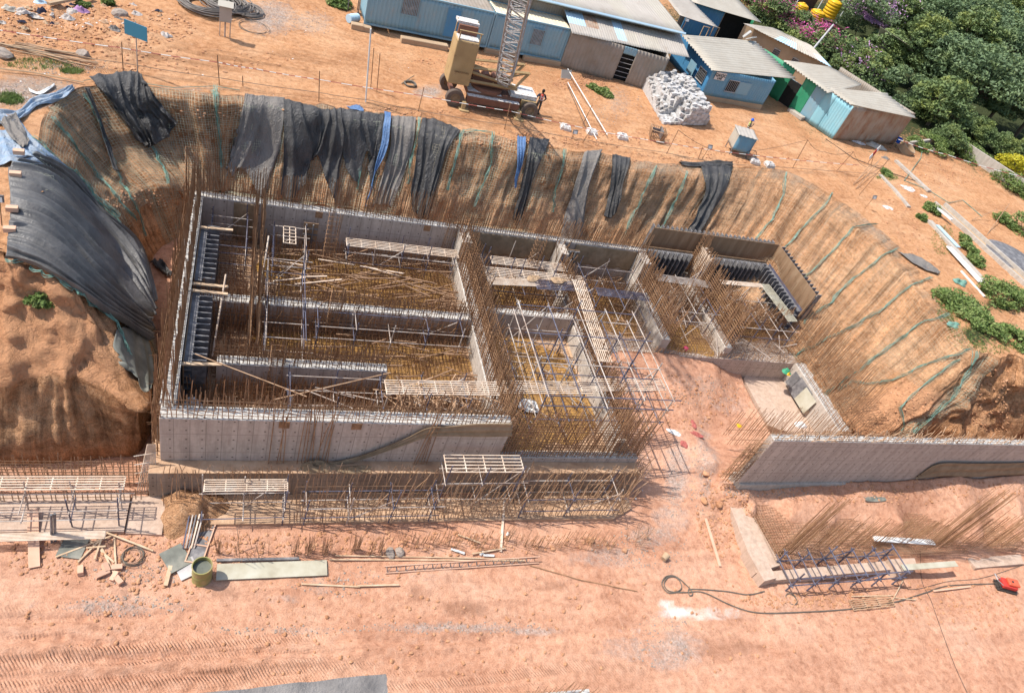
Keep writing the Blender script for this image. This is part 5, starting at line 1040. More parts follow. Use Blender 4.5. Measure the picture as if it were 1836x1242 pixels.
# big roof behind
t = thing('tin_shed', 'largest grey sheeted shed roof with a pale aqua lower edge at the top', 'shed')
roof('roof', [(880, -22, 4.2), (1229, 60, 4.2), (1120, -75, 5.4), (780, -150, 5.4)], t, pitch=.3, mats=['grey_tin', 'light_tin', 'skyblue_tin'], msel=lambda u, v: 1 if (int(u*11) % 3 == 1) else 0)
a = at(880, -22, 4.1); b = at(1229, 60, 4.1); a.z = b.z = 0; nb = V((-(b-a).normalized().y, (b-a).normalized().x, 0)); wall_panel('front_wall', a+nb*.6, b+nb*.6-(b-a).normalized()*.5, 0, 4.0, 'brown_tin', t)
wall_panel('side_wall', b+nb*.6-(b-a).normalized()*.5, b+nb*9-(b-a).normalized()*.5, 0, 4.0, 'brown_tin', t, z1b=5)
edge_a = at(895, -18, 4.16); edge_b = at(1229, 61, 4.16); mb = MB(); mb.bar(edge_a, edge_b, .11, 4); mb.build('eave_strip', M['skyblue_tin'], t)
# blue site office with notice
t = thing('site_office', 'blue ribbed site office with a handwritten notice and a striped pale tin roof', 'shed')
a = at(1257, 169, .45); b = at(1368, 188, .45); c = at(1225, 139, .45)
for q in (a, b, c): q.z = 0
d_ = (b-a).normalized(); n_ = V((-d_.y, d_.x, 0)); bb = b+n_*6.5; ac = a+n_*6.5
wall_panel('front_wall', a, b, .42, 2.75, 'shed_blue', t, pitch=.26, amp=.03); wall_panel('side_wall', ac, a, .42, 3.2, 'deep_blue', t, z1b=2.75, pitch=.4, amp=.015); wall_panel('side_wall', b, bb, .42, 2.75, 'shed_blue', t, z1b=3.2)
mb = MB(); mb.add([V(q)+V((0, 0, z)) for z in (-.1, .42) for q in (a, b, bb, ac)], [(0, 1, 5, 4), (1, 2, 6, 5), (3, 0, 4, 7), (4, 5, 6, 7)]); mb.build('plinth', M['tan'], t)
roof('roof', [(1277, 127, 2.8), (1429, 143, 2.8), (1355, 75, 3.4), (1222, 63, 3.4)], t, mt='light_tin', along=1, pitch=.34, amp=.09)
LL = (b-a).length
win(t, a+d_*LL*.30, a+d_*LL*.46, 1.1, 2.15); win(t, a+d_*LL*.47, a+d_*LL*.66, 1.05, 2.15, 'shutter', 'cont_blue', .07, False)
win(t, a+n_*1.7, a+n_*.5, 1.15, 2.2, flip=1); win(t, a+n_*3.0, a+n_*1.9, 1.1, 2.2, 'shutter', 'cont_blue', .35, False, flip=1)
win(t, a+d_*LL*.06, a+d_*LL*.22, 1.95, 2.62, 'notice_board', 'paper', .07, False)
pc = a+d_*LL*.14-n_*.085
text('QA/QC', t, pc+V((0, 0, 2.36)), d_, (0, 0, 1), .34, wgt=.008); text('LAB', t, pc+V((0, 0, 2.1)), d_, (0, 0, 1), .28, wgt=.008)
# back sheds
t = thing('tin_shed', 'narrow roofed shed with stacked window units under it behind the blue office', 'shed')
roof('roof', [(1219, 28, 3.6), (1288, 51, 3.6), (1236, -2, 4.1), (1188, -12, 4.1)], t, mt='grey_tin', along=1, amp=.05)
a = at(1219, 60, .5); b = at(1290, 78, .5); a.z = b.z = 0; wall_panel('front_wall', a+V((0, 1.5, 0)), b+V((0, 1.5, 0)), 0, 3.4, 'brown_tin', t)
for k in range(2):
    p = at(1253+k*18, 66, 1.0); mb = MB(); 
    for q in ((0, 0, .06, 1.1), (.7, 0, .76, 1.1), (.061, 0, .699, .06), (.061, 1.04, .699, 1.1)): mb.box(q[0], -.05, q[1], q[2], .05, q[3])
    o = mb.build('window_unit', M['tan']); o.location = p; tag(o, ['cream window unit standing upright on the blue office roof edge', 'second cream window unit, nearer the blue wall'][k], 'window unit')
t = thing('tin_shed', 'shed with a royal blue wall and dark open front at the top edge', 'shed')
roof('roof', [(1240, 4, 3.6), (1366, 42, 3.6), (1320, -4, 4.2), (1230, -30, 4.2)], t, mt='light_tin', along=1, amp=.05)
a = at(1243, 8, 3.3); b = at(1303, 26, 3.3); c = at(1362, 42, 3.3); 
for q in (a, b, c): q.z = 0
wall_panel('front_wall', a+V((0, .4, 0)), b+V((0, .4, 0)), 0, 3.5, 'deep_blue', t, pitch=.35); mb = MB(); mb.quad(b+V((0, 1.2, 0)), c+V((0, 1.2, 0)), c+V((0, 1.2, 3.4)), b+V((0, 1.2, 3.4))); mb.build('opening_shade', M['dark'], t)  # black sheet painted as the shade within the open front
wall_panel('side_wall', c+V((-.3, .6, 0)), c+V((-.3, 6, 0)), 0, 3.5, 'green', t)
# long L shaped shed on the right
Q0, Q1, Q2 = at(1380, 173, 0), at(1492, 250, 0), at(1602, 258, 0); dl = (Q1-Q0); L_ = dl.length; dl.normalize()
t = thing('tin_shed', 'long low shed with green gate side, cyan ribbed side and rusty brown end wall', 'shed')
wall_panel('green_wall', Q0-dl*3, Q0+dl*L_*.13, 0, 3.3, 'green', t, pitch=.5, amp=.01); wall_panel('green_wall', Q0+dl*L_*.30, Q0+dl*L_*.47, 0, 3.3, 'green', t, pitch=.5, amp=.01)
wall_panel('ribbed_wall', Q0+dl*L_*.47, Q0+dl*L_*.62, 0, 3.3, 'cont_blue', t, pitch=.12, amp=.02); wall_panel('cyan_wall', Q0+dl*L_*.76, Q1, 0, 3.3, 'shed_cyan', t, pitch=.24, amp=.03)
wall_panel('cyan_door', Q0+dl*L_*.62, Q0+dl*L_*.76, 0, 3.3, 'shed_cyan', t, pitch=1.5, amp=.01)
nr = V((dl.y, -dl.x, 0)); o = win(t, Q0+dl*L_*.13, Q0+dl*L_*.30, .1, 2.4, 'gate', 'dark', .0, False); m2 = MB()
for z in (.1, .8, 1.5, 2.4): m2.bar(Q0+dl*L_*.13+nr*-.05+V((0, 0, z)), Q0+dl*L_*.30+nr*-.05+V((0, 0, z)), .025, 4)
for k in range(9): m2.bar(Q0+dl*L_*(.13+.17*k/8)-nr*.05+V((0, 0, .1)), Q0+dl*L_*(.13+.17*k/8)-nr*.05+V((0, 0, 2.4)), .014 if k % 8 else .03, 4)
m2.build('gate_bars', M['cont_blue'], o)
wall_panel('end_wall', Q1, Q2, -.1, 3.3, 'rust_tin', t, pitch=.55, amp=.02); wall_panel('side_wall', Q2, Q2-dl*9, -.1, 3.3, 'brown_tin', t)
r1 = [at(1526, 188, 3.36), at(1645, 214, 3.36), at(1590, 168, 3.9), at(1496, 150, 3.9)]
corr_panel('roof', r1[0], r1[1], r1[2], at(1483, 158, 3.4), along=1, amp=.09, pitch=.34, mt='light_tin', parent=t)
roof('roof', [(1403, 108, 3.38), (1484, 166, 3.38), (1545, 152, 3.8), (1488, 120, 3.8)], t, mt='light_tin', along=0, amp=.09, pitch=.34)
ps = Q0+dl*L_*.385; pz = 2.15
o = win(t, Q0+dl*L_*.31, Q0+dl*L_*.46, 1.75, 2.5, 'sign_board', 'paper', -.07, False); 
win(t, Q0-dl*.8, Q0+dl*.4, 2.0, 2.6, 'red_board', 'brownred', -.12, False)
text('STORE', t, ps+V((0, 0, 2.15))-nr*.09, dl, (0, 0, 1), .42, wgt=.01)
o = win(t, Q0+dl*L_*.21, Q0+dl*L_*.26, 1.35, 1.75, 'notice', 'white', -.09, False)
mb = MB(); mb.obox((0, 0, .15), 1.7, 1.1, .28, 0); o = mb.build('concrete_step', M['conc']); o.location = at(1428, 207, 0); o.rotation_euler = (0, 0, math.atan2(dl.y, dl.x)); tag(o, 'square concrete step in front of the green shed door', 'step')
t = thing('tin_shed', 'tan walled shed with vents and a pale and blue roof beside pink flowers', 'shed')
roof('roof', [(1332, 42, 3.2), (1492, 121, 3.2), (1455, 82, 3.7), (1386, 50, 3.7)], t, along=0, amp=.05, pitch=.3, mats=['light_tin', 'skyblue_tin', 'grey_tin'], msel=lambda u, v: 1 if (.35 < u < .6 and v < .5) or u > .85 and v < .4 else (2 if int(u*8) % 3 == 0 else 0))
a = at(1334, 44, 3.1); b = at(1488, 121, 3.1); a.z = b.z = 0; dd = (b-a).normalized(); ny = V((-dd.y, dd.x, 0))
mb = MB(); p, q = a+ny*.5, b+ny*.5; mb.quad(p, q, q+V((0, 0, 3.15)), p+V((0, 0, 3.15))); mb.build('front_wall', M['tan'], t)
for k in (.40, .62): win(t, p.lerp(q, k), p.lerp(q, k+.07), 1.7, 2.3, 'vent')
# far white roof among trees, red wall and tanks
t = thing('far_building', 'grey roofed building half hidden by the trees', 'building'); roof('roof', [(1575, 62, 3.5), (1642, 98, 3.5), (1625, 78, 4.5), (1578, 48, 4.5)], t, mt='light_tin'); a = at(1575, 62, 3.4); b = at(1642, 98, 3.4); a.z = b.z = 0; wall_panel('front_wall', a, b, -1, 3.4, 'grey_tin', t)
mb = MB(); a = at(1395, 24, 1); b = at(1500, 40, 1); mb.obox(((a.x+b.x)/2, (a.y+b.y)/2+9, 1.6), (b-a).length+6, .4, 4.2, math.atan2(b.y-a.y, b.x-a.x)); o = mb.build('boundary_wall', M['brownred']); tag(o, 'dark red wall behind the yellow water tanks', 'wall')
M['yellow'] = mat('yellow', (.72, .42, .015), (.62, .34, .01), sc=2, rough=.35, bump=.05, dirt=(.3, .2, .05), dsc=3, dth=(.6, .8))
def tank(lab, p, r, h, tilt=0):
    t = thing('water_tank', lab, 'water tank', p, 0, 'yellow water tanks'); pr = [(0.01, 0), (r, 0)]
    for i in range(5): z = h*.8*i/5; pr += [(r, z+.02), (r*1.03, z+.04), (r*1.03, z+h*.1), (r*.97, z+h*.13), (r*.97, z+h*.15)]
    pr += [(r, h*.8), (r*.85, h*.88), (r*.45, h*.95), (r*.3, h*.95)]
    MB().lathe(pr, 28).build('barrel', M['yellow'], t, smooth=True); MB().lathe([(r*.3, h*.95), (r*.32, h*1.0), (0.01, h*1.03)], 20).build('lid', M['yellow'], t, smooth=True); return t
tank('tallest yellow water tank standing on the frame', at(1484, 30, 1.8), .95, 2.3); tank('yellow water tank at the left with a dark cable over it', at(1430, 28, 1.2), .8, 1.6); tank('lower yellow water tank nearest the flowers', at(1458, 40, 1.2), .95, 1.6)
t = thing('tank_stand', 'white steel frame carrying the yellow tanks', 'frame')
for i, (a, b) in enumerate([((1455, 36, 0), (1455, 36, 3.6)), ((1497, 46, 0), (1497, 46, 3.9)), ((1415, 30, 0), (1415, 30, 3.2))]):
    mb = MB(); mb.bar(at(*a), V((at(*a).x, at(*a).y, b[2])), .07, 6, True); mb.build('leg', M['white'], t)
mb = MB(); mb.bar(at(1415, 33, 1.7), at(1500, 48, 1.7), .08, 4, True); mb.bar(at(1412, 20, 1.7), at(1500, 34, 1.7), .08, 4, True); mb.obox((at(1462, 38, 1.1)+V((0, 0, .0))), 9, 2.6, .15, .2); mb.build('platform', M['brownred'], t)
mb = MB(); mb.bar(at(1458, 88, 2.0), at(1494, 45, 3.0), .12, 8, True); tag(mb.build('grey_pipe', M['lattice']), 'pale pipe slanting up out of the flowering hedge', 'pipe')

# crane
CR = at(880, 196, 0); c1, c2 = g(820, 192), g(944, 212); ang = math.atan2(c2.y-c1.y, c2.x-c1.x)
t = thing('lattice_crane', 'beige wheeled lattice crane with tall counterweight box and grey boom', 'crane', c1, ang); LC = (c2-c1).length
def wheel(p, r=.62, w=.34):
    ax = Matrix.Rotation(math.pi/2, 3, 'X'); pr = [(r*.55, -w/2), (r*.93, -w/2), (r, -w*.36), (r, w*.36), (r*.93, w/2), (r*.55, w/2)]
    o = MB().lathe(pr, 26, p, axis=ax).build('wheel', M['tyre'], t, smooth=False); MB().lathe([(0.01, w*.2), (r*.2, w*.24), (r*.22, w*.1), (r*.46, w*.05), (r*.55, w*.42), (r*.57, w*.5)], 20, p, axis=ax).build('rim', M['rim'], o)
    MB().lathe([(0.01, -w*.2), (r*.57, -w*.5)], 20, p, axis=ax).build('rim', M['rim'], o)
for x in (-.35, LC): 
    for y in (0, 2.3): wheel((x, y, .62))
mb = MB()
for x in (-.35, LC): mb.box(x-.12, .2, .5, x+.12, 2.1, .74)
mb.build('axle', M['brownred'], t)
mb = MB(); mb.box(.5, .25, .85, LC-.75, 2.2, 1.15); mb.box(.45, -.15, .55, LC-.85, .24, .98); mb.build('chassis', M['brownred'], t)
mb = MB(); mb.box(.46, -.14, .983, LC-.86, .23, 1.0); mb.box(.52, .26, 1.153, 2.9, 2.15, 1.17); mb.build('dusty_deck', M['whitedust'], t)
mb = MB(); mb.box(3.6, .5, 1.151, LC+.5, 2.0, 1.42); mb.build('front_deck', M['whitedust'], t); mb = MB(); mb.box(LC-.6, .3, .55, LC+.5, 2.0, 1.13); mb.build('front_housing', M['beige'], t)
for x in (.15, LC-.9):
    mb = MB(); mb.box(x, -.45, .15, x+.25, .5, .6); mb.box(x-.15, -.7, 0, x+.5, -.1, .14); mb.build('outrigger', M['beige'], t)
MB().lathe([(.01, 1.16), (1.1, 1.16), (1.1, 1.34), (1.0, 1.40), (.01, 1.41)], 30, (2.0, 1.2, 0)).build('slew_ring', M['brownred'], t)
mb = MB(); mb.box(-1.05, .15, 1.45, .45, 1.55, 4.35); ob = mb.build('counterweight_box', M['beige'], t); bv = ob.modifiers.new('b', 'BEVEL'); bv.width = .08; bv.segments = 2
mb = MB()
for x, w in ((-1.0, .06), (.34, .06)): mb.box(x, .16, 4.352, x+w, .24, 4.95); mb.box(x, 1.46, 4.352, x+w, 1.54, 5.2)
mb.box(-1.06, .1, 4.95, .46, .2, 5.0); mb.build('top_posts', M['beige'], t)
mb = MB(); mb.box(-1.0, .25, 4.36, .4, .95, 4.44); mb.box(-1.02, 1.2, 5.0, .42, 1.9, 5.15); mb.build('top_plate', M['whitedust'], t); mb = MB(); mb.box(-.93, .96, 4.36, .33, 1.15, 5.0); mb.build('top_panel', M['brownred'], t)
mb = MB()
for y in (.45, 1.75):
    mb.bar((.3, y, 1.75), (3.9, y, 1.75), .11, 4); mb.bar((.3, y, 2.6), (4.3, y, 3.0), .10, 4); mb.bar((3.6, y, 1.7), (4.4, y, 3.05), .11, 4); mb.bar((.4, y, 2.35), (3.7, y, 1.9), .10, 4); mb.bar((2.4, y, 2.2), (4.2, y, 2.95), .07, 4)
for x in (.8, 2.2, 3.6): mb.bar((x, .45, 1.75), (x, 1.75, 1.75), .08, 4)
mb.build('machine_frame', M['beige'], t)
mb = MB(); mb.box(.5, .7, 1.45, 3.4, 1.5, 1.9); 
for x in (1.0, 1.7, 2.4, 3.0): mb.lathe([(.01, -.35), (.3, -.35), (.3, .35), (.01, .35)], 14, (x, 1.1, 2.0), axis=Matrix.Rotation(math.pi/2, 3, 'X'))
mb.build('winch_drums', M['brownred'], t)
text('HINDUSTAN', t, (0, 0, 0), (1, 0, 0), (0, 0, 1), .17, name='lettering').matrix_local = Matrix(((1, 0, 0, -.3), (0, 0, -1, .06), (0, 1, 0, 2.35), (0, 0, 0, 1)))
# boom: traced foot and direction, real lattice truss
foot = V((3.1, 1.1, 1.5)); Rm = Matrix.Rotation(ang, 4, 'Z'); fw = c1+(Rm @ foot)
best = None
for k in range(300):
    d_ = V((math.sin(k*.021)*.0, 0, 0))
tip = None
for s in np.linspace(8, 26, 181):      # point on the ray of the boom's exit through the top of the frame, some 9 m up the boom
    q = V(CAM0)+ray(938, -22)*float(s+20)
    L9 = (q-fw).length
    if tip is None or abs(L9-11.5) < abs((tip-fw).length-11.5): tip = q
bd = (tip-fw).normalized(); Lb = 24; bx = bd.cross(V((0, 0, 1))).normalized(); by = bx.cross(bd); hw = .5
mb = MB(); cor = [(-hw, -hw), (hw, -hw), (hw, hw), (-hw, hw)]
def bp(i, s): k = min(1, .35+s/2.5); return fw+bd*s+bx*(cor[i][0]*k)+by*(cor[i][1]*k)
inv = (Matrix.Translation(c1) @ Rm).inverted()
for i in range(4):
    mb.bar(bp(i, 0), bp(i, 2.2), .06, 5); mb.bar(bp(i, 2.2), bp(i, Lb), .06, 5)
s = .3; kk = 0
while s < Lb-.7:
    for i in range(4):
        j = (i+1) % 4; mb.bar(bp(i, s), bp(j, s), .028, 4); mb.bar(bp(i if kk % 2 else j, s), bp(j if kk % 2 else i, s+.62), .028, 4)
    s += .62; kk += 1
mb.v = [tuple(inv @ V(v)) for v in mb.v]; mb.build('lattice_boom', mat('boomgrey', (.33, .31, .30), (.20, .19, .18), (.44, .42, .41), sc=1.2, rough=.6, bump=0), t)

# concrete block heap: 300 blocks as objects, the hidden core as one
blk = []; M['block'] = mat('block', (.52, .50, .48), (.38, .36, .35), (.60, .58, .56), sc=3, rough=.95, bump=.4); M['block2'] = mat('block2', (.44, .41, .38), (.33, .31, .29), sc=3, rough=.95, bump=.4)
for k in range(3):
    mb = MB(); mb.obox((0, 0, 0), .40, .24, .21); o = mb.build('concrete_block', M[('block', 'block2', 'block')[k]]); bv = o.modifiers.new('b', 'BEVEL'); bv.width = .012; blk.append(o)
pc0 = at(1190, 222, 0); pc1 = at(1266, 224, 0); pd = (pc1-pc0).normalized(); pn = V((-pd.y, pd.x, 0)); ra = math.atan2(pd.y, pd.x)
tops = []; core = MB()
for i in range(12):
    for j in range(23):
        u = i*.42; v = j*.26; 
        off = .10*j
        hgt = 1.75*min(1, (12.3-i)/2.2 if i > 10 else 1)*(.55+.45*min(1, max(0, i-.5+j*.25)/4))*(1 if j < 22 else .9)
        hgt *= min(1, .35+.3*max(0, i-max(0, (7-j))*.55)+.02*j) if True else 1
        if j < 5: hgt = min(hgt, 1.75*min(1, max(.12, (i-2)/3.0)))
        hgt += rnd.uniform(-.25, .2); n_ = max(1, int(hgt/.215)); tops.append((u+off, v, n_, i, j))
cand = []
hh = {(i, j): n_ for (_u, _v, n_, i, j) in tops}
for (u, v, n_, i, j) in tops:
    for k in range(n_):
        exposed = k >= n_-1 or j == 0 or hh.get((i, j-1), 0) <= k or (i == 11) or (hh.get((i-1, j), 0) <= k)
        cand.append((exposed, -j*.01+k*.002+(k == n_-1)*.5+(j == 0)*1.0 + rnd.random()*.01, u, v, k, n_))
cand.sort(key=lambda c: (-c[0], -c[1])); first = [0, 0, 0]
for idx, (ex, _s, u, v, k, n_) in enumerate(cand):
    top = k == n_-1; jx = rnd.gauss(0, .05 if top else .01); jr = rnd.gauss(0, .35 if top else .02)
    p = pc0+pd*(u+jx)+pn*(v+rnd.gauss(0, .02))+V((0, 0, .11+k*.215))
    if idx < 297:
        q = idx % 3
        if first[q] == 0: o = blk[q]; first[q] = 1
        else: o = blk[q].copy(); COL.objects.link(o)
        o.location = p; o.rotation_euler = (rnd.gauss(0, .12) if top else 0, rnd.gauss(0, .12) if top else 0, ra+jr)
        tag(o, 'grey white concrete block in the big stacked heap beside the blue office', 'block', 'blocks of the stacked heap')
    else: core.obox(p, .40, .24, .205, ra+jr*.6, rnd.gauss(0, .06) if top else 0, rnd.gauss(0, .06) if top else 0)
tag(core.build('heaped_blocks', M['block']), 'rest of the stacked heap of grey white concrete blocks', 'blocks', 'blocks of the stacked heap', 'stuff')
# ------------------------------------------------------------------ trees and plants
def leaf_mat(name, c1, c2, c3, sc=.5):
    m, nt, b = _new(name); co = _coord(nt); col = _ramp(nt, _noise(nt, co, sc, 5, .6), [(.3, c1), (.5, c2), (.7, c3)])
    rn = nt.nodes.new('ShaderNodeNewGeometry'); col = _mix(nt, .5, col, _ramp(nt, rn.outputs['Random Per Island'], [(0, (.5, .55, .5)), (.5, (1, 1, 1)), (1, (1.5, 1.45, 1.2))]), 'MULTIPLY')
    nt.links.new(col, b.inputs['Base Color']); b.inputs['Roughness'].default_value = .6; b.inputs['Specular IOR Level'].default_value = .3
    tr = nt.nodes.new('ShaderNodeBsdfTranslucent'); nt.links.new(col, tr.inputs[0]); mx = nt.nodes.new('ShaderNodeMixShader'); mx.inputs[0].default_value = .22
    nt.links.new(b.outputs[0], mx.inputs[1]); nt.links.new(tr.outputs[0], mx.inputs[2]); nt.links.new(mx.outputs[0], nt.nodes['Material Output'].inputs[0]); return m
M['leaf_a'] = leaf_mat('leaf_a', (.09, .14, .075), (.145, .21, .105), (.23, .29, .12))
M['leaf_b'] = leaf_mat('leaf_b', (.095, .145, .065), (.155, .215, .085), (.30, .33, .09))
M['leaf_grass'] = leaf_mat('leaf_grass', (.10, .16, .045), (.17, .24, .07), (.28, .31, .12), 2)
M['pink'] = leaf_mat('pink', (.45, .05, .20), (.62, .10, .32), (.55, .22, .45), 1)
M['mauve'] = leaf_mat('mauve', (.38, .20, .40), (.50, .28, .50), (.60, .40, .58), 1)
M['yellowleaf'] = leaf_mat('yellowleaf', (.40, .38, .03), (.58, .50, .04), (.20, .28, .04), 3)
M['bark'] = mat('bark', (.16, .12, .085), (.09, .065, .045), sc=4, bump=.6, bsc=12)
nr_ = np.random.RandomState(11)
def leaves(name, C, sz, mt, parent=None, up=.55, n_per=1, ln=2.2):
    n = len(C); N = nr_.normal(size=(n, 3)); N[:, 2] = np.abs(N[:, 2])+up; N /= np.linalg.norm(N, axis=1, keepdims=True)
    T = np.cross(N, nr_.normal(size=(n, 3))); T /= np.linalg.norm(T, axis=1, keepdims=True); B = np.cross(N, T); s = sz*nr_.uniform(.6, 1.35, (n, 1))
    P = np.stack([C-T*s*ln/2, C+B*s*.5-T*s*.2, C+T*s*ln/2-N*s*.35, C-B*s*.5-T*s*.2], 1).reshape(-1, 3)
    me = bpy.data.meshes.new(name); me.vertices.add(4*n); me.vertices.foreach_set('co', P.reshape(-1).astype(np.float32)); me.loops.add(4*n); me.polygons.add(n)
    me.loops.foreach_set('vertex_index', np.arange(4*n, dtype=np.int32)); me.polygons.foreach_set('loop_start', np.arange(0, 4*n, 4, dtype=np.int32)); me.update(calc_edges=True); me.materials.append(M[mt])
    o = bpy.data.objects.new(name, me); COL.objects.link(o)
    if parent: o.parent = parent
    return o
def crown_pts(n, R, H, z0, ncl=46, seed=0, cl=.30):
    rs = np.random.RandomState(seed); c = rs.normal(size=(ncl, 3)); c /= np.linalg.norm(c, axis=1, keepdims=True); c *= rs.uniform(.45, 1, (ncl, 1))**.5
    c[:, 2] = np.abs(c[:, 2])*rs.choice([1, 1, 1, -.4], ncl); c *= [R, R, H]; c[:, 2] += z0
    rad = R*cl*rs.uniform(.6, 1.3, ncl); k = rs.randint(0, ncl, n); q = rs.normal(size=(n, 3)); q /= np.linalg.norm(q, axis=1, keepdims=True); q *= rs.uniform(.5, 1, (n, 1))**.4
    q[:, 2] *= .5; q[:, 2] = np.where(q[:, 2] < -.1, q[:, 2]*.3, q[:, 2]); return c[k]+q*rad[k][:, None], c
def tree(name, R, H, trunk, mt, seed, n=12000, sz=.20, cat='tree'):
    t = thing(name, '', cat); P, c = crown_pts(n, R, H, trunk, ncl=64, seed=seed, cl=.34); leaves('crown', P, sz, mt, t)
    mb = MB(); mb.bar((0, 0, -1), (0.1, .1, trunk*.7), .28, 8, r2=.2)
    for q in c[::3]: mb.bar((.1, .1, trunk*.65), tuple(q*.92), .10, 5, r2=.03)
    mb.build('trunk', M['bark'], t); return t
protos = [tree('broad_tree', 4.6, 4.2, 4.2, 'leaf_a', 1), tree('broad_tree', 4.0, 5.0, 4.0, 'leaf_b', 2), tree('broad_tree', 5.2, 3.8, 5.0, 'leaf_a', 3, 11000), tree('broad_tree', 3.4, 3.2, 2.8, 'leaf_b', 4, 7000)]
TP = [(1560, 135, 3, .8), (1600, 150, 1, .85), (1650, 175, 0, .95), (1655, 235, 3, .9), (1700, 215, 2, 1.0), (1755, 235, 0, .95), (1815, 250, 2, .95), (1690, 150, 1, 1.0), (1745, 165, 2, 1.05), (1800, 180, 0, 1.05), (1640, 110, 2, 1.0), (1700, 100, 0, 1.15), (1765, 110, 1, 1.15), (1830, 130, 2, 1.15),
      (1570, 85, 1, .9), (1600, 60, 0, 1.1), (1660, 60, 1, 1.3), (1730, 60, 2, 1.4), (1800, 70, 0, 1.4), (1545, 40, 2, 1.0), (1600, 20, 1, 1.3), (1670, 15, 2, 1.6), (1750, 20, 0, 1.8), (1820, 20, 1, 1.8), (1850, 190, 0, 1.0), (1860, 100, 1, 1.1), (1500, 10, 3, 1.1), (1680, 275, 3, .5), (1780, 285, 3, .5), (1835, 300, 3, .55), (1735, 262, 3, .55), (1640, 212, 3, .5)]
LBT = ['behind the far end of the tin sheds', 'with yellow tips just behind the rusty end wall', 'next to the rusty end wall', 'leaning over the shed corner', 'above the damp concrete wall', 'casting dark shade at the foot of the grove', 'at the right edge above the yellow bush']
PLC = ['behind the first row in the middle of the grove', 'right of the grove middle', 'in the grove towards the right edge', 'behind the mauve bougainvillea', 'above the grey roof', 'in the upper right part of the grove', 'at the right edge halfway up the grove', 'left of the grey far roof', 'just above the grey far roof', 'in the upper middle of the grove', 'in the upper grove below the corner', 'in the upper right grove near the edge', 'behind the tall bougainvillea', 'at the top edge behind the far roof', 'at the top edge in the middle of the grove', 'at the top edge right of the grove middle', 'in the top right corner', 'beyond the edge above the yellow bush', 'beyond the right edge in the upper grove', 'behind the yellow tanks', 'low beside the damp concrete wall', 'low in front of the shaded grove foot', 'low above the yellow bush', 'low behind the boundary wall', 'close behind the end of the long shed']
used = {0: 0, 1: 0, 2: 0, 3: 0}
kindw = ['dark feathery tree', 'yellow tipped tree', 'wide dark tree', 'small bushy tree']
for i, (x, y, k, s) in enumerate(TP):
    o = protos[k] if used[k] == 0 else copy_tree(protos[k]); used[k] += 1
    p = at(x, y, -.8); o.location = p; o.scale = (s, s, s*rnd.uniform(.9, 1.1)); o.rotation_euler = (0, 0, rnd.uniform(0, 6.28))
    tag(o, f'{kindw[k]} {LBT[i] if i < 7 else PLC[i-7]}', 'tree', 'trees of the grove behind the sheds')
def shrub(lab, px_, py_, R, H, n, sz, mt, fl=None, fn=0, z=0, cat='shrub', name='shrub', seed=5, group=None, fs=1.0):
    p = at(px_, py_, z); t = thing(name, lab, cat, p, 0, group); P, c = crown_pts(n, R, H, H*.15, ncl=22, seed=seed, cl=.42); leaves('foliage', P, sz, mt, t)
    mb = MB()
    for q in c[::4]: mb.bar((0, 0, -.2), tuple(q), .03, 4)
    mb.build('stems', M['bark'], t)
    if fl:
        rs = np.random.RandomState(seed+9); k = rs.randint(0, len(c), 9)[:7]; cc = c[k]; Pf = cc[rs.randint(0, 7, fn)]+rs.normal(size=(fn, 3))*[R*.22, R*.22, H*.16]; Pf[:, 2] = np.maximum(Pf[:, 2], H*.3)+H*.18; leaves('blossom', Pf, sz*fs, fl, t)
    return t
shrub('flowering bush with pink blossom at the left of the yellow tanks', 1385, 42, 3.2, 2.6, 5000, .15, 'leaf_b', 'pink', 1100, seed=21, fs=.8)
shrub('flowering bush with magenta blossom spilling on the wavy roof', 1445, 80, 3.0, 2.4, 5000, .15, 'leaf_b', 'pink', 1600, seed=22, fs=.8)
shrub('flowering bush with pink blossom below the yellow tanks', 1420, 55, 3.0, 2.2, 5000, .15, 'leaf_b', 'pink', 1100, seed=23, fs=.8)
shrub('tall bougainvillea with mauve blossom right of the tanks', 1530, 75, 4.2, 6.5, 9000, .16, 'leaf_a', 'mauve', 3200, seed=24, fs=.9)
shrub('bougainvillea with mauve blossom at the top edge', 1590, 30, 4.5, 7.0, 8000, .16, 'leaf_a', 'mauve', 3600, seed=25, fs=.9)
shrub('green creeper with few magenta flowers above the long shed roof', 1505, 118, 3.6, 3.0, 6000, .15, 'leaf_b', 'pink', 120, seed=26)
shrub('leafy creeper with lilac flowers behind the long shed roof', 1545, 145, 3.4, 3.0, 6000, .15, 'leaf_b', 'mauve', 160, seed=27)
shrub('green bush behind the rusty end wall', 1600, 178, 3.2, 3.0, 6000, .15, 'leaf_a', seed=28)
shrub('bush between the blue front shed and the tanks', 1365, 12, 3.4, 2.2, 4500, .16, 'leaf_b', 'pink', 200, seed=29)
shrub('green bush behind the far small shed', 1345, -8, 3.4, 2.6, 4500, .16, 'leaf_b', seed=30)
shrub('yellow green croton like bush at the right edge', 1812, 302, 1.5, 1.5, 2500, .13, 'yellowleaf', seed=31)
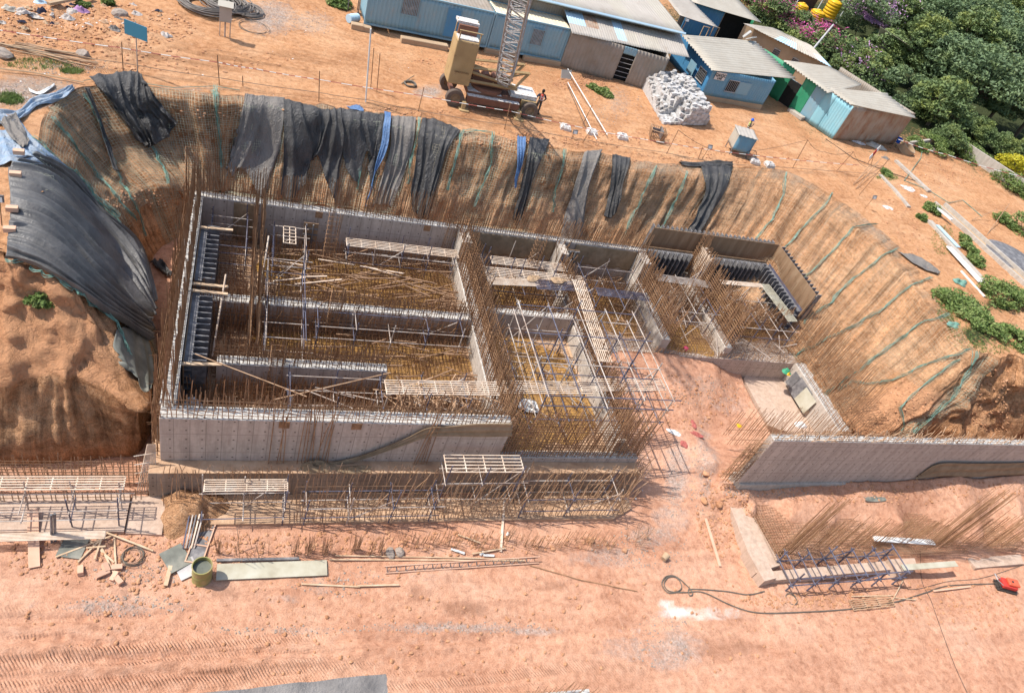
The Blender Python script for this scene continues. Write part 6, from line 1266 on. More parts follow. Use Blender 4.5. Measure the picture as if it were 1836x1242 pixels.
for i, (x, y, R, H, lab) in enumerate([(1670, 265, 2.2, 1.4, 'low dark bush beside the damp concrete wall'), (1730, 278, 2.6, 1.5, 'low green bush above the concrete boundary wall'), (1800, 330, 2.2, 1.4, 'low green bush under the yellow bush'), (1838, 350, 2.0, 1.6, 'green bush at the right edge by the drain end'), (1640, 262, 1.4, .9, 'weeds beside the blue pail'),
     (1835, 415, 2.0, 1.6, 'dense bush at the right edge above the dark round cover'), (1800, 400, 1.3, .8, 'leafy weeds left of the dense right edge bush'), (1795, 535, 1.9, 1.2, 'thick green bush beside the lower drain end'), (1835, 545, 1.6, 1.2, 'thick green bush touching the right edge'), (1730, 560, 2.0, .8, 'low creeping weeds on the rim of the right slope'), (1765, 590, 1.6, .7, 'weeds above the net corner of the right slope'),
     (1700, 540, 1.3, .6, 'weeds below the white plank on the right rim'), (1820, 610, 1.5, .6, 'weeds on top of the raw cut at the right edge'), (1735, 450, .9, .6, 'long grass tuft between the two drain channels'), (1748, 470, .9, .6, 'second long grass tuft between the drain channels'), (1728, 432, .7, .5, 'upper grass tuft between the drain channels'), (1668, 378, .9, .6, 'green weeds at the upper end of the drain channel'), (1652, 392, .6, .4, 'small weeds left of the drain channel end'), (1588, 312, .7, .4, 'green weed by the fallen poles'),
     (1082, 168, .8, .4, 'yellowish weeds on the clods before the dark doorway'), (1062, 158, .6, .3, 'small weeds left of the dark doorway'), (608, 10, 1.0, .6, 'bright grass tuft beside the container end'), (600, -4, 1.0, .6, 'bright grass at the top edge left of the container'), (70, 540, .55, .45, 'small green plant growing from the earth mound'), (150, 12, .4, .3, 'small green sprout among the rubbish'), (195, 8, .4, .5, 'slim green plant above the rubbish')]):
    q = g(x, y); o = shrub(lab, x, y, R*.8, H*.8, int(500+R*1100), .10, 'leaf_grass', seed=40+i); o.location = q
# grass mats at the left rim
def grass(lab, blobs_, n, h=.12):
    vs = []; fs = []
    for k in range(n):
        bx_, by_, rx, ry = rnd.choice(blobs_); a = rnd.uniform(0, 6.28); r_ = math.sqrt(rnd.random()); p = g(bx_+math.cos(a)*rx*r_, by_+math.sin(a)*ry*r_, (0, 1))
        if p is None: continue
        for q in range(4):
            o_ = V((rnd.gauss(0, .06), rnd.gauss(0, .06), 0)); d2 = V((rnd.gauss(0, .5), rnd.gauss(0, .5), 1))*h*rnd.uniform(.6, 1.4); w_ = V((rnd.gauss(0, 1), rnd.gauss(0, 1), 0)).normalized()*.02; i = len(vs)
            vs += [p+o_-w_, p+o_+w_, p+o_+d2]; fs.append((i, i+1, i+2))
    o = mesh_obj('grass', vs, fs, M['leaf_grass']); tag(o, kind='stuff', label=lab)
grass('sparse grass along the rims and among the rubble', [(70, 115, 60, 10), (20, 180, 22, 8), (130, 128, 20, 5), (1735, 600, 40, 25), (1700, 560, 20, 20), (1780, 620, 40, 14), (1590, 318, 20, 6), (15, 175, 20, 10), (1690, 430, 20, 30)], 1500)
# ------------------------------------------------------------------ fence posts, tapes, people, small things
def up(p, z): return V((p[0], p[1], p[2]+z))
def post_thing(lab, x, y, x2, y2, r=.028, mt='rust', name='fence_post', cat='post', grp='posts of the rim fence', hmax=3.5):
    p = g(x, y); best = None
    for h in np.linspace(.3, hmax, 60):
        for lean in (-.4, -.2, 0, .2, .4):
            q = p+V((lean*h*.5, 0, h)); d_ = q-V(CAM0); k = d_.dot(V(_f)); sx = CXP+FPX*d_.dot(V(_r))/k; sy = CYP-FPX*d_.dot(V(_u))/k
            e = math.hypot(sx-x2, sy-y2)+abs(lean)*.5
            if best is None or e < best[0]: best = (e, q)
    mb = MB(); mb.bar(p-V((0, 0, .2)), best[1], r, 6, True); o = mb.build(name, M[mt]); tag(o, lab, cat, grp); return p, best[1]
PO = {}
for i, (x, y, x2, y2, lab) in enumerate([(221, 130, 215, 75, 'rim post left of the blue sign'), (394, 153, 392, 99, 'rim post between the sign and the grey sheet'), (436, 155, 434, 137, 'short rim post left of the grey sheet'), (572, 183, 573, 128, 'rim post with a cable box low on it'), (665, 160, 671, 86, 'thin post behind the tall white pole'), (676, 165, 681, 96, 'second thin post right of the tall white pole'), (750, 200, 759, 157, 'rim post left of the crane wheel'),
      (905, 232, 917, 185, 'rim post in front of the crane chassis'), (1044, 224, 1061, 188, 'rim post among the leaning white poles'), (1044, 256, 1058, 232, 'lower rim post beside the hollow blocks'), (1195, 276, 1218, 234, 'rim post right of the slatted crate'), (1253, 285, 1258, 262, 'post carrying a small lamp box'), (1421, 302, 1450, 252, 'tall rim post with cables on the bare track'), (1499, 307, 1530, 272, 'rim post with a sagging cable'), (1540, 350, 1600, 250, 'leaning bamboo post at the drain start')]):
    PO[i] = post_thing(lab, x, y, x2, y2)
p, q = post_thing('tall white pole standing at the rim left of the crane', 656, 183, 670, 52, .05, 'white', 'tall_pole', 'pole', None, 5.5)
def rope(lab, pts, r=.018, mt='white', cat='tape', name='barrier_tape', sag=.0, grp=None, stripe=None):
    P = [V(a) for a in pts]; out = []
    for a, b in zip(P[:-1], P[1:]):
        n = 10
        for k in range(n): s = k/n; out.append(a.lerp(b, s)-V((0, 0, sag*4*s*(1-s))))
    out.append(P[-1]); mb = MB(); mb.tube(out, r, 4)
    if stripe:
        mb.m = [(1 if ((f[0]//4)//1) % 2 else 0) for f in mb.f]; o = mb.build(name, None, None, False, [M[mt], M[stripe]])
    else: o = mb.build(name, M[mt])
    tag(o, lab, cat, grp); return o
M['red'] = mat('red', (.55, .05, .04), (.42, .04, .03), rough=.7, bump=0); M['redtape'] = mat('redtape', (.42, .12, .10), rough=.7, bump=0); M['cable'] = mat('cable', (.07, .06, .055), (.04, .035, .03), rough=.7, bump=0)
M['hose'] = mat('hose', (.16, .14, .11), (.10, .085, .07), rough=.7, bump=0); M['vest'] = mat('vest', (.80, .13, .08), (.7, .1, .06), rough=.8, bump=.1); M['hiviz'] = mat('hiviz', (.55, .75, .04), (.45, .65, .03), rough=.7, bump=.1)
M['skin'] = mat('skin', (.16, .085, .05), (.13, .07, .04), rough=.6, bump=0); M['navy'] = mat('navy', (.03, .035, .06), (.02, .02, .04), rough=.9, bump=.1); M['greycloth'] = mat('greycloth', (.13, .11, .10), (.09, .08, .07), rough=.9, bump=.1)
M['helmet'] = mat('helmet', (.03, .12, .55), (.02, .10, .45), rough=.3, bump=0); M['hair'] = mat('hair', (.01, .009, .008), rough=.6, bump=0)
def off3(x, y, z): return at(x, y, z)
rope('upper red and white tape along the left part of the rim', [at(-20, 51, 1.1), at(216, 86, 1.2), at(392, 112, 1.2), at(460, 124, 1.2), at(573, 143, 1.0), at(759, 172, .9), at(917, 200, .9), at(1058, 232, .9), at(1205, 258, .9), at(1300, 272, .9), at(1421, 286, .9), at(1540, 296, .8)], .022, stripe='redtape', sag=.04)
rope('lower white rope along the rim fence', [at(-20, 78, .6), at(221, 113, .5), at(394, 140, .5), at(572, 166, .5), at(665, 180, .45), at(750, 198, .5), at(905, 224, .5), at(1044, 250, .5), at(1195, 274, .4), at(1290, 292, .4), at(1420, 301, .4), at(1580, 312, .3)], .016, 'hose', sag=.04)
rope('dark cable looped between the track posts', [PO[10][1], at(1300, 275, .5), PO[12][1], at(1480, 273, 1.0), PO[13][1], at(1555, 300, .5)], .014, 'cable', 'cable', 'cable', .25)
rope('white rope running down beside the boundary wall', [at(1611, 250, 1.6), at(1700, 278, 1.4), at(1836, 318, 1.2), at(1900, 335, 1.2)], .03, stripe='redtape', sag=.1)
rope('pale pipe lying along the left rim', [at(-10, 122, .15), at(60, 130, .15), at(150, 148, .12)], .035, 'tan', 'pipe', 'loose_pipe')
rope('teal rope along the rear left rim', [up(g(150, 148), .1), up(g(200, 140), .1), up(g(270, 155), .12), up(g(310, 161), .12), up(g(385, 158), .12), up(g(430, 165), .1)], .018, 'teal', 'rope', 'net_rope', .0)
rope('white pole leaning from the slab stones to the rim', [at(1018, 124, .5), at(1089, 242, .2)], .04, 'white', 'pole', 'leaning_pole', 0)
rope('second leaning white pole ending at the middle hollow block', [at(1018, 148, .3), at(1070, 250, .2)], .035, 'white', 'pole', 'leaning_pole', 0)
rope('thin dark pole beside the leaning white poles', [at(1016, 150, .1), at(1050, 228, .1)], .02, 'cable', 'pole', 'leaning_pole', 0)
# blue sign
t = thing('sign', 'plain blue sign board on a thin post at the rim', 'sign', g(247, 132)); b0 = V(t.location)
mb = MB(); mb.bar((0, 0, -.2), (0, 0, 2.9), .03, 6, True); mb.build('post', M['pipe'], t)
s1, s2, s3, s4 = [at(*q)-b0 for q in ((223, 41, 2.75), (259, 55, 2.75), (259, 77, 1.95), (224, 62, 1.95))]
mb = MB(); cen = (s1+s3)/2; mb.obox((0, -.04, 2.42), 1.25, .03, .78, math.atan2((s2-s1).y, (s2-s1).x)); mb.build('board', M['shed_blue'] if False else corr_mat('sign_blue', (.06, .25, .36), (.08, .22, .30), (.07, .27, .38), .5), t)
# grey box on post
t = thing('distribution_box', 'grey metal box with a sloping cap on legs beside the coiled cables', 'electrical box', g(403, 66)); mb = MB(); mb.box(-.35, -.2, 1.0, .35, .2, 1.95); mb.build('box', M['grey_tin'], t)
mb = MB(); mb.add([(-.45, -.32, 1.98), (.45, -.32, 1.98), (.45, .3, 2.12), (-.45, .3, 2.12), (-.45, -.32, 1.955), (.45, -.32, 1.955), (.45, .3, 2.095), (-.45, .3, 2.095)], [(0, 1, 2, 3), (7, 6, 5, 4), (0, 4, 5, 1), (2, 6, 7, 3), (1, 5, 6, 2), (3, 7, 4, 0)]); mb.build('cap', M['light_tin'], t)
mb = MB(); mb.bar((.0, 0, -.1), (0, 0, 1.0), .05, 6); mb.bar((-.3, 0, -.1), (-.3, 0, 1.0), .03, 6); mb.bar((.3, 0, -.1), (.3, 0, 1.0), .03, 6); mb.build('leg', M['pipe'], t)
# cable coils
M['coilgrey'] = mat('coilgrey', (.23, .20, .18), (.13, .115, .10), sc=2, rough=.7, bump=0)
def coil(lab, x, y, R, turns, mt='coilgrey', r=.035, sq=.0, h=.5, jitter=.15, name='cable_coil', z=None, sx=1):
    p = g(x, y); mb = MB(); pts = []; n = 20
    for k in range(int(turns*n)):
        a = 2*math.pi*k/n; rr = R*(1-.35*abs(math.sin(k*.013+1)))+jitter*float(vn(k*.05, 1.1, R)); pts.append(p+V((math.cos(a)*rr*sx, math.sin(a)*rr, .05+h*abs(float(vn(k*.021, 3.3, R)))+.05*math.sin(a*1.5))))
    mb.tube(pts, r, 4); tag(mb.build(name, M[mt]), lab, 'cable coil')
coil('big heap of grey coiled cable left of the distribution box', 368, 14, 1.7, 26, h=.7, jitter=.4); coil('second heap of grey coiled cable behind the distribution box', 405, 12, 1.5, 22, h=.7, jitter=.4); coil('loose grey cable loops right of the distribution box', 442, 22, 1.1, 14, h=.4, jitter=.4); coil('dark cable core at the top edge', 385, 0, 1.2, 16, 'hose', h=.6, jitter=.3)
coil('wide loose cable loop on the gravel', 455, 50, 1.3, 2, 'hose', .02, h=.03, jitter=.3)
coil('dark hose coil on the track left of the crane', 735, 153, .55, 6, 'hose', .035, h=.12, jitter=.1)
rope('short pale pipe beside the hose coil', [at(720, 150, .1), at(742, 136, .15)], .04, 'tan', 'pipe', 'loose_pipe', 0)
# people
def person(lab, x, y, face, cloth, vest, pose, legs, helmet=None, hgt=1.68, hidden=False):
    p = g(x, y); t = thing('person', lab, 'person', p, face)
    def skin(name, verts, edges, radii, m_, sub=1):
        me = bpy.data.meshes.new(name); me.from_pydata(verts, edges, []); o = bpy.data.objects.new(name, me); COL.objects.link(o); o.parent = t; me.materials.append(M[m_])
        s = o.modifiers.new('k', 'SKIN'); o.modifiers.new('s', 'SUBSURF').levels = sub; o.modifiers['s'].render_levels = sub
        for i, r_ in enumerate(radii): me.skin_vertices[0].data[i].radius = (r_, r_) if not isinstance(r_, tuple) else r_
        me.skin_vertices[0].data[0].use_root = True; s.use_smooth_shade = True; return o
    J = pose; v = [(0, 0, .92), (0, 0, 1.12), (0, 0, 1.36), (0, .0, 1.46), (0, .01, 1.56), (0, .01, 1.66)]
    r = [(.15, .10), (.14, .10), (.17, .11), .06, .085, .075]; e = [(0, 1), (1, 2), (2, 3), (3, 4), (4, 5)]
    for sgn in (-1, 1):
        hip, knee, ankle, toe = J['leg'][sgn]; b = len(v); v += [hip, knee, ankle, toe]; r += [.088, .062, .042, .04]; e += [(0, b), (b, b+1), (b+1, b+2), (b+2, b+3)]
        sh, el, wr, hand = J['arm'][sgn]; b = len(v); v += [sh, el, wr, hand]; r += [.062, .045, .032, .036]; e += [(2, b), (b, b+1), (b+1, b+2), (b+2, b+3)]
        # thumb and fingers
        dv = (V(hand)-V(wr)).normalized(); sd = dv.cross(V((0, 0, 1))); sd = sd.normalized() if sd.length > .1 else V((1, 0, 0))
        for f in (-1.5, -.5, .5, 1.5): v.append(tuple(V(hand)+dv*(.075-.008*abs(f))+sd*.018*f)); r.append(.009); e.append((b+3, len(v)-1))
        v.append(tuple(V(hand)+dv*.02+sd*.05)); r.append(.01); e.append((b+3, len(v)-1))
    skin('body', v, e, r, 'skin')
    tv = [(0, 0, .90), (0, 0, 1.12), (0, 0, 1.36), (0, 0, 1.45)]; te = [(0, 1), (1, 2), (2, 3)]; tr = [(.165, .115), (.155, .115), (.19, .13), (.09, .08)]
    skin('vest', tv, te, tr, vest)
    for sgn in (-1, 1):
        hip, knee, ankle, toe = J['leg'][sgn]; sh, el, wr, hand = J['arm'][sgn]
        skin('trouser_leg', [(hip[0], hip[1], hip[2]+.06), hip, knee, ankle], [(0, 1), (1, 2), (2, 3)], [.10, .105, .078, .062], legs)
        skin('sleeve', [tuple(V(sh).lerp(V((0, 0, 1.36)), .25)), sh, el, wr], [(0, 1), (1, 2), (2, 3)], [.07, .078, .058, .042], cloth)
        mb = MB(); mb.obox((ankle[0]+.0, ankle[1]+.05 if toe[1] > ankle[1] else ankle[1]-.05, ankle[2]-.04), .09, .25, .09); o = mb.build('shoe', M['hair'], t); bv = o.modifiers.new('b', 'BEVEL'); bv.width = .03; bv.segments = 2
    mb = MB()
    for z, rr in ((1.02, .17), (1.22, .18)): mb.lathe([(1, -.02), (1, .02)], 20, (0, 0, z)); mb.v[-40:] = [(a[0]*rr, a[1]*.13, a[2]) for a in mb.v[-40:]]
    for sx in (-.09, .09): mb.box(sx-.02, -.145, 1.05, sx+.02, -.138, 1.36); mb.box(sx-.02, .138, 1.05, sx+.02, .145, 1.36)
    mb.build('reflective_band', M['white'], t)
    # head: face features and hair
    mb = MB(); mb.lathe([(.001, .12), (.06, .115), (.095, .075), (.107, .02), (.104, -.02), (.09, -.06)], 16, (0, .0, 1.62)); mb.build('hair', M['hair'], t, True)
    mb = MB(); mb.add([(-.014, -.09, 1.57), (.014, -.09, 1.57), (0, -.085, 1.615), (0, -.122, 1.575)], [(0, 3, 2), (3, 1, 2), (0, 1, 3)]); mb.obox((-.09, 0, 1.585), .02, .035, .06); mb.obox((.09, 0, 1.585), .02, .035, .06); mb.build('nose_and_ears', M['skin'], t)
    mb = MB(); mb.obox((-.034, -.088, 1.605), .028, .012, .012); mb.obox((.034, -.088, 1.605), .028, .012, .012); mb.obox((0, -.09, 1.545), .05, .01, .010); mb.build('eyes_and_mouth', M['hair'], t)
    if helmet:
        mb = MB(); mb.lathe([(.001, .17), (.06, .16), (.105, .12), (.125, .05), (.128, .02), (.15, .012), (.15, .0), (.12, .0)], 20, (0, 0, 1.60)); mb.obox((0, -.15, 1.608), .15, .09, .012); mb.build('helmet', M[helmet], t, True)
    s = hgt/1.72; t.scale = (s, s, s); return t
pose1 = dict(leg={-1: ((-.09, 0, .88), (-.12, -.03, .48), (-.14, .0, .09), (-.15, -.14, .03)), 1: ((.09, 0, .88), (.12, -.02, .48), (.13, .02, .09), (.14, -.12, .03))},
    arm={-1: ((-.19, 0, 1.36), (-.40, -.12, 1.16), (-.58, -.26, 1.06), (-.64, -.30, 1.05)), 1: ((.19, 0, 1.36), (.38, .06, 1.10), (.20, -.08, .97), (.15, -.12, .97))})
person('man in a pink red safety vest leaning one hand on the crane deck', 961, 203, 0, 'navy', 'vest', pose1, 'greycloth', hgt=1.8)
pose2 = dict(leg={-1: ((-.09, 0, .88), (-.10, -.12, .50), (-.10, -.02, .09), (-.10, -.15, .03)), 1: ((.09, 0, .88), (.10, .06, .48), (.10, .18, .10), (.10, .05, .03))},
    arm={-1: ((-.19, 0, 1.36), (-.24, -.05, 1.08), (-.16, -.22, 1.20), (-.10, -.24, 1.38)), 1: ((.19, 0, 1.36), (.27, .02, 1.06), (.24, -.12, .84), (.24, -.15, .78))})
person('worker in a yellow green vest and blue helmet walking behind the small cabin', 1332, 246, math.radians(60), 'greycloth', 'hiviz', pose2, 'navy', 'helmet')
# small cabin on the rim
p = g(1318, 274); t = thing('small_cabin', 'small blue grey tin cabin on legs with a ribbed side at the rim', 'cabin', p, math.radians(-12))
def lw(n, a, b, z0, z1, mt, pitch=.25, amp=.04): o = corr_panel(n, (*a, z0), (*b, z0), (*b, z1), (*a, z1), mt=mt, parent=t, pitch=pitch, amp=amp)
lw('front_panel', (-.75, -.7), (.75, -.7), .5, 1.75, 'shed_blue', 2, .0); lw('side_panel', (-.75, .7), (-.75, -.7), .5, 1.75, 'light_tin'); lw('side_panel', (.75, -.7), (.75, .7), .5, 1.75, 'grey_tin'); lw('back_panel', (.75, .7), (-.75, .7), .5, 1.75, 'grey_tin')
corr_panel('roof', (-.85, -.8, 1.77), (.85, -.8, 1.77), (.85, .8, 1.85), (-.85, .8, 1.85), mt='grey_tin', parent=t, pitch=.3, amp=.03)
mb = MB(); [mb.bar((x, y, -.05), (x, y, .52), .04, 6) for x in (-.7, .7) for y in (-.65, .65)]; mb.box(-.75, -.7, .47, .75, .7, .5); mb.build('leg_frame', M['steel'], t)
for dx in (.95,):
    m2 = MB(); c_ = V((dx, -.75, .5)); 
    for k in range(22): a, b = 2*math.pi*k/22, 2*math.pi*(k+1)/22; m2.bar(c_+V((math.cos(a)*.42, 0, math.sin(a)*.42)), c_+V((math.cos(b)*.42, 0, math.sin(b)*.42)), .02, 4)
    for k in range(5): a = 2*math.pi*k/5; m2.bar(c_, c_+V((math.cos(a)*.42, 0, math.sin(a)*.42)), .012, 4)
    m2.build('wheel_hoop', M['cable'], t)
# slatted crate, hollow blocks, lamps
p = g(1174, 250); t = thing('steel_crate', 'open slatted steel crate with an L shaped slab in it', 'crate', p, math.radians(-15)); 
for (a, b) in (((-.6, -.5), (.6, -.5)), ((.6, -.5), (.6, .5)), ((.6, .5), (-.6, .5)), ((-.6, .5), (-.6, -.5))):
    mb = MB()
    for k in range(9): x = a[0]+(b[0]-a[0])*k/8; y = a[1]+(b[1]-a[1])*k/8; mb.bar((x*.75, y*.75, 0), (x, y, .85), .025, 4)
    mb.bar((a[0], a[1], .85), (b[0], b[1], .85), .03, 4); mb.bar((a[0]*.75, a[1]*.75, .02), (b[0]*.75, b[1]*.75, .02), .03, 4); mb.build('slatted_side', M['rust2'], t)
mb = MB(); mb.obox((.25, .1, .6), .06, .9, .6, .1); mb.obox((-.1, .3, .55), .7, .06, .4, .1); mb.build('plate', M['steel'], t)
for i, (x, y, lab) in enumerate([(1013, 232, 'hollow white block nearest the crane'), (1060, 240, 'hollow white block against the leaning pole'), (1115, 248, 'hollow white block left of the slatted crate'), (1352, 292, 'hollow white block right of the small cabin'), (1378, 298, 'hollow white block at the bend of the rim')]):
    p = g(x, y); mb = MB(); mb.box(-.38, -.3, 0, .38, .3, .2); mb.add([(-.38, -.3, .2), (.38, -.3, .2), (.38, .3, .2), (-.38, .3, .2), (-.28, -.2, .34), (.28, -.2, .34), (.28, .2, .34), (-.28, .2, .34), (-.12, -.1, .34), (.12, -.1, .34), (.12, .1, .34), (-.12, .1, .34), (-.12, -.1, .2), (.12, -.1, .2), (.12, .1, .2), (-.12, .1, .2)],
        [(0, 1, 5, 4), (1, 2, 6, 5), (2, 3, 7, 6), (3, 0, 4, 7), (4, 5, 9, 8), (5, 6, 10, 9), (6, 7, 11, 10), (7, 4, 8, 11), (8, 9, 13, 12), (9, 10, 14, 13), (10, 11, 15, 14), (11, 8, 12, 15), (12, 13, 14, 15)]); o = mb.build('hollow_block', M['whitedust']); o.location = p; o.rotation_euler = (0, 0, rnd.uniform(-.4, .1)); tag(o, lab, 'hollow block', 'hollow blocks on the rim')
for (x, y, z, lab, k) in ((1258, 262, 0, 'small lamp on a post above the crumpled black sheet', 1), (1024, 238, .3, 'small black lamp on the rim in front of the leaning poles', .4), (1550, 350, 0, 'small lamp on a tilted rod over the right slope rim', 1), (1220, 40, 3.6, 'flood lamp on a rod standing on the brown shed roof', 1.2), (3, 380, 0, 'lamp on a post at the left edge', 1.2)):
    p = g(x, y+ (24 if z == 0 else 10)) if z < 1 else at(1218, 62, 3.4); t = thing('lamp', lab, 'lamp', p); mb = MB(); mb.bar((0, 0, -.1), (.1, 0, k), .022, 5, True); mb.build('post', M['rust'], t); mb = MB(); mb.obox((.1, -.06, k+.14), .34, .12, .28, .1, -.3); mb.build('housing', M['steel'], t); mb = MB(); mb.obox((.1, -.128, k+.13), .26, .012, .2, .1, -.3); mb.build('glass', M['white'], t)
t = thing('solar_lamp', 'white framed solar panel lamp on the blue office roof edge', 'lamp', at(1343, 76, 3.3)); mb = MB(); mb.obox((0, 0, .4), .9, .7, .05, .5, -.7); mb.build('panel_frame', M['white'], t); mb = MB(); mb.obox((.0, -.02, .435), .74, .55, .02, .5, -.7); mb.build('panel', M['navy'], t); mb = MB(); mb.bar((0, 0, -.2), (0, 0, .4), .03, 5); mb.obox((-.5, .2, .6), .3, .2, .8, .6, .5); mb.build('bracket', M['white'], t)
# barrel, pail, boxes on the upper ground
p = g(632, 40); t = thing('barrel', 'blue white barrel lying on its side at the container end', 'barrel', p+V((0, 0, .3)), math.radians(40)); ax = Matrix.Rotation(math.pi/2, 3, 'Y'); MB().lathe([(.01, -.45), (.3, -.45), (.3, -.15), (.315, -.13), (.3, -.11), (.3, .15), (.315, .17), (.3, .19), (.3, .45)], 22, axis=ax).build('shell', M['skyblue_tin'], t, False); MB().lathe([(.3, .45), (.27, .43), (.01, .43)], 22, axis=ax).build('lid', M['cable'], t)
t = thing('tool_rack', 'grey metal rack with drawers at the container end', 'rack', g(632, 22), ca); mb = MB(); [mb.box(x, y, 0, x+.06, y+.06, 1.9) for x in (-.4, .4) for y in (0, .5)]; mb.build('frame', M['steel'], t); mb = MB(); mb.box(-.4, .0, 1.2, .4, .5, 1.85); mb.build('cupboard', M['grey_tin'], t)
for (x, y, w_, h_, a, mt, lab) in ((1140, 152, .8, 1.0, .2, 'steel', 'grey metal sheet leaning beside the dark doorway'), (1128, 150, .7, .9, -.4, 'cont_blue', 'greenish metal sheet leaning at the doorway edge'), (1013, 140, 1.0, .7, .3, 'light_tin', 'pale slab lying tilted at the stones'),):
    p = g(x, y); mb = MB(); mb.obox((0, 0, h_*.42), w_, .05, h_, a, -.45); o = mb.build('metal_sheet', M[mt]); o.location = p; tag(o, lab, 'sheet')
p = g(1605, 262); mb = MB(); mb.lathe([(.01, 0), (.2, 0), (.26, .5), (.27, .5), (.25, .46), (.19, .05), (.01, .05)], 18); o = mb.build('pail', M['helmet']); o.location = p+V((.2, .2, .3)); tag(o, 'blue pail behind the concrete ring', 'pail')
p = g(1620, 272); mb = MB(); mb.lathe([(.75, 0), (.75, .7), (.62, .7), (.62, 0)], 26); o = mb.build('concrete_ring', M['tan']); o.location = p; o.rotation_euler = (.3, .2, 0); tag(o, 'tilted tan concrete ring beside the boundary wall', 'concrete ring')
# signboard red white blue fallen
M['blue'] = mat('blue', (.03, .08, .45), rough=.6, bump=0)
pS = g(1556, 292); t = thing('narrow_sign', 'narrow white, red and blue sign leaning on poles near the drain start', 'sign', pS); a = at(1559, 284, .7)-pS; b = at(1579, 263, 1.6)-pS; d_ = (b-a).normalized(); n_ = V((.5, -.8, .3)); w_ = d_.cross(n_).normalized()*.16
def qd(u0, u1, mt, nm): P = lambda u, s: a.lerp(b, u)+w_*s; MB().add([P(u0, -1), P(u1, -1), P(u1, 1), P(u0, 1), P(u0, -1)+n_*-.03, P(u1, -1)+n_*-.03, P(u1, 1)+n_*-.03, P(u0, 1)+n_*-.03], [(0, 1, 2, 3), (7, 6, 5, 4), (0, 4, 5, 1), (1, 5, 6, 2), (2, 6, 7, 3), (3, 7, 4, 0)]).build(nm, M[mt], t)
qd(0, .3, 'white', 'white_panel'); qd(.305, .66, 'red', 'red_panel'); qd(.665, 1, 'white', 'white_panel'); mb = MB(); mb.bar(V((0, 0, -.1)), a.lerp(b, .9), .03, 5); mb.bar(V((.3, -.2, -.1)), a.lerp(b, .4), .025, 5); mb.build('post', M['rust'], t)
cloth_heap('plastic_rubbish', 'pale plastic rubbish at the foot of the rusty end wall', g(1570, 262), 1.2, .6, .35, 'light_tin', 'rubbish', 31); cloth_heap('plastic_rubbish', 'grey sheet of rubbish left of the pale plastic', g(1540, 256), .8, .4, .12, 'whitedust', 'rubbish', 32)
cloth_heap('plastic_rubbish', 'small grey plastic scrap below the narrow sign', g(1588, 284), .5, .3, .2, 'grey_sheet', 'rubbish', 33)
# drains and boundary wall on the right
def beam(name, lab, pts, w_, h, mt, cat, base=0.0):
    mb = MB()
    for (a, b) in zip(pts[:-1], pts[1:]):
        a, b = V(a), V(b); d_ = (b-a); mb.obox(((a+b)/2)+V((0, 0, h/2+base)), d_.length, w_, h, math.atan2(d_.y, d_.x))
    o = mb.build(name, M[mt]); tag(o, lab, cat); return o
A0 = lambda x, y, z=0: at(x, y, z)
def channel(lab, a, b, wd, h=.35):
    a, b = V(a), V(b); d_ = (b-a).normalized(); n_ = V((-d_.y, d_.x, 0)); t = thing('drain_channel', lab, 'drain', (a+b)/2, math.atan2(d_.y, d_.x)); L = (b-a).length
    for s in (-1, 1): mb = MB(); mb.box(-L/2, s*wd/2-.09, -.1, L/2, s*wd/2+.09, h); mb.build('side_wall', M['conc'], t)
    mb = MB(); mb.box(-L/2, -wd/2+.091, -.1, L/2, wd/2-.091, .05); mb.build('channel_floor', M['tan'], t)
channel('long concrete drain channel running along the right edge', at(1682, 368, 0), at(1862, 530, 0), 1.3); 
beam('concrete_kerb', 'narrow pale kerb left of the drain channel, upper end', [at(1577, 316, 0), at(1605, 345, 0), at(1628, 373, 0)], .35, .18, 'conc', 'kerb'); beam('concrete_kerb', 'pale kerb running down beside the grass tufts', [at(1665, 398, 0), at(1770, 515, 0)], .5, .2, 'conc', 'kerb'); beam('concrete_kerb', 'short kerb above the grey tin scrap', [at(1605, 290, 0), at(1665, 345, 0)], .4, .2, 'conc', 'kerb')
beam('white_plank', 'broad white plank lying beside the kerb near the slope rim', [at(1700, 444, .05), at(1758, 508, .05)], .55, .08, 'white', 'plank', .05); beam('white_plank', 'pale blue plank beside the grass tufts', [at(1680, 405, .2), at(1718, 445, .2)], .35, .06, 'skyblue_tin', 'plank', .05); beam('white_plank', 'white pipe like plank over the drain channel', [at(1676, 372, .35), at(1705, 396, .35)], .3, .1, 'white', 'plank', .05)
beam('white_plank', 'thin white pipe lying below the broad white plank', [at(1722, 487, .0), at(1764, 533, .0)], .12, .1, 'white', 'pipe', .02)
t = thing('boundary_wall', 'low stained concrete boundary wall beside the bushes', 'wall'); mb = MB(); a, b = at(1697, 256, 0), at(1832, 345, 0); d_ = b-a; mb.obox((a+b)/2+V((0, 0, .3)), d_.length, .25, 1.6, math.atan2(d_.y, d_.x)); mb.build('wall_body', M['conc'], t)
a, b = at(1625, 268, 0), at(1697, 258, 0); mb = MB(); d_ = b-a; mb.obox((a+b)/2+V((0, .3, .1)), d_.length*.9, .22, 1.1, math.atan2(d_.y, d_.x)); mb.build('end_wall', M['conc'], t)
p = at(1815, 462, .02); mb = MB(); mb.lathe([(.01, .25), (1.0, .22), (2.2, .08), (2.4, .0)], 40); o = mb.build('round_cover', M['steel']); o.location = p; tag(o, 'dark round paved cover behind the drain channel', 'cover')
for (x, y, w2, lab) in ((1628, 338, .8, 'grey tin scrap lying right of the narrow kerb'), (1656, 352, .4, 'small tin scrap beside the teal rope'), (1592, 373, .5, 'torn plastic lying left of the kerb')): cloth_heap('plastic_rubbish', lab, g(x, y), w2, w2*.6, .08, 'whitedust', 'rubbish', x)
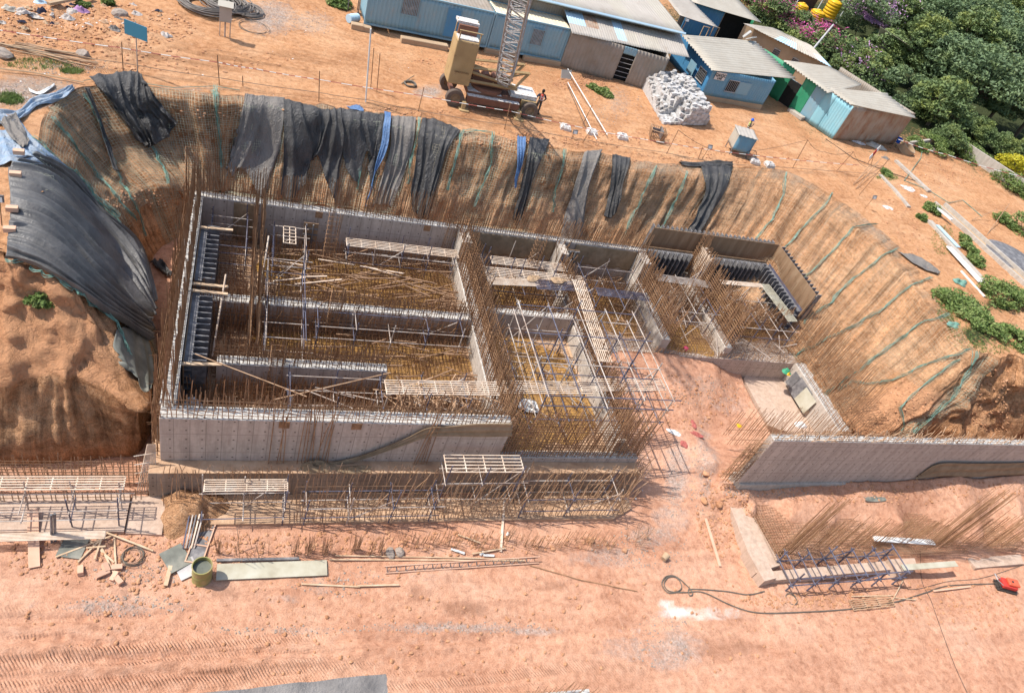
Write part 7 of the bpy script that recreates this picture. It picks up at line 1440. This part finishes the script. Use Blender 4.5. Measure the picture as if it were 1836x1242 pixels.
rope('teal rope snaking over the drain area', [up(g(x, y), .08) for x, y in ((1655, 258), (1650, 285), (1620, 325), (1660, 340), (1700, 365), (1725, 360), (1760, 390))], .03, 'teal', 'rope', 'net_rope')
rope('dark hose crossing the track to the drain', [up(g(x, y), .05) for x, y in ((1480, 250), (1530, 285), (1600, 312), (1640, 325), (1665, 345))], .03, 'cable', 'hose', 'hose')
for i, (x0, y0, x1, y1, lab) in enumerate([(1535, 325, 1560, 296, 'first fallen pole at the drain start'), (1535, 338, 1575, 290, 'second fallen pole at the drain start'), (1530, 330, 1590, 275, 'long fallen bamboo pole at the drain start'), (1742, 395, 1788, 375, 'bamboo pole at the far end of the red track'), (1770, 420, 1810, 365, 'thin dark pole leaning at the far end of the drain')]):
    rope(lab, [at(x0, y0, .05), at(x1, y1, .9)], .03, 'rust2', 'pole', 'leaning_pole', 0)
cloth_heap('green_net_heap', 'small green net heap on the weeds below the kerb', g(1722, 507), .6, .4, .4, 'teal', 'net heap', 41); cloth_heap('green_net_heap', 'small green net heap above the net corner', g(1710, 583), .6, .4, .3, 'teal', 'net heap', 42); cloth_heap('green_net_heap', 'faded green net heap on the mound before the free wall', g(1568, 893), .9, .22, .10, 'plydark', 'net heap', 43)
# ------------------------------------------------------------------ foreground things
def plank(lab, x0, y0, x1, y1, w_, th=.05, mt='wood', z=.03, name='plank', cat='plank', tilt=0, lift=0):
    a, b = g(x0, y0), g(x1, y1); b = b+V((0, 0, lift)); d_ = b-a; L = d_.length; x = d_.normalized(); y = V((0, 0, 1)).cross(x).normalized(); zz = x.cross(y); mb = MB(); mb.box(0, -w_/2, 0, L, w_/2, th); o = mb.build(name, M[mt]); q = a+V((0, 0, z)); o.matrix_world = Matrix(((x.x, y.x, zz.x, q.x), (x.y, y.y, zz.y, q.y), (x.z, y.z, zz.z, q.z), (0, 0, 0, 1))); bv = o.modifiers.new('b', 'BEVEL'); bv.width = .006; tag(o, lab, cat); return o
M['plank_pink'] = mat('plank_pink', (.66, .42, .30), (.55, .33, .22), sc=1.4, bump=.3)
plank('upright looking pinkish plank lying at the left scaffold', 62, 1018, 62, 926, .38, .06, 'plank_pink', lift=.5)
plank('long pale plywood strip beside the water drum', 388, 1027, 586, 1019, .72, .05, 'ply', .06); plank('dark pipes bundle behind the plywood strip', 388, 1006, 536, 1003, .12, .09, 'steel', .05); plank('long thin rod running right from the plywood strip', 590, 1004, 940, 1006, .06, .05, 'wood', .04); plank('second long thin rod under the lattice frame', 600, 997, 930, 1003, .05, .05, 'wood', .04)
plank('mottled dark plywood sheet lying under the broken battens', 122, 1001, 140, 964, .9, .04, 'plydark', .05); plank('tilted dark grey plywood square left of the water drum', 296, 1012, 335, 992, 1.05, .04, 'plydark', .06); plank('light grey plywood triangle under the drum', 318, 1028, 352, 1012, .8, .04, 'lattice', .05)
plank('small brown plank left of the drum', 297, 1052, 306, 1016, .16, .06, 'wood', .08); plank('pale batten lying on the track edge right of the basement', 1264, 930, 1290, 1016, .16, .06, 'plank_pink', .04); plank('narrow plank laid before the ledge bars', 897, 990, 897, 880, .12, .05, 'deck', .05, lift=.9)
for i, (x0, y0, x1, y1) in enumerate([(150, 960, 205, 1010), (170, 1005, 185, 960), (120, 960, 215, 950), (175, 968, 210, 1040), (140, 1010, 205, 945), (190, 957, 275, 990), (205, 965, 208, 1020), (110, 975, 118, 940), (155, 985, 190, 982), (100, 1000, 200, 962), (820, 960, 860, 975), (845, 995, 905, 985), (540, 1048, 645, 1053), (640, 1052, 715, 1050)]):
    plank('broken batten in the criss-cross scrap at the lower left' if i < 10 else ['thin batten before the ledge front', 'thin rod behind the white scraps', 'thin lath lying in front of the plywood strip', 'thin lath in line with the one before the plywood strip'][i-10], x0, y0, x1, y1, .07, .05, 'wood', .05+.03*(i % 3), 'batten', 'batten')
    if i < 10: COL.objects[-1]['group'] = 'criss-cross scrap battens'
for k, (x, y, lab) in enumerate([(92, 950, 'first steel prop standing by the left scaffold'), (98, 948, 'second steel prop standing by the left scaffold')]): post_thing(lab, x, y+22, x-3, y-30, .05, 'steel', 'steel_prop', 'prop', None, 2)
# broken mesh panels: metal frame tray
p = g(363, 965); t = thing('frame_tray', 'narrow steel frame tray leaning beside the mound of earth at the ledge corner', 'frame', p, 1.35)
mb = MB(); mb.box(-1.2, -.35, .04, 1.2, -.3, .12); mb.box(-1.2, .3, .04, 1.2, .35, .12); [mb.box(x, -.299, .04, x+.05, .299, .12) for x in (-1.2, -.4, .4, 1.15)]; mb.build('frame', M['plank_pink'], t); mb = MB(); mb.box(-1.14, -.29, .03, 1.14, .29, .05); mb.build('panel', M['steel'], t)
for i in range(5): plank(['blue prop leaning left of the frame tray', 'grey prop leaning left of the frame tray', 'dark prop next to the frame tray', 'pale prop at the earth lump', 'thin prop at the earth lump'][i], 328+i*5, 985, 340+i*6, 935, .06, .06, ['pipe_blue', 'pipe', 'steel', 'deck', 'pipe'][i], .1, 'steel_prop', 'prop', lift=.5)
# earth lump at ledge corner
nn = 40; aa, rr_ = np.meshgrid(np.linspace(0, 2*np.pi, nn), np.linspace(0, 1, 20), indexing='ij'); XX = rr_*np.cos(aa)*1.55*(1+.25*vn(np.cos(aa)*2, np.sin(aa)*2, 3)); YY = rr_*np.sin(aa)*1.5*(1+.25*vn(np.cos(aa)*2, np.sin(aa)*2, 7)); ZZ = .95*np.clip(1-rr_**1.4, 0, 1)*(1+.5*fbm(XX*1.3, YY*1.3))-.12; ZZ[-1] = ZZ[0]; XX[-1] = XX[0]; YY[-1] = YY[0]
zz0 = np.zeros_like(XX); o = grid_obj('earth_heap', np.stack([XX, YY, ZZ], -1), M['soil_cut'], attrs=dict(grey=zz0, damp=zz0, gravel=zz0, lime=zz0, tread=zz0, su=XX*2, sv=YY*2)); o.location = at(345, 910, -7.9); tag(o, 'red earth heap at the left corner of the basement ledge', 'earth heap')
# drum with water
p = g(362, 1036); t = thing('water_drum', 'olive open drum full of water', 'drum', p); MB().lathe([(.01, 0), (.36, 0), (.375, .02), (.36, .04), (.36, .43), (.372, .45), (.36, .47), (.36, .86), (.38, .88), (.375, .90), (.34, .90), (.335, .06), (.01, .05)], 40).build('shell', mat('olive', (.28, .26, .09), (.22, .19, .07), (.34, .33, .16), sc=2, rough=.5, bump=.1, dirt=(.40, .26, .15), dsc=3, dth=(.5, .7)), t, False)
MB().lathe([(.01, .70), (.333, .70)], 36).build('water_surface', mat('drumwater', (.16, .17, .14), rough=.08, bump=0), t); t.scale = (1.05, 1.05, 1.15)
# lattice frame (white/red) lying centre
p0, p1 = g(690, 1028), g(965, 1010); d_ = (p1-p0); L_ = d_.length; t = thing('steel_truss', 'long low truss frame lying in the dirt with a red tip', 'frame', p0, math.atan2(d_.y, d_.x)); mb = MB()
for y, z in ((0, .06), (.32, .06), (.16, .36)): mb.bar((0, y, z), (L_, y, z), .03, 5, True)
mb.build('chord', M['plank_pink'], t); mb = MB()
for x in frange(.1, L_-.3, .42): mb.bar((x, 0, .06), (x+.2, .16, .36), .016, 4); mb.bar((x+.2, .16, .36), (x+.4, .32, .06), .016, 4); mb.bar((x, 0, .06), (x, .32, .06), .016, 4)
mb.build('lacing', M['steel'], t)
rope('long dark bar lying towards the middle of the track', [up(g(950, 1014), .06), up(g(1040, 1040), .05), up(g(1142, 1060), .04)], .03, 'rust', 'bar', 'long_bar')
for (x0, y0, x1, y1, lab) in ((808, 985, 832, 993, 'left white pipe offcut'), (860, 996, 866, 990, 'tiny white pipe offcut between two others'), (866, 996, 885, 997, 'right white pipe offcut'), (908, 962, 911, 956, 'white pipe offcut near the ledge bars')):
    rope(lab, [up(g(x0, y0), .08), up(g(x1, y1), .08)], .07, 'white', 'pipe', 'pipe_offcut', 0)
# hose with loops, lower centre right
pts = [(1370, 1060), (1340, 1066), (1300, 1060), (1240, 1056), (1234, 1062), (1236, 1068), (1241, 1066), (1238, 1058), (1220, 1040), (1206, 1032), (1192, 1035), (1186, 1048), (1196, 1062), (1210, 1062), (1221, 1055), (1218, 1042), (1208, 1034), (1196, 1036), (1190, 1048), (1200, 1060), (1230, 1062), (1260, 1062), (1310, 1085), (1355, 1098), (1420, 1098), (1520, 1092), (1600, 1080), (1660, 1062), (1700, 1050), (1790, 1046)]
sp_ = spline(pts, 180); rope('long grey hose with round loops lying across the lower right', [up(g(x, y), .05) for x, y in sp_], .032, 'hose', 'hose', 'hose')
sp_ = spline([(1650, 985), (1652, 1040), (1668, 1075), (1682, 1115), (1710, 1190), (1735, 1245)], 60); rope('thin dark cable running down to the bottom edge', [up(g(x, y), .03) for x, y in sp_], .014, 'cable', 'cable', 'cable')
sp_ = spline([(1600, 1048), (1640, 1056), (1700, 1042), (1760, 1036), (1836, 1012)], 50); rope('thin cable between the stained block and the red machine', [up(g(x, y), .03) for x, y in sp_], .016, 'hose', 'cable', 'cable')
coil('single hose loop in the ditch below the raking poles', 1418, 1074, .45, 1.2, 'hose', .025, h=.02, jitter=.05)
coil('tangle of thin wire left of the grey plywood', 238, 998, .5, 7, 'hose', .012, h=.1, jitter=.2)
# small mesh panel and red machine
p0, p1 = g(1525, 1086), g(1598, 1078); walkway('small slatted bar panel lying beside the long hose', up(p0, .12), up(p1, .14), .55, 'rust2', 6)
for i, (x0, y0, x1, y1) in enumerate([(1525, 1070, 1600, 1068), (1600, 1072, 1640, 1076), (1618, 1040, 1598, 1078)]): plank(['pale rod behind the slatted bar panel', 'short rod right of the slatted bar panel', 'rod leaning at the slatted bar panel'][i], x0, y0, x1, y1, .05, .05, 'wood', .05)
plank('pale lath lying along the hose near the red machine', 1672, 1060, 1738, 1052, .1, .05, 'plank_pink', .05)
p = g(1798, 1052); t = thing('plate_compactor', 'red engine machine with a black base at the right edge', 'machine', p, math.radians(-18)); mb = MB(); mb.box(-.55, -.35, .0, .75, .35, .10); mb.box(-.45, -.3, .101, .65, .3, .22); mb.build('base_plate', M['cable'], t)
mb = MB(); mb.box(-.4, -.3, .25, .55, .32, .5); o = mb.build('engine_cover', M['red'], t); bv = o.modifiers.new('b', 'BEVEL'); bv.width = .05; bv.segments = 2; mb = MB(); mb.box(-.15, -.22, .505, .6, .28, .68); o = mb.build('fuel_tank', mat('redorange', (.75, .14, .07), (.65, .1, .05), rough=.4, bump=0), t); bv = o.modifiers.new('b', 'BEVEL'); bv.width = .06; bv.segments = 3
mb = MB(); mb.bar((-.4, -.2, .4), (-1.1, -.22, .75), .025, 6); mb.bar((-.4, .2, .4), (-1.1, .2, .75), .025, 6); mb.bar((-1.1, -.22, .75), (-1.1, .2, .75), .03, 6); mb.build('handle', M['lattice'], t); MB().lathe([(.01, .68), (.07, .68), (.07, .72), (.01, .73)], 14, (.1, 0, 0)).build('fuel_cap', M['cable'], t)
# rubbish, coloured scraps, rings
cloth_heap('white_rag', 'white rag lying on the track beside the red cloths', g(1209, 775), .55, .22, .15, 'white', 'rag', 51, -.5); cloth_heap('red_cloth', 'larger faded red cloth on the gravel track', g(1246, 778), .6, .2, .12, 'redtape', 'cloth', 52, -.3); cloth_heap('red_cloth', 'small round red cloth below the larger one', g(1228, 797), .25, .3, .12, 'redtape', 'cloth', 53); cloth_heap('red_cloth', 'upper end of the faded red cloth', g(1243, 760), .2, .4, .1, 'redtape', 'cloth', 54)
cloth_heap('green_bag', 'green and yellow bag lying on the upright slab edge', at(1409, 667, -5.95)+V((0, 0, .02)), .35, .3, .3, 'green', 'bag', 55); cloth_heap('yellow_rag', 'yellow end of the green bag', at(1413, 671, -5.95), .2, .15, .2, 'yellow', 'rag', 56); cloth_heap('yellow_rag', 'yellow scrap on the gravel track', g(1324, 763), .25, .15, .1, 'yellow', 'rag', 57)
MB_ = MB(); MB_.lathe([(.01, 0), (.13, .02), (.17, .12), (.15, .22), (.01, .27)], 18); o = MB_.build('pink_ball', mat('pinkplastic', (.65, .08, .16), rough=.4, bump=0)); o.location = at(1228, 627, -6.0); tag(o, 'pink ball like buoy on the bar row of the wing edge', 'ball')
cloth_heap('white_bag', 'white bag at the near end of the upright slab edge', at(1436, 762, -6.2), .45, .25, .3, 'white', 'bag', 58)
p = g(1187, 1005); t = thing('bucket', 'small tan bucket lying on its side on the track', 'bucket', p+V((0, 0, .17)), 2.2); MB().lathe([(.01, 0), (.14, 0), (.19, .32), (.2, .32), (.18, .30), (.13, .02)], 20, axis=Matrix.Rotation(1.35, 3, 'X')).build('shell', M['tan'], t); 
p = g(847, 980); MB_ = MB()
for (x, y, w2, h2, mt, lab) in ((1357, 1042, .0, 0, '', ''),): pass
# leaning boards on the upright slab edge
for (x, y, w2, h2, mt, lab) in ((1452, 700, 1.5, 1.1, 'steel', 'dark board leaning on the upright slab edge'), (1443, 715, 1.3, 1.0, 'ply', 'tan board leaning on the upright slab edge'), (1406, 678, .7, .9, 'steel', 'grey board leaning near the green bag')):
    q = at(x, y, -6.6); mb = MB(); mb.obox((35.78-(.06 if mt == 'ply' else 0), q.y, -6.75), .05, w2, h2*1.2, 0, 0, .18); tag(mb.build('leaning_board', M[mt]), lab, 'board')
# blocks on the tarpaulin
for (x, y, lab) in ((30, 325, 'upper pale block weighing down the big tarpaulin'), (24, 387, 'middle pale block weighing down the big tarpaulin'), (20, 424, 'lower pale block weighing down the big tarpaulin'), (36, 285, 'pale block on the faded blue sheet')):
    mb = MB(); mb.obox((0, 0, .12), .42, .22, .2, .1); o = mb.build('brick', M['plank_pink']); o.location = g(x, y)+V((0, 0, .24)); tag(o, lab, 'block')
M['dirtywhite'] = mat('dirtywhite', (.56, .52, .48), (.36, .30, .26), sc=4, rough=.8, bump=.5)
# bars and planks lying on the upper left, pipes bundle
for i in range(16):
    x0, y0 = -10+rnd.uniform(0, 60), 74+rnd.uniform(0, 12)+i*.8; plank('long rusty bar in the bundle lying along the left rim', x0, y0, x0+rnd.uniform(90, 150), y0+rnd.uniform(16, 30), .05, .05, 'rust2' if i % 3 else 'tan', .04+.02*(i % 4), 'loose_bar', 'bar'); COL.objects[-1]['group'] = 'bars lying along the left rim'
plank('long log lying in the rubbish at the upper left', 88, 16, 165, 0, .22, .15, 'tan', .2)
for i, (x, y, mt) in enumerate([(42, 22, 'white'), (75, 22, 'navy'), (130, 22, 'white'), (120, 33, 'white'), (145, 20, 'mauve'), (60, 30, 'white'), (72, 6, 'skyblue_tin'), (245, 26, 'white'), (298, 64, 'white'), (205, 53, 'grey_sheet'), (20, 18, 'light_tin')]):
    cloth_heap('rubbish_bag', ['white plastic bag left of the dark bag', 'dark plastic bag in the rubbish', 'large white bag in the rubbish', 'white bag below the large one', 'lilac rag in the rubbish', 'small white scrap under the dark bag', 'pale blue sheet at the top edge', 'white scrap right of the grey boulder', 'lone white scrap on the bare track', 'grey cloth scrap left of the blue sign', 'cream scrap at the far left'][i], g(x, y), rnd.uniform(.3, .5), rnd.uniform(.2, .35), .3, 'dirtywhite' if mt == 'white' else mt, 'rubbish', 60+i)
# stones: individual boulders, bricks and a fine gravel scatter
M['rock'] = mat('rock', (.33, .27, .225), (.22, .17, .14), (.42, .35, .30), sc=2, bump=.8, bsc=5, bd=.06); M['clod'] = mat('clod', (.46, .235, .125), (.32, .15, .075), (.56, .33, .20), sc=1.5, bump=.8, bsc=9, bd=.05, world=True)
def rock(seed, mt, name='stone'):
    bm_ = []; rs = np.random.RandomState(seed); import bmesh
    b = bmesh.new(); bmesh.ops.create_icosphere(b, subdivisions=2, radius=1)
    pl = rs.normal(size=(9, 3)); pl /= np.linalg.norm(pl, axis=1, keepdims=True); dd = rs.uniform(.55, .85, 9)
    for v in b.verts:
        p = np.array(v.co); 
        for n_, d_ in zip(pl, dd):
            e = p@n_-d_
            if e > 0: p = p-n_*e
        v.co = p*[1, .8, .6]
    me = bpy.data.meshes.new(name); b.to_mesh(me); b.free(); me.materials.append(M[mt]); return me
LR = random.Random(5)
for i in range(26):
    x, y = LR.uniform(0, 300), LR.uniform(2, 52); cloth_heap('rubbish_scrap', 'small mixed scrap among the rubbish and clods at the upper left', g(x, y), LR.uniform(.12, .28), LR.uniform(.08, .2), .12, LR.choice(['dirtywhite', 'grey_sheet', 'tan', 'navy', 'dirtywhite', 'rust2']), 'rubbish', 90+i, LR.uniform(0, 3)); COL.objects[-1]['group'] = 'scraps at the upper left'
RK = [rock(i, 'rock') for i in range(3)]; CK = [rock(10+i, 'clod') for i in range(4)]
for i, (x, y, s, lab) in enumerate([(217, 28, .55, 'grey boulder on the clods above the blue sign'), (150, 99, .4, 'white topped stone on the bar bundle'), (8, 100, .5, 'grey boulder at the left edge'), (1058, 970, .42, 'pale wrapped stone before the ledge bars'), (990, 985, .3, 'stone right of the white pipe offcuts'), (700, 992, .5, 'left lump of broken concrete before the ledge'), (715, 990, .5, 'right lump of broken concrete before the ledge'), (575, 1072, .2, 'white stone below the plywood strip'), (1120, 988, .35, 'peach stone at the gravel edge'), (1265, 850, .45, 'concrete lump at the free wall end'), (1262, 898, .5, 'concrete lump below the free wall end'), (1288, 905, .45, 'flat concrete lump beside the low beam'), (1135, 655, .4, 'grey stone on the red mound'),
     (1700, 268, .6, 'pale boulder by the boundary wall'), (1672, 272, .5, 'tan boulder near the concrete ring'), (1650, 262, .4, 'white boulder near the blue pail'), (1350, 688, .3, 'pale stone on the slab corner'), (730, 60, .01, '')]):
    if s < .05: continue
    cen_ = i in (3, 4, 7, 8, 9, 10, 11, 12, 16); s *= .6 if cen_ or i in (5, 6) else 1
    o = bpy.data.objects.new('stone', CK[i % 4] if cen_ else RK[i % 3]); COL.objects.link(o); o.location = g(x, y)+V((0, 0, s*.2)); o.scale = (s, s, s); o.rotation_euler = (0, 0, rnd.uniform(0, 6)); tag(o, lab, 'stone')
for i, (x, y) in enumerate([(182, 1030), (188, 1020), (210, 1018), (208, 1035), (212, 1042), (145, 1025)]):
    mb = MB(); mb.obox((0, 0, .1), .38 if i else .5, .2, .2, 0); o = mb.build('brick', M['plank_pink']); o.location = g(x, y); o.rotation_euler = (rnd.gauss(0, .2), rnd.gauss(0, .2), rnd.uniform(0, 3)); tag(o, 'dusty pink brick under the criss-cross battens', 'brick', 'dusty bricks at the lower left')
def scatter(name, lab, zones, n, smin, smax, meshes, which, mt, hz=1.0):
    vs = []; fs = []; base = [[np.array(v.co) for v in m.vertices] for m in meshes]; fb = [[tuple(p.vertices) for p in m.polygons] for m in meshes]
    tot = sum(z[4] for z in zones)
    for (bx_, by_, rx, ry, w_) in zones:
        for _ in range(int(n*w_/tot)):
            a = rnd.uniform(0, 6.28); r_ = rnd.random()**.6; x, y = bx_+math.cos(a)*rx*r_, by_+math.sin(a)*ry*r_; h = hit(x, y, which)
            if h is None: continue
            s = smin+(smax-smin)*rnd.random()**3; q = rnd.randrange(len(meshes)); c, s_ = math.cos(a*5), math.sin(a*5); i = len(vs); p = np.array(h[0])+[0, 0, s*.2*hz]
            for v in base[q]: vs.append((p[0]+s*(v[0]*c-v[1]*s_), p[1]+s*(v[0]*s_+v[1]*c), p[2]+s*v[2]*hz))
            fs += [tuple(k+i for k in f) for f in fb[q]]
    o = mesh_obj(name, vs, fs, M[mt]); tag(o, lab, None, None, 'stuff')
import bmesh
def lowrock(seed, mt):
    b = bmesh.new(); bmesh.ops.create_icosphere(b, subdivisions=1, radius=1); rs = np.random.RandomState(seed)
    for v in b.verts: v.co = np.array(v.co)*rs.uniform(.6, 1.1, 3)*[1, .8, .6]
    me = bpy.data.meshes.new('pebble'); b.to_mesh(me); b.free(); return me
LK = [lowrock(i, 'clod') for i in range(4)]
scatter('soil_clods', 'loose red clods and dirt lumps over the site', [(150, 50, 200, 45, 2.2), (330, 110, 200, 22, .5), (600, 205, 300, 12, 1.1), (1000, 250, 260, 16, 1.3), (1050, 150, 60, 14, 1.3), (900, 110, 160, 10, .6), (1300, 285, 200, 14, .6), (1700, 300, 90, 30, .8), (1640, 400, 60, 90, .6), (230, 1000, 220, 60, 1.0), (700, 975, 420, 22, 1.0), (1300, 920, 50, 80, .9), (1600, 880, 240, 26, .9), (1450, 1075, 120, 16, .6), (1700, 1080, 140, 40, .5), (1240, 720, 110, 50, .7), (900, 1120, 900, 100, 1.2), (1620, 720, 60, 40, .4), (1780, 720, 60, 60, .6), (250, 360, 60, 20, .3)], 14000, .02, .13, LK, (0, 1, 2), 'clod')
scatter('gravel_chips', 'grey stone chips scattered in patches', [(60, 170, 90, 30, 1.2), (120, 120, 90, 14, .7), (485, 35, 50, 35, .8), (560, 40, 40, 25, .4), (1110, 190, 50, 40, 1.0), (1240, 700, 90, 30, 1.2), (1210, 860, 20, 70, .8), (1255, 850, 20, 80, .8), (1150, 985, 90, 40, 1.2), (1380, 882, 100, 10, 1.0), (220, 1085, 120, 20, .7), (820, 1125, 180, 12, .7), (600, 1040, 90, 30, .6), (500, 1130, 150, 10, .4), (1190, 1150, 60, 50, .7), (250, 1030, 90, 20, .5), (870, 175, 80, 16, .5), (1670, 330, 60, 60, .5)], 5200, .02, .07, LK, (0, 1, 2), 'rock')
scatter('paper_scraps', 'tiny pale litter scraps over the upper left rubbish and the rims', [(100, 30, 110, 25, 1.5), (1650, 400, 60, 100, .8), (400, 100, 350, 80, .5), (1150, 820, 100, 100, .4), (80, 160, 100, 30, .4)], 260, .02, .08, LK, (0, 1, 2), 'white', .3)
# near building parts at the bottom edge
mb = MB(); a, b, c_, d2 = at(285, 1250, -5.2), at(694, 1206, -5.2), at(696, 1290, -5.2), at(280, 1330, -5.2)
t = thing('roof_slab_edge', 'dark rough concrete ledge at the bottom edge', 'slab'); n = 40; P = np.zeros((n*2, n, 3))
for i in range(n*2):
    for j in range(n):
        u, v = i/(2*n-1), j/(n-1); p = (a*(1-u)+b*u)*(1-v)+(d2*(1-u)+c_*u)*v; P[i, j] = [p.x+.04*float(vn(v*9, 1, 2))*(i > 2*n-3), p.y, p.z+.05*float(fbm(p.x*1.2, p.y*1.2))-.12*max(0, float(vn(p.x*.9, p.y*.5, 7))-.25)]
grid_obj('rough_top', P, mat('darkconc', (.20, .185, .175), (.13, .12, .115), (.27, .25, .235), sc=1.2, bump=1, bsc=7, bd=.08), t, flip=True); M['darkconc'] = bpy.data.materials['darkconc']
bt = [V((q.x, q.y, -5.32)) for q in (a, b, c_, d2)]; bb_ = [V((q.x, q.y, -8)) for q in bt]; mb = MB(); mb.add(bt+bb_, [(0, 1, 5, 4), (1, 2, 6, 5), (2, 3, 7, 6), (3, 0, 4, 7), (0, 3, 2, 1)]); mb.build('slab_body', M['darkconc'], t)
a, b = at(925, 1246, -5.6), at(1056, 1234, -5.6); t = thing('unfinished_wall', 'top of an unfinished white crusted wall with leaning bars at the bottom edge', 'wall'); d_ = (b-a).normalized(); mb = MB(); c0 = (a+b)/2-V((-d_.y, d_.x, 0))*.25; mb.obox(c0-V((0, 0, 1.2)), (b-a).length, .5, 2.4, math.atan2(d_.y, d_.x)); mb.build('concrete', M['crust'], t); mb = MB()
for k in range(34): p = a.lerp(b, k/33)+V((rnd.gauss(0, .02), -rnd.uniform(.02, .4), 0)); mb.bar(p-V((0, 0, .2)), p+V((rnd.gauss(.1, .06), rnd.gauss(.05, .05), rnd.uniform(.5, .9))), .012, 3)
mb.build('reinforcement_cage', M['rust'], t)
